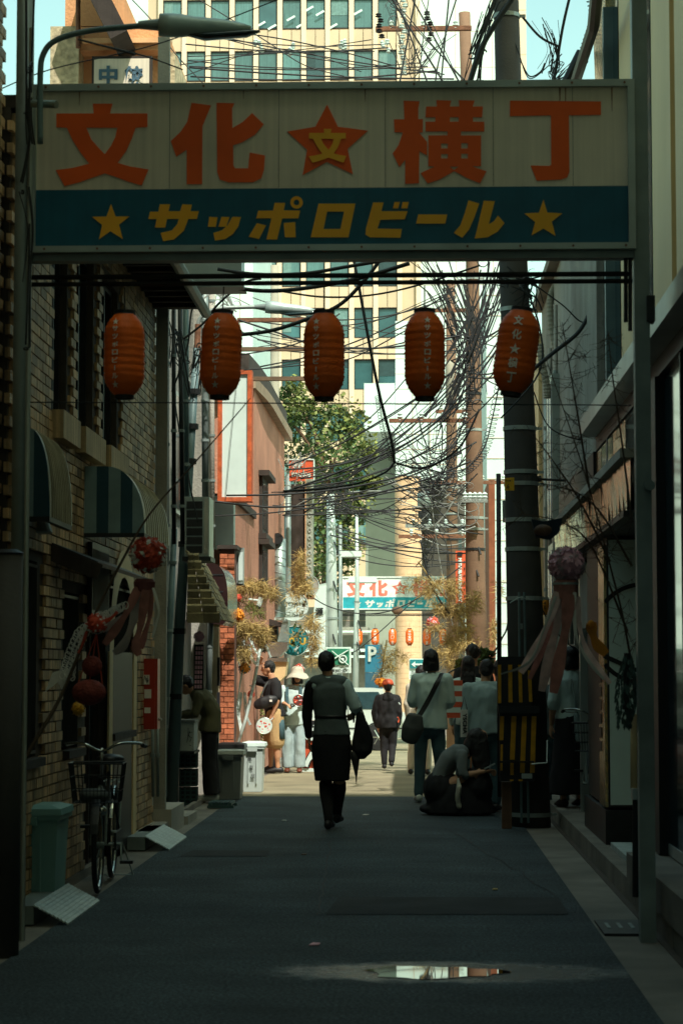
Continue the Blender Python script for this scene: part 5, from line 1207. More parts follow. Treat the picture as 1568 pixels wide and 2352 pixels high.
text('JOKI',P(672,1389,36.4),.25,.085,M['black'],'lettering',d1,bold=.0,depth=.003); text('-2F-',P(680,1414,36.4),.14,.04,M['black'],'lettering',d1,depth=.003)
MB().box(P(694,1394,36.4),P(701,1386,36.39)).box(P(698,1385.5,36.4),P(703,1380,36.39)).build('mug', M['black'], d1)
d1b = disc('round_sign','cream round sign edge peeping out behind the bulb-edged signboard',708,1345,25,38,'concrete2')
d2 = disc('round_sign','glossy teal round sign with yellow letters half hidden by leaves',676,1472,35,35.5,'tealsign',rim='white')
text('O',P(670,1473,35.4),.10,.13,mat('ochre_letter',(.75,.45,.04),.5,bump=0),'lettering',d2,bold=.05,depth=.003); text('U',P(695,1473,35.4),.10,.12,MC['ochre_letter'],'lettering',d2,bold=.05,depth=.003)
for dx,dy,r_ in ((682,1487,3.5),(678,1493,3.5),(684,1499,2.2),(686,1484,2)): MB().ell(P(dx,dy,35.4),(r_*35/F,.004,r_*1.4*35/F),8,5).build('logo_dot', M['white'], d2)
leaf_cloud('leaf_sprig', M['leaf'], None, [(tuple(P(686,1452,35.2)),(.12,.08,.18)),(tuple(P(680,1472,35.2)),(.08,.05,.12))], 90, .035, 21); tag(bpy.context.scene.objects['leaf_sprig'],'dark green leaf sprig hanging over the teal round sign','leaf sprig')
du = thing('spiral_duct','pale green spiral ventilation duct with a round mesh mouth','duct',P(640,1420,36.2))
MB().cyl(P(642,1238,36.2),P(642,1418,36.2),14.5*36.2/F,n=20).build('duct', M['duct'], du, smooth=True)
for k in range(9):
    y_ = 1262+18*k; c0 = P(642,y_,36.2); r_ = 14.7*36.2/F; MB().tube([c0+Vector((math.cos(a)*r_,math.sin(a)*r_,-.03*math.cos(a))) for a in [2*math.pi*i/20 for i in range(21)]],.006,5).build('seam', M['steel'], du)
ax = Matrix.Rotation(math.pi/2,3,'X'); MB().lathe(P(637,1237,36.05),[(.02,0),(12*36/F,0),(13*36/F,-.0),(13*36/F,-.2),(.02,-.2)],20,ax).build('mouth', M['dark'], du)
MB().box(P(626,1424,36),P(656,1420,36.4)).build('bracket', M['white'], du)
hd = thing('extractor_hood','stainless extractor hood under a small roof above the man','hood',P(640,1560,34.5))
MB().prism([(P(600,0,34.5).x,P(0,1510,34.5).z),(P(645,0,34.5).x,P(0,1508,34.5).z),(P(662,0,34.5).x,P(0,1490,34.5).z),(P(664,0,34.5).x,P(0,1475,34.5).z),(P(620,0,34.5).x,P(0,1475,34.5).z)],lambda u,v,w_:(u,34.5+w_,v),.5).build('hood', M['stainless'], hd)
MB().prism([(P(590,0,34.5).x,P(0,1590,34.5).z),(P(632,0,34.5).x,P(0,1580,34.5).z),(P(658,0,34.5).x,P(0,1552,34.5).z),(P(663,0,34.5).x,P(0,1515,34.5).z),(P(600,0,34.5).x,P(0,1515,34.5).z)],lambda u,v,w_:(u,34.45+w_,v),.5).build('counter_front', M['cream'], hd)
MB().box(P(598,1520,34.4),P(664,1511,34.9)).build('rim', M['stainless'], hd); MB().prism([(P(640,0,34.6).x,P(0,1474,34.6).z),(P(664,0,34.6).x,P(0,1474,34.6).z),(P(664,0,34.6).x,P(0,1424,34.6).z),(P(652,0,34.6).x,P(0,1426,34.6).z)],lambda u,v,w_:(u,34.6+w_,v),.4).build('flue', M['duct'], hd)
sfr = thing('small_roof','dark little sheet-metal shop roof below the spiral duct','roof',P(620,1440,34.8)); MB().prism([(P(575,0,34.8).x,P(0,1432,34.8).z),(P(655,0,34.8).x,P(0,1440,34.8).z),(P(655,0,34.8).x,P(0,1432,34.8).z),(P(590,0,34.8).x,P(0,1412,34.8).z)],lambda u,v,w_:(u,34.8+w_,v),.9).build('sheet', M['darkwood'], sfr)
bf = thing('shop_facade','black timber shop facade behind the man and the plants','facade',(-2.4,33.5,0))
MB().box((P(566,0,35).x,35,-.1),(P(640,0,35).x,35.4,P(0,1440,35).z)).build('boarding', M['black'], bf)
for k in range(5): MB().box((P(572+13*k,0,34.97).x,34.97,0),(P(575+13*k,0,34.97).x,34.995,P(0,1450,35).z)).build('batten', M['wood'], bf)
bn = thing('cloth_banner','white slanted cloth banner with black and red characters by the mint pole','banner',P(732,1500,43))
MB().prism([(P(712,0,43).x,P(0,1505,43).z),(P(728,0,43).x,P(0,1345,43).z),(P(750,0,43).x,P(0,1340,43).z),(P(748,0,43).x,P(0,1505,43).z)],lambda u,v,w_:(u,43-w_,v),.02).build('cloth', M['white'], bn)
text('源',P(733,1405,42.96),.16,.17,M['black'],'character',bn,bold=.02); text('市',P(726,1487,42.96),.13,.14,M['black'],'character',bn,bold=.02)
MB().cyl(P(750,1340,43.1),P(750,1600,43.1),.02).build('pole', M['alu'], bn)
gp = thing('parking_sign','green and white no-parking-zone sign for motorcycles behind the walking woman','sign',P(786,1540,40))
bxp(748,1486,806,1546,40,40.05,'plate','white',gp); bxp(751,1490,802,1527,39.97,39.995,'green_field','greensign',gp)
text('バイク',P(778,1532,39.96),.34,.055,mat('faint_ink',(.35,.4,.35),.6),'lettering',gp,depth=.003); text('駐車禁止区域',P(777,1541,39.96),.40,.06,M['black'],'lettering',gp,bold=.03,depth=.003)
c = P(787,1514,39.95); tr_ = MB().tube([c+Vector((math.cos(a)*.065,0,math.sin(a)*.065)) for a in [2*math.pi*i/24 for i in range(25)]],.014,6); tr_.build('wheel_symbol', M['white'], gp); MB().ell(c,(.025,.006,.025),10,6).build('hub_symbol', M['white'], gp)
MB().cyl(P(756,1520,39.94),P(800,1493,39.94),.012).build('bar_symbol', M['white'], gp); MB().cyl(P(762,1495,39.94),P(800,1528,39.94),.009).build('slash_symbol', M['white'], gp)
for x in (776,799): MB().cyl((P(x,0,40.1).x,40.1,gz(40)),P(x,1490,40.1),.018).build('post', M['alu'], gp)
bs_ = thing('parking_sign','blue parking sign with a pale letter P under the far lanterns','sign',P(857,1510,60))
bxp(838,1481,878,1544,60,60.08,'plate','bluesign',bs_); text('P',P(855,1502,59.96),.24,.42,mat('pale_letter',(.5,.55,.5),.5),'lettering',bs_,bold=.03); 
bs2 = thing('guide_sign','dark blue lower sign board beneath the parking sign','sign',P(857,1580,60)); bxp(838,1545,878,1590,60,60.08,'plate',mat('navy_sign',(.03,.1,.15),.5),bs2); MB().cyl((P(857,0,60.2).x,60.2,gz(60)-.1),P(857,1481,60.2),.03).build('post', M['steel'], bs2)
ar = thing('arrow_sign','small teal and white arrow sign for bicycles left of the blouse woman','sign',P(960,1540,50))
bxp(939,1513,985,1560,50,50.06,'plate','white',ar); bxp(941,1515,985,1535,49.96,49.99,'teal_field','tealsign',ar); a = P(944,1526,49.95)
MB().quad(P(944,1526,49.95),P(953,1519,49.95),P(953,1533,49.95)).build('arrow_head', M['white'], ar); MB().box(P(952,1528,49.95),P(978,1524,49.94)).build('arrow_shaft', M['white'], ar); text('自転車・',P(960,1545,49.95),.32,.075,M['black'],'lettering',ar,bold=.02)
MB().cyl((P(962,0,50.1).x,50.1,gz(50)),P(962,1513,50.1),.025).build('post', M['alu'], ar)
ms = thing('vertical_sign','red vertical sign with white capital letters running down, left of the brown pole','sign',P(1057,1385,46))
bxp(1046,1265,1069,1385,46,46.2,'face','redsign',ms); bxp(1050,1268,1061,1277,45.96,45.99,'emblem','black',ms)
me_ = text('MITSUBAYASHI MEAT',P(1056,1332,45.97),.93,.075,M['white'],'lettering',ms,right=(0,0,-1),up=(1,0,0),bold=.05,depth=.004)
for k in range(6): MB().ell(P(1066,1290+16*k,45.98),(.012,.006,.02+.012*(k%2)),6,4).build('edge_character', M['black'], ms)
rs = thing('red_banner_board','low red and white board with a big outlined character standing behind the woman','board',P(730,1775,32.6))
bxp(694,1655,775,1776,32.6,32.7,'board','redsign',rs); bxp(694,1765,775,1777,32.56,32.595,'base','white',rs); bxp(694,1655,775,1697,32.56,32.597,'dark_panel','blk_cloth',rs)
for ch,yc,hh in (('さ',1683,.26),('ん',1738,.33)):
    text(ch,P(724,yc,32.54),.40,hh,M['black'],'outline',rs,bold=.11,depth=.003); text(ch,P(724,yc,32.52),.36,hh*.93,M['white'],'character',rs,bold=.05,depth=.003)
orl = thing('paper_lantern','small orange lit-looking lantern with dark marks behind the pink paper ball','lantern',P(1252,1390,22.6)); MB().lathe(P(1251,1392,22.6),[(.03,-.09),(.04,-.07),(.042,.07),(.03,.09)],16).build('shade', M['paperorange'], orl, smooth=True); text('井',P(1250,1385,22.55),.03,.03,M['black'],'character',orl); text('品',P(1250,1396,22.55),.03,.03,M['black'],'character',orl)
# planter, railing, mint stick
pn = thing('planter','low white railing with yellow green plants behind the man','planter',P(600,1650,31.8))
MB().box(P(556,1666,33.5),P(645,1658,33.6)).box(P(646,1630,33.5),P(700,1624,33.6)).build('rail', M['white'], pn)
leaf_cloud('foliage', M['leafy'], pn, [(tuple(P(x,y,33)),(.2,.2,.16)) for x,y in ((570,1615),(590,1610),(575,1640),(600,1635),(580,1665),(600,1680),(625,1690),(640,1650),(650,1690),(560,1690))], 2600, .022, 31)
leaf_cloud('flowers', M['paperred'], pn, [(tuple(P(x,y,31.1)),(.07,.07,.06)) for x,y in ((563,1690),(557,1700))], 160, .022, 32)
mk = thing('mint_stick','pale mint bamboo stick leaning by the brick pier','stick',P(545,1710,28.5)); MB().tube([P(597,1490,28.6),P(585,1560,28.6),P(565,1650,28.5),P(545,1712,28.4)],.022,8).build('stick', M['polewhite'], mk, smooth=True)
for k in range(3): MB().lathe(P(590-12*k,1530+45*k,28.6),[(.023,-.01),(.028,0),(.023,.01)],10).build('node', M['paperwhite'], mk)
cam2 = thing('security_camera','white wall camera hanging among the dry bamboo leaves','camera',P(690,1400,34)); MB().cyl(P(994-400,1392,30),P(1000-400,1372,30),.035).build('housing', M['white'], cam2); MB().cyl(P(594,1392,30),P(592,1398,30),.03).build('lens', M['black'], cam2); MB().cyl(P(597,1380,30),P(570,1376,30),.015).build('arm', M['white'], cam2)
# ---------------------------------------------------------------- car
def car():
    Y0 = 51.0; g = gz(51.); t = thing('parked_car','silver car parked across the alley mouth under the far lanterns','car',(P(870,0,Y0).x,Y0,g))
    xr = P(936,0,Y0).x; L_ = 3.9; 
    side = [(0,.35),(0,.75),(.12,.86),(.42,.93),(.62,1.42),(.9,1.45),(2.2,1.45),(2.45,1.40),(3.05,.95),(3.75,.82),(3.88,.66),(3.9,.3),(3.5,.24),(.4,.24)]
    poly = [(xr-u, g+v) for u,v in side]
    MB().prism(poly, lambda u,v,w_:(u,Y0+w_,v), 1.6).build('body', M['car'], t)
    win = [(.52,.96),(.72,1.36),(2.15,1.36),(2.5,1.30),(2.85,.96)]
    wb = MB().prism([(xr-u,g+v) for u,v in win], lambda u,v,w_:(u,Y0-.012+w_,v), .011).build('side_window', mat('car_glass',(.02,.05,.06),.08,bump=0,spec=.8), t)
    MB().box((xr-1.62,Y0-.02,g+.93),(xr-1.57,Y0-.013,g+1.38)).build('pillar', M['car'], t)
    for u in (.72,3.1):
        c = Vector((xr-u,Y0-.02,g+.31)); ax = Matrix.Rotation(math.pi/2,3,'X')
        w_ = MB().lathe(c,[(.19,.04),(.30,.03),(.315,0),(.315,-.18),(.1,-.18)],28,ax).build('wheel', M['black'], t)
        MB().lathe(c,[(.185,.03),(.205,.035),(.205,0),(.185,0)],28,ax).build('rim', M['stainless'], w_)
        for k in range(6): a = math.pi*k/3; MB().cyl(c+Vector((0,-.03,0)),c+Vector((math.cos(a)*.19,-.03,math.sin(a)*.19)),.018,n=5).build('spoke', M['stainless'], w_)
        MB().lathe(c,[(.325,.006),(.36,.006),(.36,-.02),(.325,-.02)],28,ax).build('wheel_arch', M['dark'], t)
    MB().box((xr-.02,Y0+.02,g+.62),(xr+.012,Y0+.2,g+.85)).build('tail_lamp', M['firered'], t); MB().box((xr-3.9,Y0-.015,g+.50),(xr,Y0-.002,g+.53)).build('trim', M['dark'], t)
    MB().box((xr-.2,Y0-.03,g+.3),(xr+.05,Y0+1.6,g+.5)).build('bumper', M['white'], t); MB().box((xr-1.35,Y0-.035,g+.80),(xr-1.2,Y0-.013,g+.82)).build('door_handle', M['stainless'], t)
car()
# ---------------------------------------------------------------- bamboo with dry leaves
def blades(mb, q, c, r, n, L_, w_, droop=.3):
    for i in range(n):
        d = Vector((q.uniform(-1,1),q.uniform(-1,1),q.uniform(-1,1)))
        if d.length > 1: d.normalize(); d *= q.random()
        p = Vector(c)+Vector((d.x*r[0],d.y*r[1],d.z*r[2])); a = Vector((q.gauss(0,1),q.gauss(0,.7),q.gauss(.0,.8)-droop)).normalized()
        s = a.cross(Vector((q.gauss(0,1),q.gauss(0,1),q.gauss(0,1)))).normalized()*w_*q.uniform(.6,1.4); l = L_*q.uniform(.5,1.4); bnd = Vector((q.gauss(0,.25),0,q.gauss(0,.25)-.1))*l
        m_ = p+a*l*.5; e_ = p+a*l+bnd
        mb.quad(p, m_-s, e_, m_+s)
def bamboo(lab, clumps, Y, seed, stem=None, n=55, dens=1., L_=.125, w_=.0042, green=False, y_sp=.25):
    q = random.Random(seed); t = thing('bamboo_branch', lab, 'bamboo', P(clumps[0][0],clumps[0][1],Y), 'festival bamboo branches with dry leaves')
    mb = MB()
    for (x,y,rx,ry) in clumps:
        s = Y/F; blades(mb, q, P(x,y,Y+q.uniform(-.1,.1)), (rx*s,y_sp,ry*s), int(rx*ry*.8*dens), L_, w_)
    mb.build('leaves', M['leafy'] if green else M['bamboo'], t)
    st_ = MB()
    if stem: st_.tube(crv([P(x,y,Y) for x,y in stem],5),.012,6)
    for (x,y,rx,ry) in clumps:
        for k in range(3): st_.tube(crv([P(x+q.uniform(-.3,.3)*rx,y+ry*.8,Y),P(x+q.uniform(-.5,.5)*rx,y,Y+.05),P(x+q.uniform(-1,1)*rx,y-ry*.8,Y)],4),.004,4)
    st_.build('stem', M['bamboostem'], t); return t
bamboo('dry bamboo spray before the pink wall, above the orange paper ball',[(560,1345,28,16),(590,1350,32,18),(620,1360,20,16),(540,1352,20,14)],29,41,dens=1.3)
bamboo('big dry bamboo mass left of the man, around the brick pier',[(520,1440,30,24),(550,1440,34,22),(585,1448,34,22),(605,1465,18,24),(510,1470,24,26),(540,1480,28,20),(500,1430,18,24),(560,1500,20,20)],28.2,42,dens=1.2)
bamboo('upright dry bamboo plume beside the bulb-edged signboard',[(690,1275,10,18),(688,1305,18,20),(690,1340,22,22),(680,1360,20,14),(705,1350,14,16)],35.5,43,stem=[(686,1375),(689,1320),(692,1262)],dens=1.2)
bamboo('thin dry bamboo sprays in front of the OKI round sign',[(672,1375,26,16),(690,1400,18,18),(700,1440,20,18),(712,1420,14,12),(676,1458,26,8)],34.5,44,dens=.16)
bamboo('dry bamboo trailing right of the teal round sign',[(716,1430,12,20),(722,1470,14,26),(716,1510,10,26),(728,1440,14,10)],34,45,dens=1.2)
bamboo('dry bamboo spray over the blue parking sign above the red-capped kid',[(878,1500,9,26),(890,1520,16,20),(905,1500,18,12),(925,1510,14,10),(875,1545,14,14),(900,1535,18,12)],36,46,stem=[(870,1580),(880,1520),(888,1470)],dens=.75)
bamboo('large dry bamboo hanging right of the far gate sign',[(1000,1340,30,12),(960,1330,26,8),(1040,1350,26,24),(1060,1400,30,30),(1020,1400,30,20),(1000,1440,24,14),(1060,1450,30,26),(1090,1380,16,30),(1030,1470,26,16),(990,1360,20,10)],33,47,stem=[(960,1290),(1000,1345),(1050,1410),(1078,1470)],dens=.8)
bamboo('darker dry bamboo low behind the group on the right',[(1040,1490,30,18),(1070,1480,30,22),(1010,1500,20,16),(1100,1480,16,24),(1030,1520,24,14),(1135,1450,8,40),(1145,1350,7,30)],34,48,dens=.8)
bamboo('bamboo leaves over the right side of the far gate letters',[(980,1360,26,20),(940,1350,20,10),(1000,1390,20,10)],35,49,dens=.5)
bamboo('yellow green leaf twigs below the dry bamboo near the camera mount',[(575,1390,16,8),(592,1405,14,6),(553,1378,10,6)],28.9,50,dens=1.3,green=True)
# bare dark twigs near right, out of focus
def twigs(lab, stems, Y, seed, r0=.008, n=26, L_=.16):
    q = random.Random(seed); t = thing('bamboo_branch', lab, 'bamboo', P(stems[0][0][0],stems[0][0][1],Y), 'bare twiggy bamboo on the right'); mb = MB(); mt = MB()
    for st_ in stems:
        pts = crv([P(x,y,Y) for x,y in st_],8); mb.tube(pts,[r0*(1-.75*i/len(pts)) for i in range(len(pts))],5)
        for k in range(n):
            p = pts[int(q.random()*(len(pts)-1))]; a = Vector((q.gauss(0,1),q.gauss(0,.5),q.gauss(.0,.8))).normalized()*L_*q.uniform(.4,1.4)
            mt.tube([p,p+a*.5+Vector((0,0,-.01)),p+a],[.0025,.0018,.0008],3)
            for j in range(4): s_ = p+a*q.random(); mt.tube([s_,s_+Vector((q.gauss(0,.04),q.gauss(0,.03),q.gauss(-.02,.03)))],[.002,.0007],3)
    mb.build('stem', M['deadstem'], t); tag(mt.build('twigs', M['deadstem'], t), kind='stuff'); return t
twigs('bare brown bamboo twigs fanning across the right building front',[[(1455,1560),(1430,1420),(1395,1280),(1352,1120),(1300,960),(1255,830)],[(1400,1290),(1330,1150),(1270,1060),(1225,1000)],[(1352,1120),(1330,980),(1310,860),(1290,740)],[(1440,1450),(1360,1260),(1290,1200),(1190,1180)]],13.2,51,n=34)
twigs('bare twigs hanging before the dark fins at right',[[(1450,1200),(1425,1000),(1405,860),(1395,760)],[(1450,1300),(1380,1180),(1320,1130),(1240,1110)]],13.6,52,n=26,L_=.1)
# long bamboo pole left
bp = thing('bamboo_pole','long dark bamboo pole leaning up from the left post towards lantern two','bamboo pole',P(10,1830,12.7))
pp = crv([P(-10,1900,12.6),P(60,1740,12.6),P(140,1600,12.7),P(215,1420,12.8),P(280,1290,12.9),P(345,1180,13),P(450,1060,13.2),P(575,915,13.5)],6)
MB().tube(pp,[.014*(1-.8*i/len(pp)) for i in range(len(pp))],8).build('stem', M['deadstem'], bp, smooth=True)
for i in range(4,len(pp),6): MB().ell(pp[i],(.014*(1-.7*i/len(pp)),)*3,8,5).build('node', M['deadstem'], bp)
# ---------------------------------------------------------------- paper balls, streamers
def ball(t, c, r, mats, seed, n=420):
    q = random.Random(seed); c = Vector(c); mbs = [MB() for _ in mats]
    MB().ell(c,(r*.8,)*3,16,10).build('core', mats[0], t, smooth=True)
    for i in range(n):
        d = Vector((q.gauss(0,1),q.gauss(0,1),q.gauss(0,1))).normalized(); u = d.orthogonal().normalized(); u = (Matrix.Rotation(q.uniform(0,6.28),3,d) @ u); s = r*q.uniform(.12,.2)
        v = d.cross(u); p = c+d*r*q.uniform(.78,.9); k = noise.noise(d*1.6+Vector((seed,0,0))); m_ = mbs[0 if k < .12 or len(mats) == 1 else 1]
        m_.quad(p-u*s, p+d*r*.1+v*s*.6, p+u*s+d*r*.14, p+d*r*.02-v*s*.6)
    for m_,mt_ in zip(mbs,mats):
        if m_.v: tag(m_.build('petals', mt_, t), kind='stuff')
def ribbon(mb, pts, w_, twist=0):
    pts = crv(pts,5); n = len(pts)
    mb.loft(pts,[(w_*(.8+.2*math.sin(i*.7)),.0015) for i in range(n)],side=(math.cos(twist),math.sin(twist),0),n=6)
def streamers(t, lst, Y, mats):
    for i,(pl,wp) in enumerate(lst):
        mb = MB(); ribbon(mb,[P(x,y,Y+.03*math.sin(i*2.)) for x,y in pl],wp*Y/F/2,twist=.5*math.sin(i*1.7)); mb.build('streamer', mats[i%len(mats)], t)
pb = thing('paper_ball','red and white paper ball decoration hanging from the left bamboo pole','paper ball',P(341,1275,12.9))
ball(pb,P(341,1275,12.9),44*12.9/F,[M['paperred'],M['paperwhite']],61)
MB().lathe(P(332,1345,12.9),[(.05,.04),(.065,.02),(.06,-.03),(.05,-.04)],16).build('collar', mat('collar_maroon',(.2,.06,.06),.7), pb)
darkst = mat('streamer_maroon',(.42,.17,.14),.8,var=.4,sc=14); greyst = mat('streamer_grey',(.5,.42,.38),.8,var=.3,sc=9)
streamers(pb,[([(318,1350),(295,1400),(270,1440),(240,1480)],22),([(325,1350),(305,1430),(285,1480),(262,1500)],26),([(335,1355),(325,1430),(312,1480),(320,1505)],22),([(345,1355),(345,1410),(332,1460),(325,1490)],18),([(330,1350),(300,1400),(262,1430),(235,1450)],16),([(352,1350),(365,1400),(360,1430),(350,1465)],7)],12.85,[darkst,greyst,darkst,darkst,greyst,M['paperwhite']])
nt_ = thing('net_streamer','white cut-paper net streamer with a swallow-tail end, far left','streamer',P(180,1500,12.8))
cp_ = crv([P(275,1395,12.8),P(235,1420,12.8),P(190,1450,12.8),P(165,1510,12.8),P(152,1560,12.8)],6); mbn = MB()
for i,p in enumerate(cp_):
    for j in (-1,0,1):
        c_ = p+Vector((j*.030+R.uniform(-.006,.006),R.uniform(-.02,.02),j*.012)); mbn.tube([c_+Vector((math.cos(a)*.016,0,math.sin(a)*.022)) for a in [2*math.pi*k/8 for k in range(9)]],.0035,4,cap=False)
tag(mbn.build('paper_net', M['paperwhite'], nt_), kind='stuff'); MB().prism([(P(136,0,12.8).x,P(0,1545,12.8).z),(P(175,0,12.8).x,P(0,1535,12.8).z),(P(160,0,12.8).x,P(0,1590,12.8).z),(P(150,0,12.8).x,P(0,1565,12.8).z),(P(120,0,12.8).x,P(0,1590,12.8).z)],lambda u,v,w_:(u,12.8-w_,v),.003).build('tail', M['paperwhite'], nt_)
kb_ = thing('paper_basket','dark red net bag decoration hanging low at the left','paper basket',P(205,1590,12.75)); cR = mat('net_red',(.22,.04,.03),.8,sc=30,var=.4,bump=.5,bs=60)
MB().ell(P(205,1590,12.75),(40*12.75/F,.09,30*12.75/F),18,10).build('bag', cR, kb_, smooth=True); MB().ell(P(212,1530,12.75),(24*12.75/F,.05,24*12.75/F),14,8).build('knot', cR, kb_, smooth=True)
for x in (178,205,236): MB().cyl(P(222,1455,12.75),P(x,1575,12.75),.004,n=4).build('string', M['paperred'], kb_)
rd = thing('paper_flower','red and white paper flower above the net bag','paper flower',P(225,1435,12.7)); ball(rd,P(222,1432,12.7),.065,[M['paperred'],M['paperwhite']],62,160); streamers(rd,[([(235,1430),(255,1420),(270,1405)],10),([(200,1450),(190,1480),(180,1500)],8)],12.7,[M['paperred']])
yb = thing('paper_flower','small yellow paper flower near the bicycle handlebar','paper flower',P(172,1632,14.3)); ball(yb,P(180,1628,14.3),.05,[mat('paper_yellow',(.6,.3,.02),.8)],66,90)
p2 = thing('paper_ball','pink paper ball decoration with long streamers on the right','paper ball',P(1300,1297,12.7))
ball(p2,P(1300,1297,12.7),44*12.7/F,[M['paperpink'],mat('paper_mauve',(.5,.36,.38),.8,rnd=.1)],63)
MB().lathe(P(1298,1352,12.7),[(.06,.05),(.072,.035),(.072,.02),(.065,-.06)],20).build('collar', darkst, p2); MB().lathe(P(1298,1352,12.7),[(.074,.034),(.077,.034),(.077,.022),(.074,.022)],20).build('collar_band', M['alu'], p2); MB().cyl(P(1300,1255,12.7),P(1302,1190,12.8),.002,n=4).build('string', M['dark'], p2)
streamers(p2,[([(1280,1360),(1262,1420),(1235,1480),(1195,1545)],22),([(1290,1365),(1280,1430),(1262,1500),(1243,1588)],30),([(1305,1365),(1300,1430),(1285,1510),(1270,1592)],30),([(1318,1360),(1310,1420),(1296,1480),(1290,1530)],14),([(1325,1370),(1330,1440),(1350,1500),(1400,1570)],16),([(1275,1370),(1250,1440),(1215,1520),(1150,1548)],8),([(1318,1400),(1322,1460),(1345,1510),(1385,1560)],9),([(1284,1360),(1272,1420),(1250,1480),(1215,1560)],16)],12.65,[M['streamer'],M['streamer'],darkst,M['paperwhite'],M['streamer'],M['paperwhite'],M['paperwhite'],darkst])
bdp = thing('paper_pouch','dark blue and brown paper pouch hung on the dark pole at right','paper pouch',P(1245,1215,12.9)); MB().prism([(P(1212,0,12.9).x,P(0,1195,12.9).z),(P(1240,0,12.9).x,P(0,1200,12.9).z),(P(1282,0,12.9).x,P(0,1192,12.9).z),(P(1275,0,12.9).x,P(0,1225,12.9).z),(P(1255,0,12.9).x,P(0,1242,12.9).z),(P(1222,0,12.9).x,P(0,1236,12.9).z)],lambda u,v,w_:(u,12.9+w_,v),.06).build('pouch', mat('dark_blue',(.02,.04,.06),.8), bdp); MB().ell(P(1246,1218,12.88),(.055,.04,.035),12,8).build('brown_patch', M['wood'], bdp)
opp = thing('paper_streamer','bright orange curled paper streamer in front of the dark entrance','paper streamer',P(1370,1460,12.9)); streamers(opp,[([(1356,1430),(1360,1455),(1370,1480),(1392,1502)],26)],12.9,[M['paperorange']]); MB().ell(P(1356,1434,12.9),(.022,.02,.025)).build('knot', M['paperorange'], opp)
tc_ = thing('paper_tassel','dark green paper tassel hanging by the right gate post','paper tassel',P(1435,1600,12.5)); 
q = random.Random(77); mbt = MB()
for k in range(260):
    f_ = q.random(); y_ = 1500+165*f_; r_ = (6+16*math.sin(min(f_*1.15,1)*math.pi*.85)**1)*12.5/F; a = q.uniform(0,6.28); p = P(1440-8*f_,y_,12.5)+Vector((math.cos(a)*r_,math.sin(a)*r_,0)); mbt.quad(p,p+Vector((math.cos(a)*.006+.008,0,-.02)),p+Vector((math.cos(a)*.012,math.sin(a)*.012,-.04)),p+Vector((-.008,0,-.02)))
tag(mbt.build('paper_strips', mat('tassel_green',(.05,.09,.08),.7,rnd=.4), tc_), kind='stuff'); MB().cyl(P(1440,1500,12.5),P(1436,1630,12.5),.02,n=8).build('core', M['dark'], tc_)
for (x,y,rp,Y,ms_,sd_,lab) in ((457,1462,13,23.8,[M['paperpink']],64,'small pink paper ball over a checked streamer in the left shade'),(546,1413,16.5,27.2,[M['paperorange']],65,'bright orange paper ball before the brick pier'),(993,1432,16,40,[M['paperred'],M['paperpink']],67,'coral paper ball above the small lanterns of the far gate'),(686,1538,14,33.5,[M['paperred'],M['paperwhite']],68,'red paper ball just above the sun hat'),(868,1566,9,34,[M['paperorange']],69,'pale orange paper ball left of the red cap'),(878,1568,12,33.9,[M['paperorange']],70,'orange paper ball touching the red cap'),(577,1470+125,9,29,[M['paperred']],71,'red paper flower left of the man by the plants')):
    t = thing('paper_ball',lab,'paper ball',P(x,y,Y)); ball(t,P(x,y,Y),rp*Y/F,ms_,sd_,220)
cs_ = thing('checked_streamer','pink and dark checked paper streamer under the small pink ball','streamer',P(458,1530,23.8))
for i in range(9):
    for j in range(3): MB().box(P(450+6*j-1.2*i*.3,1485+11*i+8,23.8),P(450+6*j+4.4-1.2*i*.3,1485+11*i,23.79)).build('square', M['paperpink'], cs_)
MB().box(P(445,1585,23.83),P(468,1480,23.81)).build('backing', M['darkwood'], cs_)
wpap = thing('paper_streamer','tangle of white paper streamers hanging in the sun left of the man','paper streamer',P(580,1500,28.6)); streamers(wpap,[([(560,1470),(556,1500),(550,1512)],8),([(573,1455),(580,1480),(592,1500),(604,1490)],8),([(570,1480),(577,1510),(588,1525)],10),([(597,1440),(604,1460),(600,1480)],7),([(548,1480),(545,1510),(552,1530)],6),([(552,1590),(548,1640),(556,1680)],12),([(562,1590),(566,1640),(575,1665)],8),([(610,1480),(618,1500),(622,1510)],7)],28.6,[M['white']])
dkb = thing('paper_bundle','dark sequinned paper bundle hanging above the shading hand','paper bundle',P(605,1480,29)); ball(dkb,P(607,1488,29),.07,[M['black']],73,120); ball(dkb,P(608,1470,29),.06,[M['black']],74,120)
orb = thing('paper_flower','multicoloured paper flower with ribbons before the brick pier','paper flower',P(562,1535,28.4)); ball(orb,P(562,1535,28.4),.085,[M['paperorange'],M['tealsign']],72,160); streamers(orb,[([(570,1495),(570,1510),(573,1525)],12),([(556,1545),(550,1580),(548,1620)],5)],28.4,[M['paperorange'],M['white']])
rk_ = thing('paper_flower','red square paper flower below the first dry bamboo spray','paper flower',P(545,1370,28.6)); ball(rk_,P(546,1373,28.6),.06,[M['paperred']],75,80)
fanh = thing('straw_fan','dark wicker fan hung on a wire before the far gate sign','fan',P(912,1402,48)); MB().ell(P(912,1402,48),(.13,.05,.085),16,10).build('body', M['wood'], fanh, smooth=True); MB().cyl(P(908,1393,48),P(908,1375,48),.004,n=4).build('string', M['dark'], fanh)
gl_ = thing('green_paper_fan','green leafy festival decoration behind the tall dark-haired man','decoration',P(1110,1505,30)); leaf_cloud('leaves',M['leaf'],gl_,[(tuple(P(1108,1512,30)),(.17,.05,.13))],260,.05,101); leaf_cloud('yellow_leaves',M['leafy'],gl_,[(tuple(P(1068,1528,30)),(.15,.05,.1))],200,.045,102)
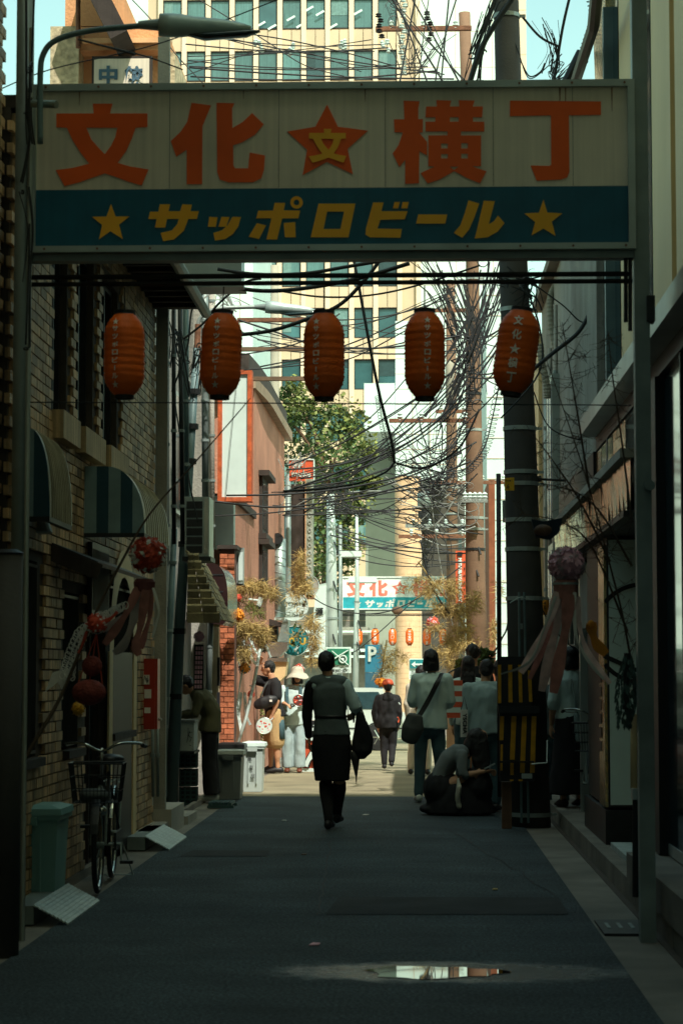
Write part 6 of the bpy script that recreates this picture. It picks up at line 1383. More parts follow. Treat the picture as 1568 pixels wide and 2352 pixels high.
# ================================================================ CABLES
def cable(pts, Y, r, lab, m_='rubber', group='overhead cables'):
    pp = crv([P(p[0],p[1],(p[2] if len(p) > 2 else Y)) for p in pts],8)
    o = MB().tube(pp, r, 6).build('overhead_cable', M[m_], None, smooth=True); return tag(o, lab, 'cable', group)
C_ = [([(-10,210),(115,160),(330,110),(480,60),(660,-10)],14,.004,'thin cable rising from the left edge to the top centre'),
([(185,92),(330,128),(420,160)],14.5,.005,'short cable under the first lamp arm'),
([(330,55),(600,82),(780,118),(900,150)],26,.008,'cable sloping down rightwards over the tower windows'),
([(395,152),(560,128),(720,118),(860,118)],28,.007,'nearly level cable just below the lamp head'),
([(410,180),(590,118),(700,120),(830,165)],29,.006,'cable between the insulator pairs, sagging right'),
([(450,-5),(540,50),(620,100),(700,150),(790,175)],27,.007,'cable dropping from the top centre to the gate sign'),
([(300,-5),(360,60),(400,120),(470,195)],24,.006,'steep thin cable left of the lamp head'),
([(1180,-10),(1110,100),(1075,200)],20.6,.03,'very thick black cable bundle beside the pole top'),
([(1050,-10),(1025,70),(1005,150),(998,200)],24,.009,'wavy cable left of the pole top'),
([(985,-10),(970,100),(960,200)],24,.006,'thin steep cable beside the wavy one'),
([(1200,40),(1240,85),(1285,108)],21,.012,'short sagging cable right of the pole top'),
([(1308,-10),(1290,70),(1270,195)],20,.014,'straight cable in the sky gap at upper right'),
([(1195,140),(1215,175),(1240,165),(1250,145)],21,.007,'small loop of cable in the sky gap'),
([(1170,60),(1190,120),(1215,180),(1260,150)],21.2,.005,'thin curl of cable next to the pole'),
([(500,618),(590,630),(700,628),(800,612),(930,590)],20,.017,'thick cable running just under the gate beam'),
([(505,655),(600,668),(700,662),(820,640),(940,605)],20.5,.02,'thick lashed cable beneath the twin rails'),
([(640,668),(740,682),(850,678),(960,655),(1100,610)],22,.010,'cable sagging below the twin rails at centre'),
([(812,595),(828,680),(848,790),(872,910),(898,1010),(905,1062)],23,.017,'long thick diagonal cable hanging between lanterns three and four'),
([(906,1060),(893,1078),(870,1092),(820,1110),(740,1122),(650,1128)],23,.012,'thick cable turning left at the foot of the diagonal one'),
([(540,770),(620,760),(700,735),(780,700),(840,640),(870,600)],22,.020,'thick cable rising from lantern two past lantern three'),
([(548,735),(640,765),(700,785),(800,800),(920,795),(1060,770)],25,.011,'cable crossing behind lantern three, slightly sagging'),
([(550,760),(620,790),(660,800),(760,800)],25.5,.007,'thin chain-like cable right of lantern two'),
([(553,815),(640,800),(700,780),(780,720)],25,.008,'thin cable slanting up under lantern three'),
([(560,850),(680,840),(800,825),(930,760)],26,.008,'cable crossing the grey concrete pole'),
([(1150,790),(1090,870),(1010,960),(930,1020),(800,1075),(655,1130)],26,.013,'cable sweeping up from the pink building to the pole, highest of the fan'),
([(1150,840),(1060,930),(960,1010),(840,1070),(690,1100)],27,.010,'second cable of the fan sweeping up to the right'),
([(1160,880),(1060,980),(950,1050),(820,1100),(690,1120)],28,.010,'third cable of the fan sweeping up to the right'),
([(1080,820),(990,890),(900,950),(780,1020),(664,1070)],29,.010,'cable from lantern five down to the small red sign'),
([(940,860),(860,950),(780,1010),(690,1050)],30,.009,'short cable of the fan behind lantern four'),
([(480,1150),(640,1165),(800,1145),(950,1110),(1080,1060)],27,.012,'lowest cable crossing above the insulators, over the white wall'),
([(470,1185),(600,1180),(760,1160),(900,1130),(1040,1110)],27.5,.009,'cable crossing the pink wall a little above its windows'),
([(520,1138),(660,1135),(800,1120),(930,1090),(1060,1040)],26.5,.012,'dark cable meeting the pink wall at mid height'),
([(905,1062),(960,1075),(1010,1060),(1060,1020),(1100,940)],24,.012,'cable curving from the diagonal cable foot to the poles'),
([(420,780),(470,740),(500,700),(560,650),(600,640)],22,.012,'dark cable looping over lantern two'),
([(395,900),(430,800),(445,700),(500,650)],21.5,.010,'cable rising through the pipes left of lantern two'),
([(420,660),(410,760),(400,900),(430,1080),(455,1200)],22.5,.008,'long slack cable hanging over the grey stucco'),
([(1222,650),(1290,700),(1340,740),(1375,690)],20.5,.007,'slack cable between the dark pole and the right wall'),
([(1222,850),(1270,810),(1330,760),(1365,690)],20,.020,'thick cable from behind lantern five up to the dark fins'),
([(1225,900),(1260,980),(1330,1010),(1365,1000)],20.6,.006,'thin cable drooping to the right wall hook'),
([(1230,1180),(1215,1300),(1260,1430),(1330,1500)],21.5,.006,'thin cable sagging behind the pink paper ball'),
([(1200,640),(1240,760),(1235,860),(1150,960)],20.8,.009,'cable winding round the dark pole by lantern five'),
([(745,1480),(800,1500),(850,1470),(960,1370),(1000,1330)],44,.010,'thin cable sagging over the far gate sign'),
([(700,1360),(760,1395),(850,1410),(940,1385),(1060,1300)],42,.012,'cable crossing in front of the far gate sign'),
([(1190,1100),(1170,1400),(1150,1470),(1125,1510)],30,.012,'dark cable falling to the right of the brown pole'),
([(965,1240),(985,1330),(1010,1380),(1040,1420)],33,.014,'dark stem-like cable dropping to the bamboo'),
([(70,924),(400,925),(800,927),(1200,929),(1448,931)],12.35,.0035,'taut thin wire stretched across the gate below the lanterns')]
for pts,Y,r,lab in C_: cable(pts,Y,r,lab)
for pts,Y,r,lab in (([(985,1110),(1000,1230),(1020,1350),(1040,1440)],33.5,.008,'teal thin cable on the brown pole'),([(655,1145),(640,1180),(700,1150)],36,.006,'pale loop of cable by the pink building corner'),([(800,1130),(860,1128),(905,1130)],45,.012,'pale straight wire at the cable junction')): cable(pts,Y,r,lab,'wirepale')
# coil-wrapped cables
def coil(pts, Y, R0, r, lab, turns, rc=.008):
    pp = crv([P(x,y,Y) for x,y in pts],20); t = thing('coiled_cable',lab,'cable',pp[0],'cables wrapped in wire spirals'); MB().tube(pp,rc,6).build('core', M['rubber'], t)
    cc = []; n = len(pp); N = turns*12
    for k in range(N):
        f_ = k/(N-1)*(n-1); i = min(int(f_),n-2); p = pp[i].lerp(pp[i+1],f_-i); a = k*2*math.pi/12
        cc.append(p+Vector((math.cos(a)*R0,math.sin(a)*R0*.8,math.sin(a)*R0*.5-R0*.8)))
    MB().tube(cc,r,3).build('spiral', M['rubber'], t)
coil([(1080,830),(1078,900),(1060,980),(1030,1060),(1000,1110)],26,.055,.0045,'spiral wrapped cable curving down between the brown poles',34)
coil([(1148,870),(1130,960),(1110,1030),(1070,1075),(1020,1085)],25,.055,.0045,'spiral wrapped cable sweeping left from the dark pole',34)
coil([(868,905),(880,980),(900,1050)],23.2,.035,.003,'spiral wire round the foot of the diagonal cable',26,.004)
coil([(760,1150),(820,1175),(880,1170),(960,1120),(1000,1090)],34,.05,.005,'spiral wrapped cable hanging in a bow over the street',30)
coil([(970,1190),(978,1280),(985,1330)],36,.04,.005,'knotted vertical cable below the blue-grey can',20)
# families of thin far wires
ORD = 'topmost,second,third,fourth,fifth,sixth,seventh,eighth,ninth,tenth,eleventh,twelfth,thirteenth,fourteenth,fifteenth,lowest'.split(',')
def family(lab, s0, s1, e0, e1, n, Y, r, seed, m_='rubber', sag=30, lr=False):
    q = random.Random(seed); L_ = []
    for i in range(n):
        a,b = q.random(),q.random(); x0 = s0[0]+(s1[0]-s0[0])*a; y0 = s0[1]+(s1[1]-s0[1])*a; x1 = e0[0]+(e1[0]-e0[0])*b; y1 = e0[1]+(e1[1]-e0[1])*b; sg = sag*q.uniform(.5,1.5); Yi = Y+q.uniform(-2,2)
        L_.append((x0+x1 if lr else y0+y1,[(x0,y0),(x0*.67+x1*.33,y0*.67+y1*.33+sg*.9),(x0*.33+x1*.67,y0*.33+y1*.67+sg*.9),(x1,y1)],Yi,r*q.uniform(.6,1.4)))
    L_.sort(key=lambda k:k[0])
    for i,(_,pts,Yi,rr_) in enumerate(L_):
        w_ = ORD[i] if i < n-1 else 'last'
        if lr and i == 0: w_ = 'leftmost'
        cable(pts,Yi,rr_*1.25,w_+(' from the left' if lr and 0 < i < n-1 else ' from the top' if 0 < i < n-1 else '')+' of the '+lab,m_,lab)
family('thin fan wires by the pink building corner',(650,1060),(700,1180),(1060,780),(1100,1060),12,34,.008,81,sag=36)
family('thin wires level with the red floor sign',(540,1120),(660,1190),(1040,1080),(1100,1190),8,36,.007,82,sag=14)
family('thin wires crossing the tower behind the lanterns',(580,680),(600,860),(1040,620),(1060,820),10,40,.009,83,sag=30)
family('thin wires crossing the tower above the sign',(420,60),(440,190),(850,90),(1060,190),9,36,.008,84,sag=12)
family('wires slanting between the two brown poles',(1030,680),(1040,1000),(1150,640),(1170,900),12,30,.008,85,sag=18)
family('thin wires above the far gate sign',(740,1130),(770,1300),(1060,1180),(1090,1300),12,46,.009,86,sag=20)
family('slanting wires left of the brown pole',(930,1000),(960,1150),(1080,960),(1110,1240),12,34,.007,87,sag=30)
family('steep wires near the pole tops above the sign',(880,-10),(1060,-10),(900,195),(1100,195),8,26,.007,89,sag=0,lr=True)
family('pale sunlit wires in the cable tangle',(880,1090),(960,1230),(1040,1090),(1100,1230),9,35,.007,88,'wirepale',22)
for nm,lab,pl,Y,n,r,sd_,m_,sp in (('cable_tangle','drooping cable bundle right of the fourth lantern under the twin rails',[(985,605),(1030,680),(1075,800),(1085,930)],30,34,.009,111,'rubber',20),('cable_tangle','cable bundle crossing from the dark pole down left past lantern four',[(1140,610),(1110,700),(1060,830),(1010,960)],27,26,.011,112,'rubber',16),('cable_tangle','dangling loops beneath the long rust-red crossarm',[(940,970),(975,1030),(1010,1050),(1050,975)],33,18,.008,113,'rubber',16),('cable_tangle','dense snarl of black cables left of the brown pole at mid height',[(930,1080),(980,1100),(1020,1120),(1040,1080)],33,44,.008,91,'rubber',24),('cable_tangle','cable snarl round the brown pole behind lantern five',[(1060,640),(1080,720),(1090,800),(1075,900)],33,30,.009,92,'rubber',16),('cable_tangle','hanging black cable loops above the far gate',[(900,1180),(960,1190),(1000,1230),(985,1290)],36,26,.008,93,'rubber',22),('cable_tangle','cable snarl high on the dark pole under the twin rails',[(1150,640),(1190,650),(1225,660),(1215,700)],20.9,30,.008,94,'rubber',14),('cable_tangle','knot of wires at the pink building corner by the floor sign',[(655,1050),(665,1080),(690,1050),(670,1110)],37,12,.007,95,'wirepale',9),('cable_tangle','snarl of cables by the pole tops above the gate sign',[(1085,200),(1100,120),(1125,40),(1150,-10)],21,26,.010,96,'rubber',9),('cable_tangle','wire knots in the sky gap at upper right',[(1250,60),(1275,120),(1265,170),(1285,150)],20.2,22,.005,97,'rubber',10),('cable_tangle','cable junction knot on top of the mint steel pole',[(740,1110),(770,1125),(790,1150),(765,1180)],44.5,36,.009,98,'rubber',14),('cable_tangle','pale and bright wire ends glinting among the black snarl',[(950,1060),(1000,1100),(1060,1130),(1090,1180)],32.6,14,.006,99,'wirepale',26),('cable_tangle','wire snarl around the insulator stack at the top',[(900,20),(925,90),(940,150),(985,100)],32.4,24,.006,100,'rubber',14)):
    wirebundle(nm,lab,pl,Y,n,r,sd_,m_,spread=sp)
# ================================================================ PEOPLE
V = Vector
def hand(mb, w_, d, palm, s=1., curl=.5):
    d = V(d).normalized(); palm = V(palm); palm = (palm-d*palm.dot(d)).normalized(); side = d.cross(palm)
    c = V(w_)+d*.045*s
    mb.loft([V(w_),c-d*.012*s,c+d*.02*s,c+d*.045*s],[(.022*s,.018*s),(.034*s,.016*s),(.040*s,.014*s),(.036*s,.012*s)],side=side,n=10,dome=True)
    for i in range(4):
        b = c+d*.042*s+side*(.027-.018*i)*s; L_ = (.070,.078,.073,.058)[i]*s; p1 = b+d*L_*.5+palm*L_*.12*curl; p2 = p1+(d*(1-curl)+palm*curl).normalized()*L_*.32; p3 = p2+(d*(.6-curl)+palm*curl*1.2).normalized()*L_*.24
        mb.loft([b-d*.01,p1,p2,p3],[.0092*s,.0088*s,.008*s,.0068*s],side=side,n=7,dome=True)
    b = c+side*.034*s-d*.02*s; p1 = b+side*.02*s+d*.028*s+palm*.012*s; p2 = p1+d*.026*s+palm*.012*s
    mb.loft([b,p1,p2],[.012*s,.0105*s,.008*s],side=palm,n=7,dome=True)
def rz(v, a): c, s = math.cos(a), math.sin(a); return V((v[0]*c-v[1]*s, v[0]*s+v[1]*c, v[2]))
SKN = {}
def person(label, px, Y, H, phi=0, J={}, top=None, bottom=None, hair='short', shoes='black', sleeve=('long','long'), sleevemat=None, build=1., hem=.86, face=None, hands=(True,True), z0=None, fold=.010, hz=.45, topk=1., legw=1., curl=.4, skin='skin', vest=None):
    X = P(px,0,Y).x; g = gz(Y) if z0 is None else z0
    t = thing('person', label, 'person'); s = H/1.7
    D = dict(pelvis=(0,0,.93), waist=(0,.0,1.06), chest=(0,.0,1.25), neck=(0,-.01,1.42), head=(0,.015,1.575), sR=(.165,0,1.36), eR=(.215,-.03,1.10), wR=(.205,.05,.87), sL=(-.165,0,1.36), eL=(-.215,-.03,1.10), wL=(-.205,.05,.87), hR=(.088,0,.90), kR=(.10,.03,.49), aR=(.10,-.01,.09), hL=(-.088,0,.90), kL=(-.10,.03,.49), aL=(-.10,-.01,.09))
    D = {k: rz(v, phi)*s for k, v in D.items()}
    for k, v in J.items(): D[k] = V(v)       # overrides are metres in world axes from the feet point
    fwd = rz((0,1,0), phi); side = rz((1,0,0), phi); fd = V(face).normalized() if face else fwd; fs = fd.cross(V((0,0,1))).normalized()
    b = build*s
    hd = D['head']; up = (hd-D['neck']).normalized()*.4+V((0,0,.6)); up.normalize(); fu = fs.cross(fd).normalized()
    B = MB()
    Mh = Matrix((fs, fd, fu)).transposed()
    hp = lambda x,y,z: hd+Mh@V((x,y,z))*s
    B.ell(hd+fu*.012*s,(.074*s,.092*s,.104*s),18,12,rot=Mh); B.ell(hp(0,.022,-.052),(.054*s,.062*s,.058*s),14,10,rot=Mh)
    B.loft([hp(0,.088,.02),hp(0,.104,-.012),hp(0,.098,-.022)],[.008*s,.014*s,.012*s],side=fs,n=8,dome=True)
    B.loft([hp(-.022,.083,-.050),hp(.022,.083,-.050)],[.008*s,.008*s],side=fd,n=8,dome=True); B.loft([hp(-.038,.080,.034),hp(.038,.080,.034)],[.009*s,.009*s],side=fd,n=8,dome=True)
    for k in (-1,1): B.ell(hp(.075*k,-.004,-.008),(.012*s,.022*s,.032*s),8,6,rot=Mh)
    B.loft([D['neck']-V((0,0,.05*s)),D['neck']+(hd-D['neck'])*.55],[(.058*s,.055*s),(.052*s,.055*s)],side=side,n=12)
    B.loft([D['pelvis']-V((0,0,.04)),D['waist'],D['chest'],D['neck']-V((0,0,.06*s))],[(.13*b,.09*b),(.11*b,.08*b),(.13*b,.085*b),(.10*b,.065*b)],side=side,dome=True)
    for q_ in 'RL':
        S_,E_,W_ = D['s'+q_],D['e'+q_],D['w'+q_]
        B.loft([S_,S_.lerp(E_,.5),E_,E_.lerp(W_,.35),W_],[.046*b,.042*b,.036*s,.038*s,.024*s],side=fwd,n=10,dome=True)
        if hands['RL'.index(q_)]:
            pal = -side if q_ == 'R' else side
            if abs((W_-E_).normalized().dot(V((0,0,1)))) < .6: pal = V((0,0,-1))
            hand(B, W_, (W_-E_), pal, s, curl)
        h_,k_,a_ = D['h'+q_],D['k'+q_],D['a'+q_]
        B.loft([h_,h_.lerp(k_,.5),k_,k_.lerp(a_,.32),k_.lerp(a_,.75),a_],[.082*b,.068*b,.052*s,.056*s,.037*s,.034*s],side=fwd,n=12,dome=True)
        B.loft([a_-fwd*.045*s-V((0,0,.045*s)),a_+fwd*.04*s-V((0,0,.04*s)),a_+fwd*.15*s-V((0,0,.055*s))],[(.032*s,.03*s),(.038*s,.03*s),(.036*s,.02*s)],side=side,n=10,dome=True)
    remesh(B,'body',M[skin],t,.0085,smooth=3)
    for k in (-1,1):
        MB().ell(hp(.031*k,.083,.010),(.013*s,.008*s,.006*s),8,5,rot=Mh).build('eye',M['hair'],t,smooth=True); MB().loft([hp(.014*k,.090,.030),hp(.048*k,.082,.033)],[.004*s,.003*s],side=fd,n=6,dome=True).build('eyebrow',M['hair'],t)
    MB().loft([hp(-.020,.091,-.050),hp(0,.094,-.048),hp(.020,.091,-.050)],[.004*s,.006*s,.004*s],side=fd,n=6,dome=True).build('mouth',mat('lips',(.35,.1,.08),.5,bump=0),t)
    # hair
    Hh = MB(); k_ = s
    if hair:
        Hh.ell(hp(0,-.018,.030),(.084*k_,.098*k_,.096*k_),18,12,rot=Mh)
        if hair == 'short': Hh.ell(hp(0,-.045,-.01),(.072*k_,.062*k_,.072*k_),14,10,rot=Mh)
        if hair == 'bob': Hh.loft([hp(0,-.02,.05),hp(0,-.025,-.04),hp(0,-.03,-.11),hp(0,-.03,-.125)],[(.084*k_,.088*k_),(.094*k_,.088*k_),(.092*k_,.075*k_),(.08*k_,.06*k_)],side=fs,n=16)
        if hair == 'long': Hh.loft([hp(0,-.03,.04),hp(0,-.05,-.08),hp(0,-.085,-.22),hp(0,-.09,-.36)],[(.084*k_,.075*k_),(.092*k_,.06*k_),(.095*k_,.04*k_),(.06*k_,.025*k_)],side=fs,n=16)
        if hair == 'curly':
            qq = random.Random(3)
            for i in range(40):
                d = V((qq.gauss(0,1),qq.gauss(-.3,1),abs(qq.gauss(0,1)))).normalized(); Hh.ell(hd+Mh@V((d.x*.082,d.y*.09-.02,d.z*.09+.03))*s,(.02*s,)*3,6,5)
        remesh(Hh,'hair',M['hair'],t,.009,fold=.009,fs=26,smooth=1,seed=px)
    # top
    tk = topk
    if top:
        T = MB(); Pv = D['pelvis']; wst = D['waist']; hemp = Pv+(Pv-wst).normalized()*((.93*s-hem*s) if hem < .93 else 0) if 'pelvis' not in J else Pv+(Pv-wst).normalized()*.08
        if hem < .93 and 'pelvis' not in J: hemp = V((Pv.x,Pv.y,hem*s))
        T.loft([hemp,Pv,wst,D['chest'],D['chest'].lerp(D['neck'],.55),D['neck']-V((0,0,.03*s)),D['neck']+(hd-D['neck'])*.12],[(.178*b*tk,.128*b*tk),(.172*b*tk,.125*b*tk),(.145*b*tk,.11*b*tk),(.165*b*tk,.118*b*tk),(.168*b*tk,.105*b*tk),(.115*b,.08*b),(.064*s,.062*s)],side=side,n=20)
        T.loft([D['sL'],D['sL'].lerp(D['sR'],.25)+V((0,0,.018*s)),D['sL'].lerp(D['sR'],.75)+V((0,0,.018*s)),D['sR']],[.062*b,.062*b,.062*b,.062*b],side=fwd,n=12,dome=True)
        T2 = MB()
        for i,q_ in enumerate('RL'):
            S_,E_,W_ = D['s'+q_],D['e'+q_],D['w'+q_]; tgt = T if not (sleevemat and sleevemat[i]) else MB()
            if sleeve[i] == 'long': tgt.loft([S_,S_.lerp(E_,.5),E_,E_.lerp(W_,.5),E_.lerp(W_,.95)],[.064*b*tk,.058*b*tk,.053*b*tk,.047*b*tk,.038*b*tk],side=fwd,n=12,dome=True)
            if sleeve[i] == 'half': tgt.loft([S_,S_.lerp(E_,.5),E_.lerp(S_,.03),E_.lerp(W_,.12)],[.066*b*tk,.064*b*tk,.064*b*tk,.058*b*tk],side=fwd,n=12,dome=True)
            if sleeve[i] == 'short': tgt.loft([S_,S_.lerp(E_,.35),S_.lerp(E_,.68)],[.066*b*tk,.068*b*tk,.066*b*tk],side=fwd,n=12,dome=True)
            if tgt is not T and tgt.v: remesh(tgt,'sleeve',M[sleevemat[i]],t,.011,fold=fold,fs=14,seed=i+px)
        remesh(T,'shirt',M[top],t,.011,fold=fold,fs=11,seed=px*.37)
        if vest:
            T = MB(); T.loft([V((Pv.x,Pv.y,hem*s-.005)),Pv,wst,D['chest'],D['chest'].lerp(D['neck'],.55),D['neck']-V((0,0,.035*s))],[(.192*b,.14*b),(.178*b,.132*b),(.152*b,.118*b),(.178*b,.130*b),(.182*b,.122*b),(.125*b,.10*b)],side=side,n=20)
            T.loft([D['sL'].lerp(D['sR'],k)+V((0,0,.026*s)) for k in (.14,.3,.7,.86)],[.072*b,.082*b,.082*b,.072*b],side=fwd,n=12,dome=True)
            remesh(T,'vest',M[vest],t,.011,fold=.004,fs=9,seed=px*.7)
    if bottom:
        kind, m_ = bottom; Bm = MB(); lw = legw*b
        if kind in ('trousers','jeans','wide','shorts'):
            Bm.loft([D['waist'].lerp(D['pelvis'],.5),D['pelvis'],D['pelvis']-V((0,0,.09*s))],[(.14*b,.105*b),(.165*b,.12*b),(.15*b,.115*b)],side=side,dome=True)
            for q_ in 'RL':
                h_,k2,a_ = D['h'+q_],D['k'+q_],D['a'+q_]
                if kind == 'shorts': Bm.loft([h_,h_.lerp(k2,.5),h_.lerp(k2,.98)],[.098*lw,.096*lw,.092*lw],side=fwd,n=14,dome=True)
                elif kind == 'wide': Bm.loft([h_,h_.lerp(k2,.5),k2,k2.lerp(a_,.5),a_+V((0,0,.0))],[.097*lw,.094*lw,.09*lw,.092*lw,.098*lw],side=fwd,n=14,dome=False)
                else: Bm.loft([h_,h_.lerp(k2,.5),k2,k2.lerp(a_,.5),a_+V((0,0,.02))],[.094*lw,.083*lw,.068*lw,.062*lw,.055*lw],side=fwd,n=14,dome=True)
            remesh(Bm,{'shorts':'shorts'}.get(kind,'trousers'),M[m_],t,.011,fold=fold*.8,fs=10,seed=px*.11)
        elif kind == 'skirt':
            Pv = D['pelvis']; Bm.loft([D['waist'],Pv,V((Pv.x,Pv.y,Pv.z-.15*s)),V(((Pv.x+D['kR'].x*.5+D['kL'].x*.5)/2,Pv.y,hz*s))],[(.135*b,.10*b),(.172*b,.13*b),(.18*b*legw,.14*b),(.15*b*legw,.125*b*legw)],side=side,n=24); remesh(Bm,'skirt',M[m_],t,.011,fold=.004,fs=8,seed=px)
        elif kind == 'longskirt':
            Pv = D['pelvis']; Bm.loft([D['waist'],Pv,V((Pv.x,Pv.y,.5*s)),V((Pv.x,Pv.y,.14*s))],[(.13*b,.10*b),(.17*b,.13*b),(.21*b,.18*b),(.26*b,.22*b)],side=side,n=24); remesh(Bm,'skirt',M[m_],t,.012,fold=.012,fs=7,seed=px)
    for q_ in 'RL':
        a_ = D['a'+q_]; Sh = MB(); Sh.loft([a_-fwd*.05*s-V((0,0,.04*s)),a_+fwd*.03*s-V((0,0,.035*s)),a_+fwd*.11*s-V((0,0,.05*s)),a_+fwd*.16*s-V((0,0,.058*s))],[(.038*s,.044*s),(.046*s,.044*s),(.048*s,.032*s),(.040*s,.022*s)],side=side,n=12,dome=True)
        for i,v in enumerate(Sh.v): Sh.v[i] = (v[0],v[1],max(v[2],min(a_.z-.088*s,.004) if a_.z < .12 else a_.z-.09*s))
        Sh.build('shoe',M[shoes],t,smooth=True)
    t['_D'] = 0; del t['_D']
    return t, D, (X, Y, g), dict(fwd=fwd, side=side, s=s, hp=hp, Mh=Mh, hd=hd)
def place(r): r[0].location = r[2]
# --- walking woman in vest
M['vest_grey'] = mat('vest_grey',(.10,.125,.125),.85,bump=.15,bs=150)
M['tee_grey'] = mat('tee_grey',(.15,.17,.17),.85,bump=.15,bs=150)
M['lgrey'] = mat('blouse_grey',(.5,.63,.63),.85,bump=.15,bs=150)
r = person('woman in grey vest and black skirt walking away with a black bag on her arm',763,20.8,1.68,phi=-.12,J=dict(pelvis=(-.005,0,.93),waist=(-.015,0,1.06),chest=(-.025,0,1.24),neck=(-.035,0,1.41),head=(-.055,.03,1.565),sR=(.135,0,1.36),sL=(-.20,0,1.36),eR=(.235,-.05,1.13),wR=(.19,.17,1.08),eL=(-.245,.02,1.10),wL=(-.225,.06,.87),kR=(.070,.0,.47),aR=(.045,.14,.13),kL=(-.062,.03,.47),aL=(-.030,-.10,.09)),top='lgrey',vest='vest_grey',sleeve=('half','long'),sleevemat=(None,'blk_cloth'),bottom=('skirt','blk_cloth'),hair='short',shoes='black',hem=.90,hz=.46,legw=1.12,face=(.12,1,0))
t,D,loc,K_ = r
sk = MB()
for q_ in 'RL':
    k2,a_ = D['k'+q_],D['a'+q_]; sk.loft([k2-V((0,0,.03)),k2.lerp(a_,.3),k2.lerp(a_,.7),a_+V((0,0,.01)),a_-V((0,0,.03))],[.063,.07,.05,.042,.038],n=14)
    sk.build('sock',M['blk_cloth'],t,smooth=True); sk = MB()
MB().loft([D['waist']-V((0,0,.012)),D['waist']+V((0,0,.016))],[(.157,.123),(.156,.122)],side=K_['side'],n=28).build('belt',M['black'],t,smooth=True)
MB().loft([D['neck']-V((0,0,.015)),D['neck']+V((0,0,.03))],[(.085,.075),(.062,.062)],side=K_['side'],n=20).build('collar',M['lgrey'],t,smooth=True)
place(r)
bg_ = thing('handbag','slouchy black bag hanging from the elbow of the walking woman','bag',(P(830,0,20.75).x,20.75,.75)); Bm = MB()
Y_ = 20.75; pxl = lambda x,y,Yq=Y_: P(x,y,Yq)
Bm.loft([pxl(825,1640),pxl(830,1668),pxl(832,1700),pxl(830,1725),pxl(828,1736)],[(.03,.03),(.075,.045),(.105,.06),(.10,.06),(.06,.04)],side=(1,0,0),n=18,dome=True); remesh(Bm,'bag',M['blk_cloth'],bg_,.012,fold=.012,fs=9)
for k in (0,1): MB().tube(crv([pxl(812,1660),pxl(812+3*k,1630),pxl(820,1608+3*k),pxl(834,1640),pxl(842,1668)],5),.008,6).build('strap',M['black'],bg_)
um = thing('umbrella','folded dark umbrella pointing down beneath the black bag','umbrella',pxl(818,1790)); MB().tube([pxl(814,1725),pxl(816,1745),pxl(818,1785),pxl(818,1796)],[.045,.04,.008,.006],10).build('canopy',mat('umbrella_brown',(.05,.045,.045),.8),um,smooth=True); MB().cyl(pxl(818,1785),pxl(818,1800),.004).build('tip',M['dark'],um)
# --- blouse woman with shoulder bag
r = person('woman with black bob, white blouse and grey shoulder bag seen from behind',980,25,1.74,phi=.1,J=dict(pelvis=(.02,0,.92),waist=(.03,0,1.06),chest=(.035,0,1.26),neck=(.035,0,1.46),head=(.02,.02,1.62),sR=(.20,0,1.40),sL=(-.13,0,1.40),eR=(.235,.02,1.13),wR=(.16,.2,1.05),eL=(-.19,.04,1.14),wL=(-.12,.22,1.08),aL=(-.12,0,.09),kL=(-.10,.02,.49),aR=(.13,.05,.09),kR=(.12,.03,.49)),top='white_cloth',sleeve=('half','half'),bottom=('jeans','denim'),hair='bob',shoes='foam',hem=.86,topk=1.12,fold=.009,face=(-.1,1,0)); place(r)
b2 = thing('shoulder_bag','grey crossbody bag slung at the left hip of the bob-haired woman','bag',P(945,1680,24.75)); Bm = MB(); Bm.loft([P(952,1645,24.74),P(948,1672,24.74),P(938,1700,24.74)],[(.10,.035),(.13,.06),(.10,.045)],side=(1,0,0),n=16,dome=True); remesh(Bm,'bag',M['leather'],b2,.012,fold=.007,fs=10)
st_ = crv([P(1014,1546,24.9),P(1005,1565,24.80),P(985,1605,24.80),P(965,1640,24.78),P(955,1655,24.74)],6); MB().loft(st_,[(.028,.003)]*len(st_),side=(1,0,.4),n=6).build('strap',M['black'],b2)
# --- grey shirt person and black jacket person
r = person('short-haired person in loose pale grey shirt standing before the striped guard',1110,23.4,1.64,phi=-.15,J=dict(pelvis=(-.0,0,.90),waist=(-.02,0,1.02),chest=(-.03,.02,1.2),neck=(-.02,.05,1.37),head=(.0,.09,1.50),sR=(.14,.03,1.31),sL=(-.19,.03,1.31)),top='ltgrey_cloth',sleeve=('long','long'),bottom=('jeans','denim'),hair='short',hem=.84,topk=1.15,fold=.012,face=(.1,1,-.25)); place(r)
tt = thing('tote_bag','white tote bag with black letters at the grey-shirted person’s side','bag',P(1066,1660,23.1)); MB().box(P(1057,1693,23.1),P(1073,1630,23.16)).build('bag',M['paperwhite'],tt); text('YSCHA',P(1067,1662,23.09),.22,.045,M['black'],'lettering',tt,right=(0,0,-1),up=(1,0,0),bold=.03,depth=.002)
MB().tube([P(1058,1630,23.12),P(1066,1600,23.15),P(1072,1630,23.12)],.006,5).build('strap',M['black'],tt)
r = person('person in black jacket and pale jeans half hidden by the yellow-striped guard',1139,23.75,1.62,phi=.2,top='blk_cloth',sleeve=('long','long'),bottom=('jeans','palejean'),hair='short',hem=.86,topk=1.1,legw=1.1,fold=.009,J=dict(eL=(-.2,-.05,1.1),wL=(-.12,-.2,1.0))); t = r[0]
text('ab',(-.06,-.145,1.27),.12,.05,mat('script_orange',(.6,.25,.03),.6,bump=0),'lettering',t,depth=.002); place(r)
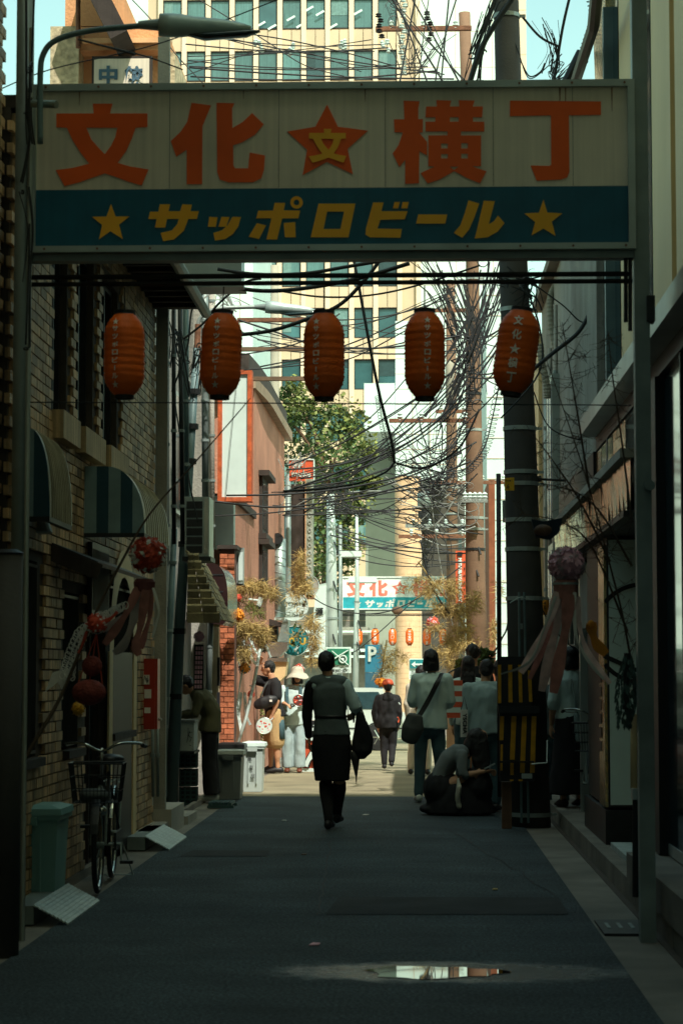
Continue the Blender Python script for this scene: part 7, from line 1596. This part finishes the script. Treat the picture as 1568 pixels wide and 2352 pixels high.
# --- woman with long hair and striped bag, tall man
r = person('long-haired woman carrying a red and white striped bag on her back',1068,26.4,1.68,phi=-.1,top='white_cloth',sleeve=('long','long'),bottom=('jeans','denim'),hair='long',hem=.86,fold=.008); place(r)
sb2 = thing('striped_backpack','red and white striped flat bag on the long-haired woman’s back','bag',P(1041,1650,26.1)); 
for k in range(7): MB().box(P(1022,1649-12.4*k,26.05),P(1061,1649-12.4*(k+1)+.3,26.17)).build('stripe',M['redsign'] if k%2 == 0 else M['white'],sb2)
MB().tube([P(1026,1565,26.1),P(1030,1545,26.2),P(1045,1537,26.3)],.01,5).build('strap',M['leather'],sb2)
b4 = thing('small_backpack','small black drawstring bag beside the striped bag','bag',P(1013,1640,26)); Bm = MB(); Bm.loft([P(1018,1600,25.6),P(1012,1625,25.6),P(1010,1645,25.6)],[(.03,.03),(.07,.05),(.06,.05)],side=(1,0,0),dome=True); remesh(Bm,'bag',M['blk_cloth'],b4,.012,fold=.005)
r = person('tall man with thick dark hair standing at the back of the group',1079,28,1.84,phi=0,top='blk_cloth',sleeve=('short','short'),bottom=('jeans','denim'),hair='curly',hem=.86); place(r)
# --- crouching woman
r = person('crouching woman with long black hair looking at her phone',1048,22.9,1.62,phi=-math.pi/2,J=dict(pelvis=(-.20,0,.30),waist=(-.19,0,.42),chest=(-.10,0,.58),neck=(.06,0,.70),head=(.20,0,.78),sR=(.02,-.15,.62),sL=(.02,.15,.62),eR=(.02,-.20,.41),wR=(.25,-.15,.455),eL=(.05,.2,.40),wL=(.27,-.04,.44),hR=(-.18,-.09,.28),kR=(.20,-.13,.45),aR=(.03,-.11,.09),hL=(-.18,.09,.28),kL=(.20,.13,.45),aL=(.03,.11,.09)),top='tee_grey',sleeve=('half','half'),bottom=None,hair=None,shoes='black',face=(1,0,-.55),fold=.007,curl=.8); t,D,loc,K_ = r
Bm = MB(); Bm.ell((-.19,0,.26),(.19,.20,.22)); Bm.ell((.17,0,.28),(.18,.22,.22)); Bm.ell((0,0,.22),(.3,.21,.2)); Bm.loft([(0,0,.02),(0,0,.12),(0,0,.3)],[(.38,.26),(.35,.25),(.26,.2)],n=24); Bm.ell((-.33,0,.06),(.1,.14,.055)); remesh(Bm,'skirt',M['blk_cloth'],t,.012,fold=.018,fs=9,seed=3)
Bm = MB(); hd = D['head']; Bm.ell(hd+V((-.02,0,.03)),(.105,.09,.095)); Bm.loft([hd+V((-.02,-.02,.06)),hd+V((.0,-.05,-.04)),hd+V((.02,-.07,-.18)),hd+V((.03,-.08,-.36)),hd+V((.03,-.08,-.42))],[(.095,.06),(.105,.045),(.10,.035),(.075,.03),(.03,.02)],n=16); Bm.loft([hd+V((-.04,0,.04)),hd+V((-.10,.0,-.08)),hd+V((-.13,0,-.2))],[(.08,.09),(.07,.08),(.03,.05)],n=14); remesh(Bm,'hair',M['hair'],t,.010,fold=.008,fs=22,seed=9); place(r)
ph = thing('phone','pale phone held out in the hands of the crouching woman','phone',P(1122,1762,22.75)); MB().obox(P(1124,1760,22.76),(.055,0,.028),(0,.035,0),(-.003,0,.006)).build('phone_body',M['alu'],ph); 
ub = thing('umbrella','short crumpled cream umbrella hanging at the croucher’s side','umbrella',P(1050,1840,22.6)); Bm = MB(); Bm.loft([P(1052,1790,22.64),P(1053,1810,22.6),P(1051,1830,22.6),P(1053,1853,22.62)],[.014,.03,.026,.03],dome=True); remesh(Bm,'canopy',M['beigecloth'],ub,.008,fold=.008,fs=20); MB().cyl(P(1049,1765,22.66),P(1052,1792,22.64),.004).build('shaft',M['dark'],ub)
# --- bending person left
r = person('person in olive jacket bending over the foam box on the left',485,25,1.6,phi=math.pi/2,J=dict(pelvis=(.03,0,.88),waist=(.04,0,1.0),chest=(-.03,0,1.14),neck=(-.14,0,1.27),head=(-.26,0,1.33),sR=(-.09,.14,1.20),sL=(-.09,-.15,1.20),eR=(-.16,.16,1.02),wR=(-.30,.1,1.0),eL=(-.13,-.20,1.0),wL=(-.30,-.12,.99),kR=(.03,.08,.47),aR=(.05,.08,.09),kL=(.02,-.08,.47),aL=(.05,-.09,.09),hR=(.03,.08,.86),hL=(.03,-.08,.86)),top='olive',sleeve=('long','long'),bottom=('wide','blk_cloth'),hair='short',shoes='foam',topk=1.1,fold=.012,face=(-1,0,-.6),curl=.8); place(r)
# --- man shading eyes
r = person('man in black t-shirt shading his eyes, holding a paper fan',632,32,1.68,phi=math.pi/2,build=1.14,J=dict(pelvis=(.02,0,.88),waist=(-.02,0,1.02),chest=(-.02,0,1.20),neck=(.0,0,1.37),head=(-.085,0,1.525),sL=(.045,-.17,1.30),sR=(-.03,.16,1.30),eL=(.07,-.23,1.05),wL=(-.0,-.22,.86),eR=(-.32,.02,1.385),wR=(-.225,-.06,1.585),hL=(.02,-.09,.86),hR=(.0,.09,.86),kL=(.05,-.10,.46),aL=(.07,-.10,.09),kR=(-.03,.10,.46),aR=(-.05,.12,.09)),top='blk_cloth',sleeve=('short','short'),bottom=('shorts','khaki'),hair='short',shoes='black',topk=1.08,legw=1.2,hem=.80,fold=.006,face=(-1,-.12,-.05),curl=.45); t,D,loc,K_ = r
MB().loft([V((.09,-.02,.90)),V((.11,-.1,.70)),V((.12,-.11,.50))],[(.05,.10),(.06,.115),(.055,.105)],side=(1,0,0),n=14).build('side_panel',M['denim'],t,smooth=True)
hp_ = K_['hp']; MB().tube([hp_(.07,.0,.012),hp_(.055,.085,.012),hp_(-.055,.085,.012)],.003,5).build('glasses',M['dark'],t); place(r)
b5 = thing('sling_bag','black sling bag worn across the shading man’s belly','bag',P(608,1614,31.7)); Bm = MB(); Bm.loft([P(590,1619,31.72),P(602,1615,31.70),P(622,1609,31.70),P(631,1606,31.72)],[(.07,.05),(.095,.06),(.09,.06),(.06,.05)],side=(0,0,1),n=14,dome=True); remesh(Bm,'bag',M['black'],b5,.011,fold=.004); MB().tube(crv([P(600,1600,31.7),P(607,1580,31.72),P(615,1566,31.8)],4),.012,5).build('strap',M['leather'],b5); MB().box(P(619,1612,31.63),P(625,1607,31.62)).build('label_patch',M['paperwhite'],b5)
def fan(lab, cx, cy, rp, Y, face_m, tilt=0, hx=0, hy=0, blots=None):
    t = thing('paper_fan',lab,'fan',P(cx,cy,Y)); r_ = rp*Y/F; ax = Matrix.Rotation(math.pi/2,3,'X'); MB().lathe(P(cx,cy,Y),[(.001,.002),(r_,.002),(r_,-.002),(.001,-.002)],32,ax).build('face',face_m,t); MB().tube([P(cx,cy,Y)+V((math.cos(a)*r_,0,math.sin(a)*r_)) for a in [2*math.pi*i/32 for i in range(33)]],.004,5).build('rim',M['alu'],t); MB().cyl(P(cx,cy,Y)+V((0,.005,0)),P(hx,hy,Y)+V((0,.02,0)),.008).build('handle',M['white'],t)
    q = random.Random(int(cx))
    if blots:
        for i in range(14):
            a = q.uniform(0,6.28); rr_ = r_*math.sqrt(q.random())*.8; c = P(cx,cy,Y)+V((math.cos(a)*rr_,-.004,math.sin(a)*rr_)); MB().ell(c,(q.uniform(.008,.022),.0015,q.uniform(.006,.018)),8,4).build('print_blot',q.choice(blots),t)
    return t
fan('round white paper fan with pink flowers held low by the man',607,1667,18.5,31.72,M['white'],hx=627,hy=1649,blots=[M['paperpink'],M['paperred']])
# --- woman with hat
r = person('woman in cream sun hat, white blouse and pale trousers facing the camera',677,32.2,1.53,phi=math.pi,J=dict(head=(.055,-.03,1.415),neck=(.03,0,1.27),eR=(-.17,-.06,1.03),wR=(-.09,-.19,1.0),eL=(.19,-.05,1.02),wL=(.10,-.18,1.02)),top='white_cloth',sleeve=('half','half'),bottom=('wide','palejean'),hair='bob',shoes='brownshoe',hem=.78,topk=1.12,fold=.013,face=(.1,-1,.05),curl=.8,legw=1.02); t,D,loc,K_ = r
hd = D['head']; n_ = 36
prof = [(.17,-.035),(.135,.01),(.094,.045),(.09,.09),(.07,.125),(.03,.138),(.001,.14)]
rs = [[hd+V((r_*math.cos(2*math.pi*j/n_),r_*math.sin(2*math.pi*j/n_)-.01,z_+.012+(.014*math.sin(3*2*math.pi*j/n_+1) if r_ > .13 else 0))) for j in range(n_)] for r_,z_ in prof]; rs2 = [[p-V((0,0,.006)) for p in rg_] for rg_ in rs[:4]]
hm = MB().rings(rs,cap=False); hm.rings(rs2[::-1],cap=False); hm.build('sun_hat',M['beigecloth'],t,smooth=True)
for k in (-1,1): MB().loft([V((k*.10+.01,-.118,1.26)),V((k*.10+.01,-.150,1.12)),V((k*.09+.01,-.150,.98))],[(.022,.003)]*3,side=(1,0,0),n=6).build('strap',M['denim'],t)
place(r)
fan('dark red patterned oval fan held at the chest of the hatted woman',686,1609,13.5,31.9,mat('fan_maroon',(.12,.04,.035),.4,var=.5,sc=25),hx=672,hy=1620,blots=[M['paperred'],M['paperpink'],M['paperwhite'],M['black']])
cmr = thing('compact_camera','small dark camera in the hands of the hatted woman','camera',P(671,1620,31.9)); MB().box(P(667,1624,31.92),P(676,1616,31.96)).build('camera_body',M['dark'],cmr); MB().cyl(P(671,1620,31.92),P(671,1620,31.88),.015).build('lens',M['steel'],cmr)
# --- kid with cap
r = person('child in red cap and black windbreaker walking away down the alley',888,33,1.35,phi=.05,build=1.1,J=dict(aL=(-.055,.0,.09),kL=(-.065,.03,.38),kR=(.07,.03,.38),aR=(.055,-.12,.13),eL=(-.21,0,.87),wL=(-.165,.0,.67)),top='blk_cloth',sleeve=('long','long'),bottom=('trousers','blk_cloth'),hair='short',shoes='black',hem=.80,topk=1.15,fold=.011); t,D,loc,K_ = r
hd = D['head']; s_ = K_['s']; cap = MB(); cap.lathe(hd+V((0,0,.03)),[(.087,0),(.088,.03),(.07,.07),(.035,.092),(.001,.096)],24); cap.build('cap',M['redsign'],t,smooth=True); MB().loft([hd+V((.04,.04,.032)),hd+V((.085,.10,.025))],[(.06,.006),(.045,.005)],side=(.7,-.7,0),n=10,dome=True).build('cap_peak',M['redsign'],t)
MB().loft([D['neck']+V((0,-.04,.02)),D['neck']+V((0,-.085,-.06)),D['neck']+V((0,-.07,-.10))],[(.07,.03),(.085,.04),(.05,.02)],side=(1,0,0),n=12,dome=True).build('hood',M['blk_cloth'],t,smooth=True)
MB().tube([V((.15,-.13,.80)),V((.165,-.11,.76)),V((.155,-.12,.72))],.012,6).build('red_trim',M['redsign'],t); MB().cyl(V((.16,-.05,1.02)),V((.185,-.05,.985)),.008).build('white_mark',M['white'],t); place(r)
# --- others
r = person('person in beige trousers mostly hidden behind the blouse woman',962,31.5,1.58,top='beigecloth',sleeve=('long','long'),bottom=('trousers','beigecloth'),hair='short',hem=.84,J=dict(aL=(-.15,.0,.09),kL=(-.12,.02,.47))); place(r)
r = person('woman in white blouse and black skirt standing right of the thick pole',1298,22.1,1.62,phi=.35,top='white_cloth',sleeve=('half','half'),bottom=('longskirt','blk_cloth'),hair='bob',z0=.128,topk=1.05,fold=.009,hem=.98); place(r)
r = person('person in teal-grey shirt just visible behind the thick pole',1262,23.3,1.6,phi=0,top='grey_cloth',sleeve=('short','short'),bottom=('jeans','denim'),hair='short',z0=0.,topk=1.05); place(r)
tb2 = thing('tote_bag','long pale tote bag hanging beside the black-skirted woman','bag',P(1328,1690,21.9)); Bm = MB(); Bm.loft([P(1322,1640,21.9),P(1328,1670,21.9),P(1330,1700,21.9)],[(.03,.02),(.05,.025),(.045,.025)],side=(1,0,0),dome=True); remesh(Bm,'bag',M['ltgrey_cloth'],tb2,.011,fold=.005); MB().tube([P(1312,1560,21.9),P(1320,1610,21.88),P(1323,1645,21.9)],.008,5).build('strap',M['ltgrey_cloth'],tb2)
for o in list(TMP.collection.objects): bpy.data.objects.remove(o)
bpy.data.scenes.remove(TMP)
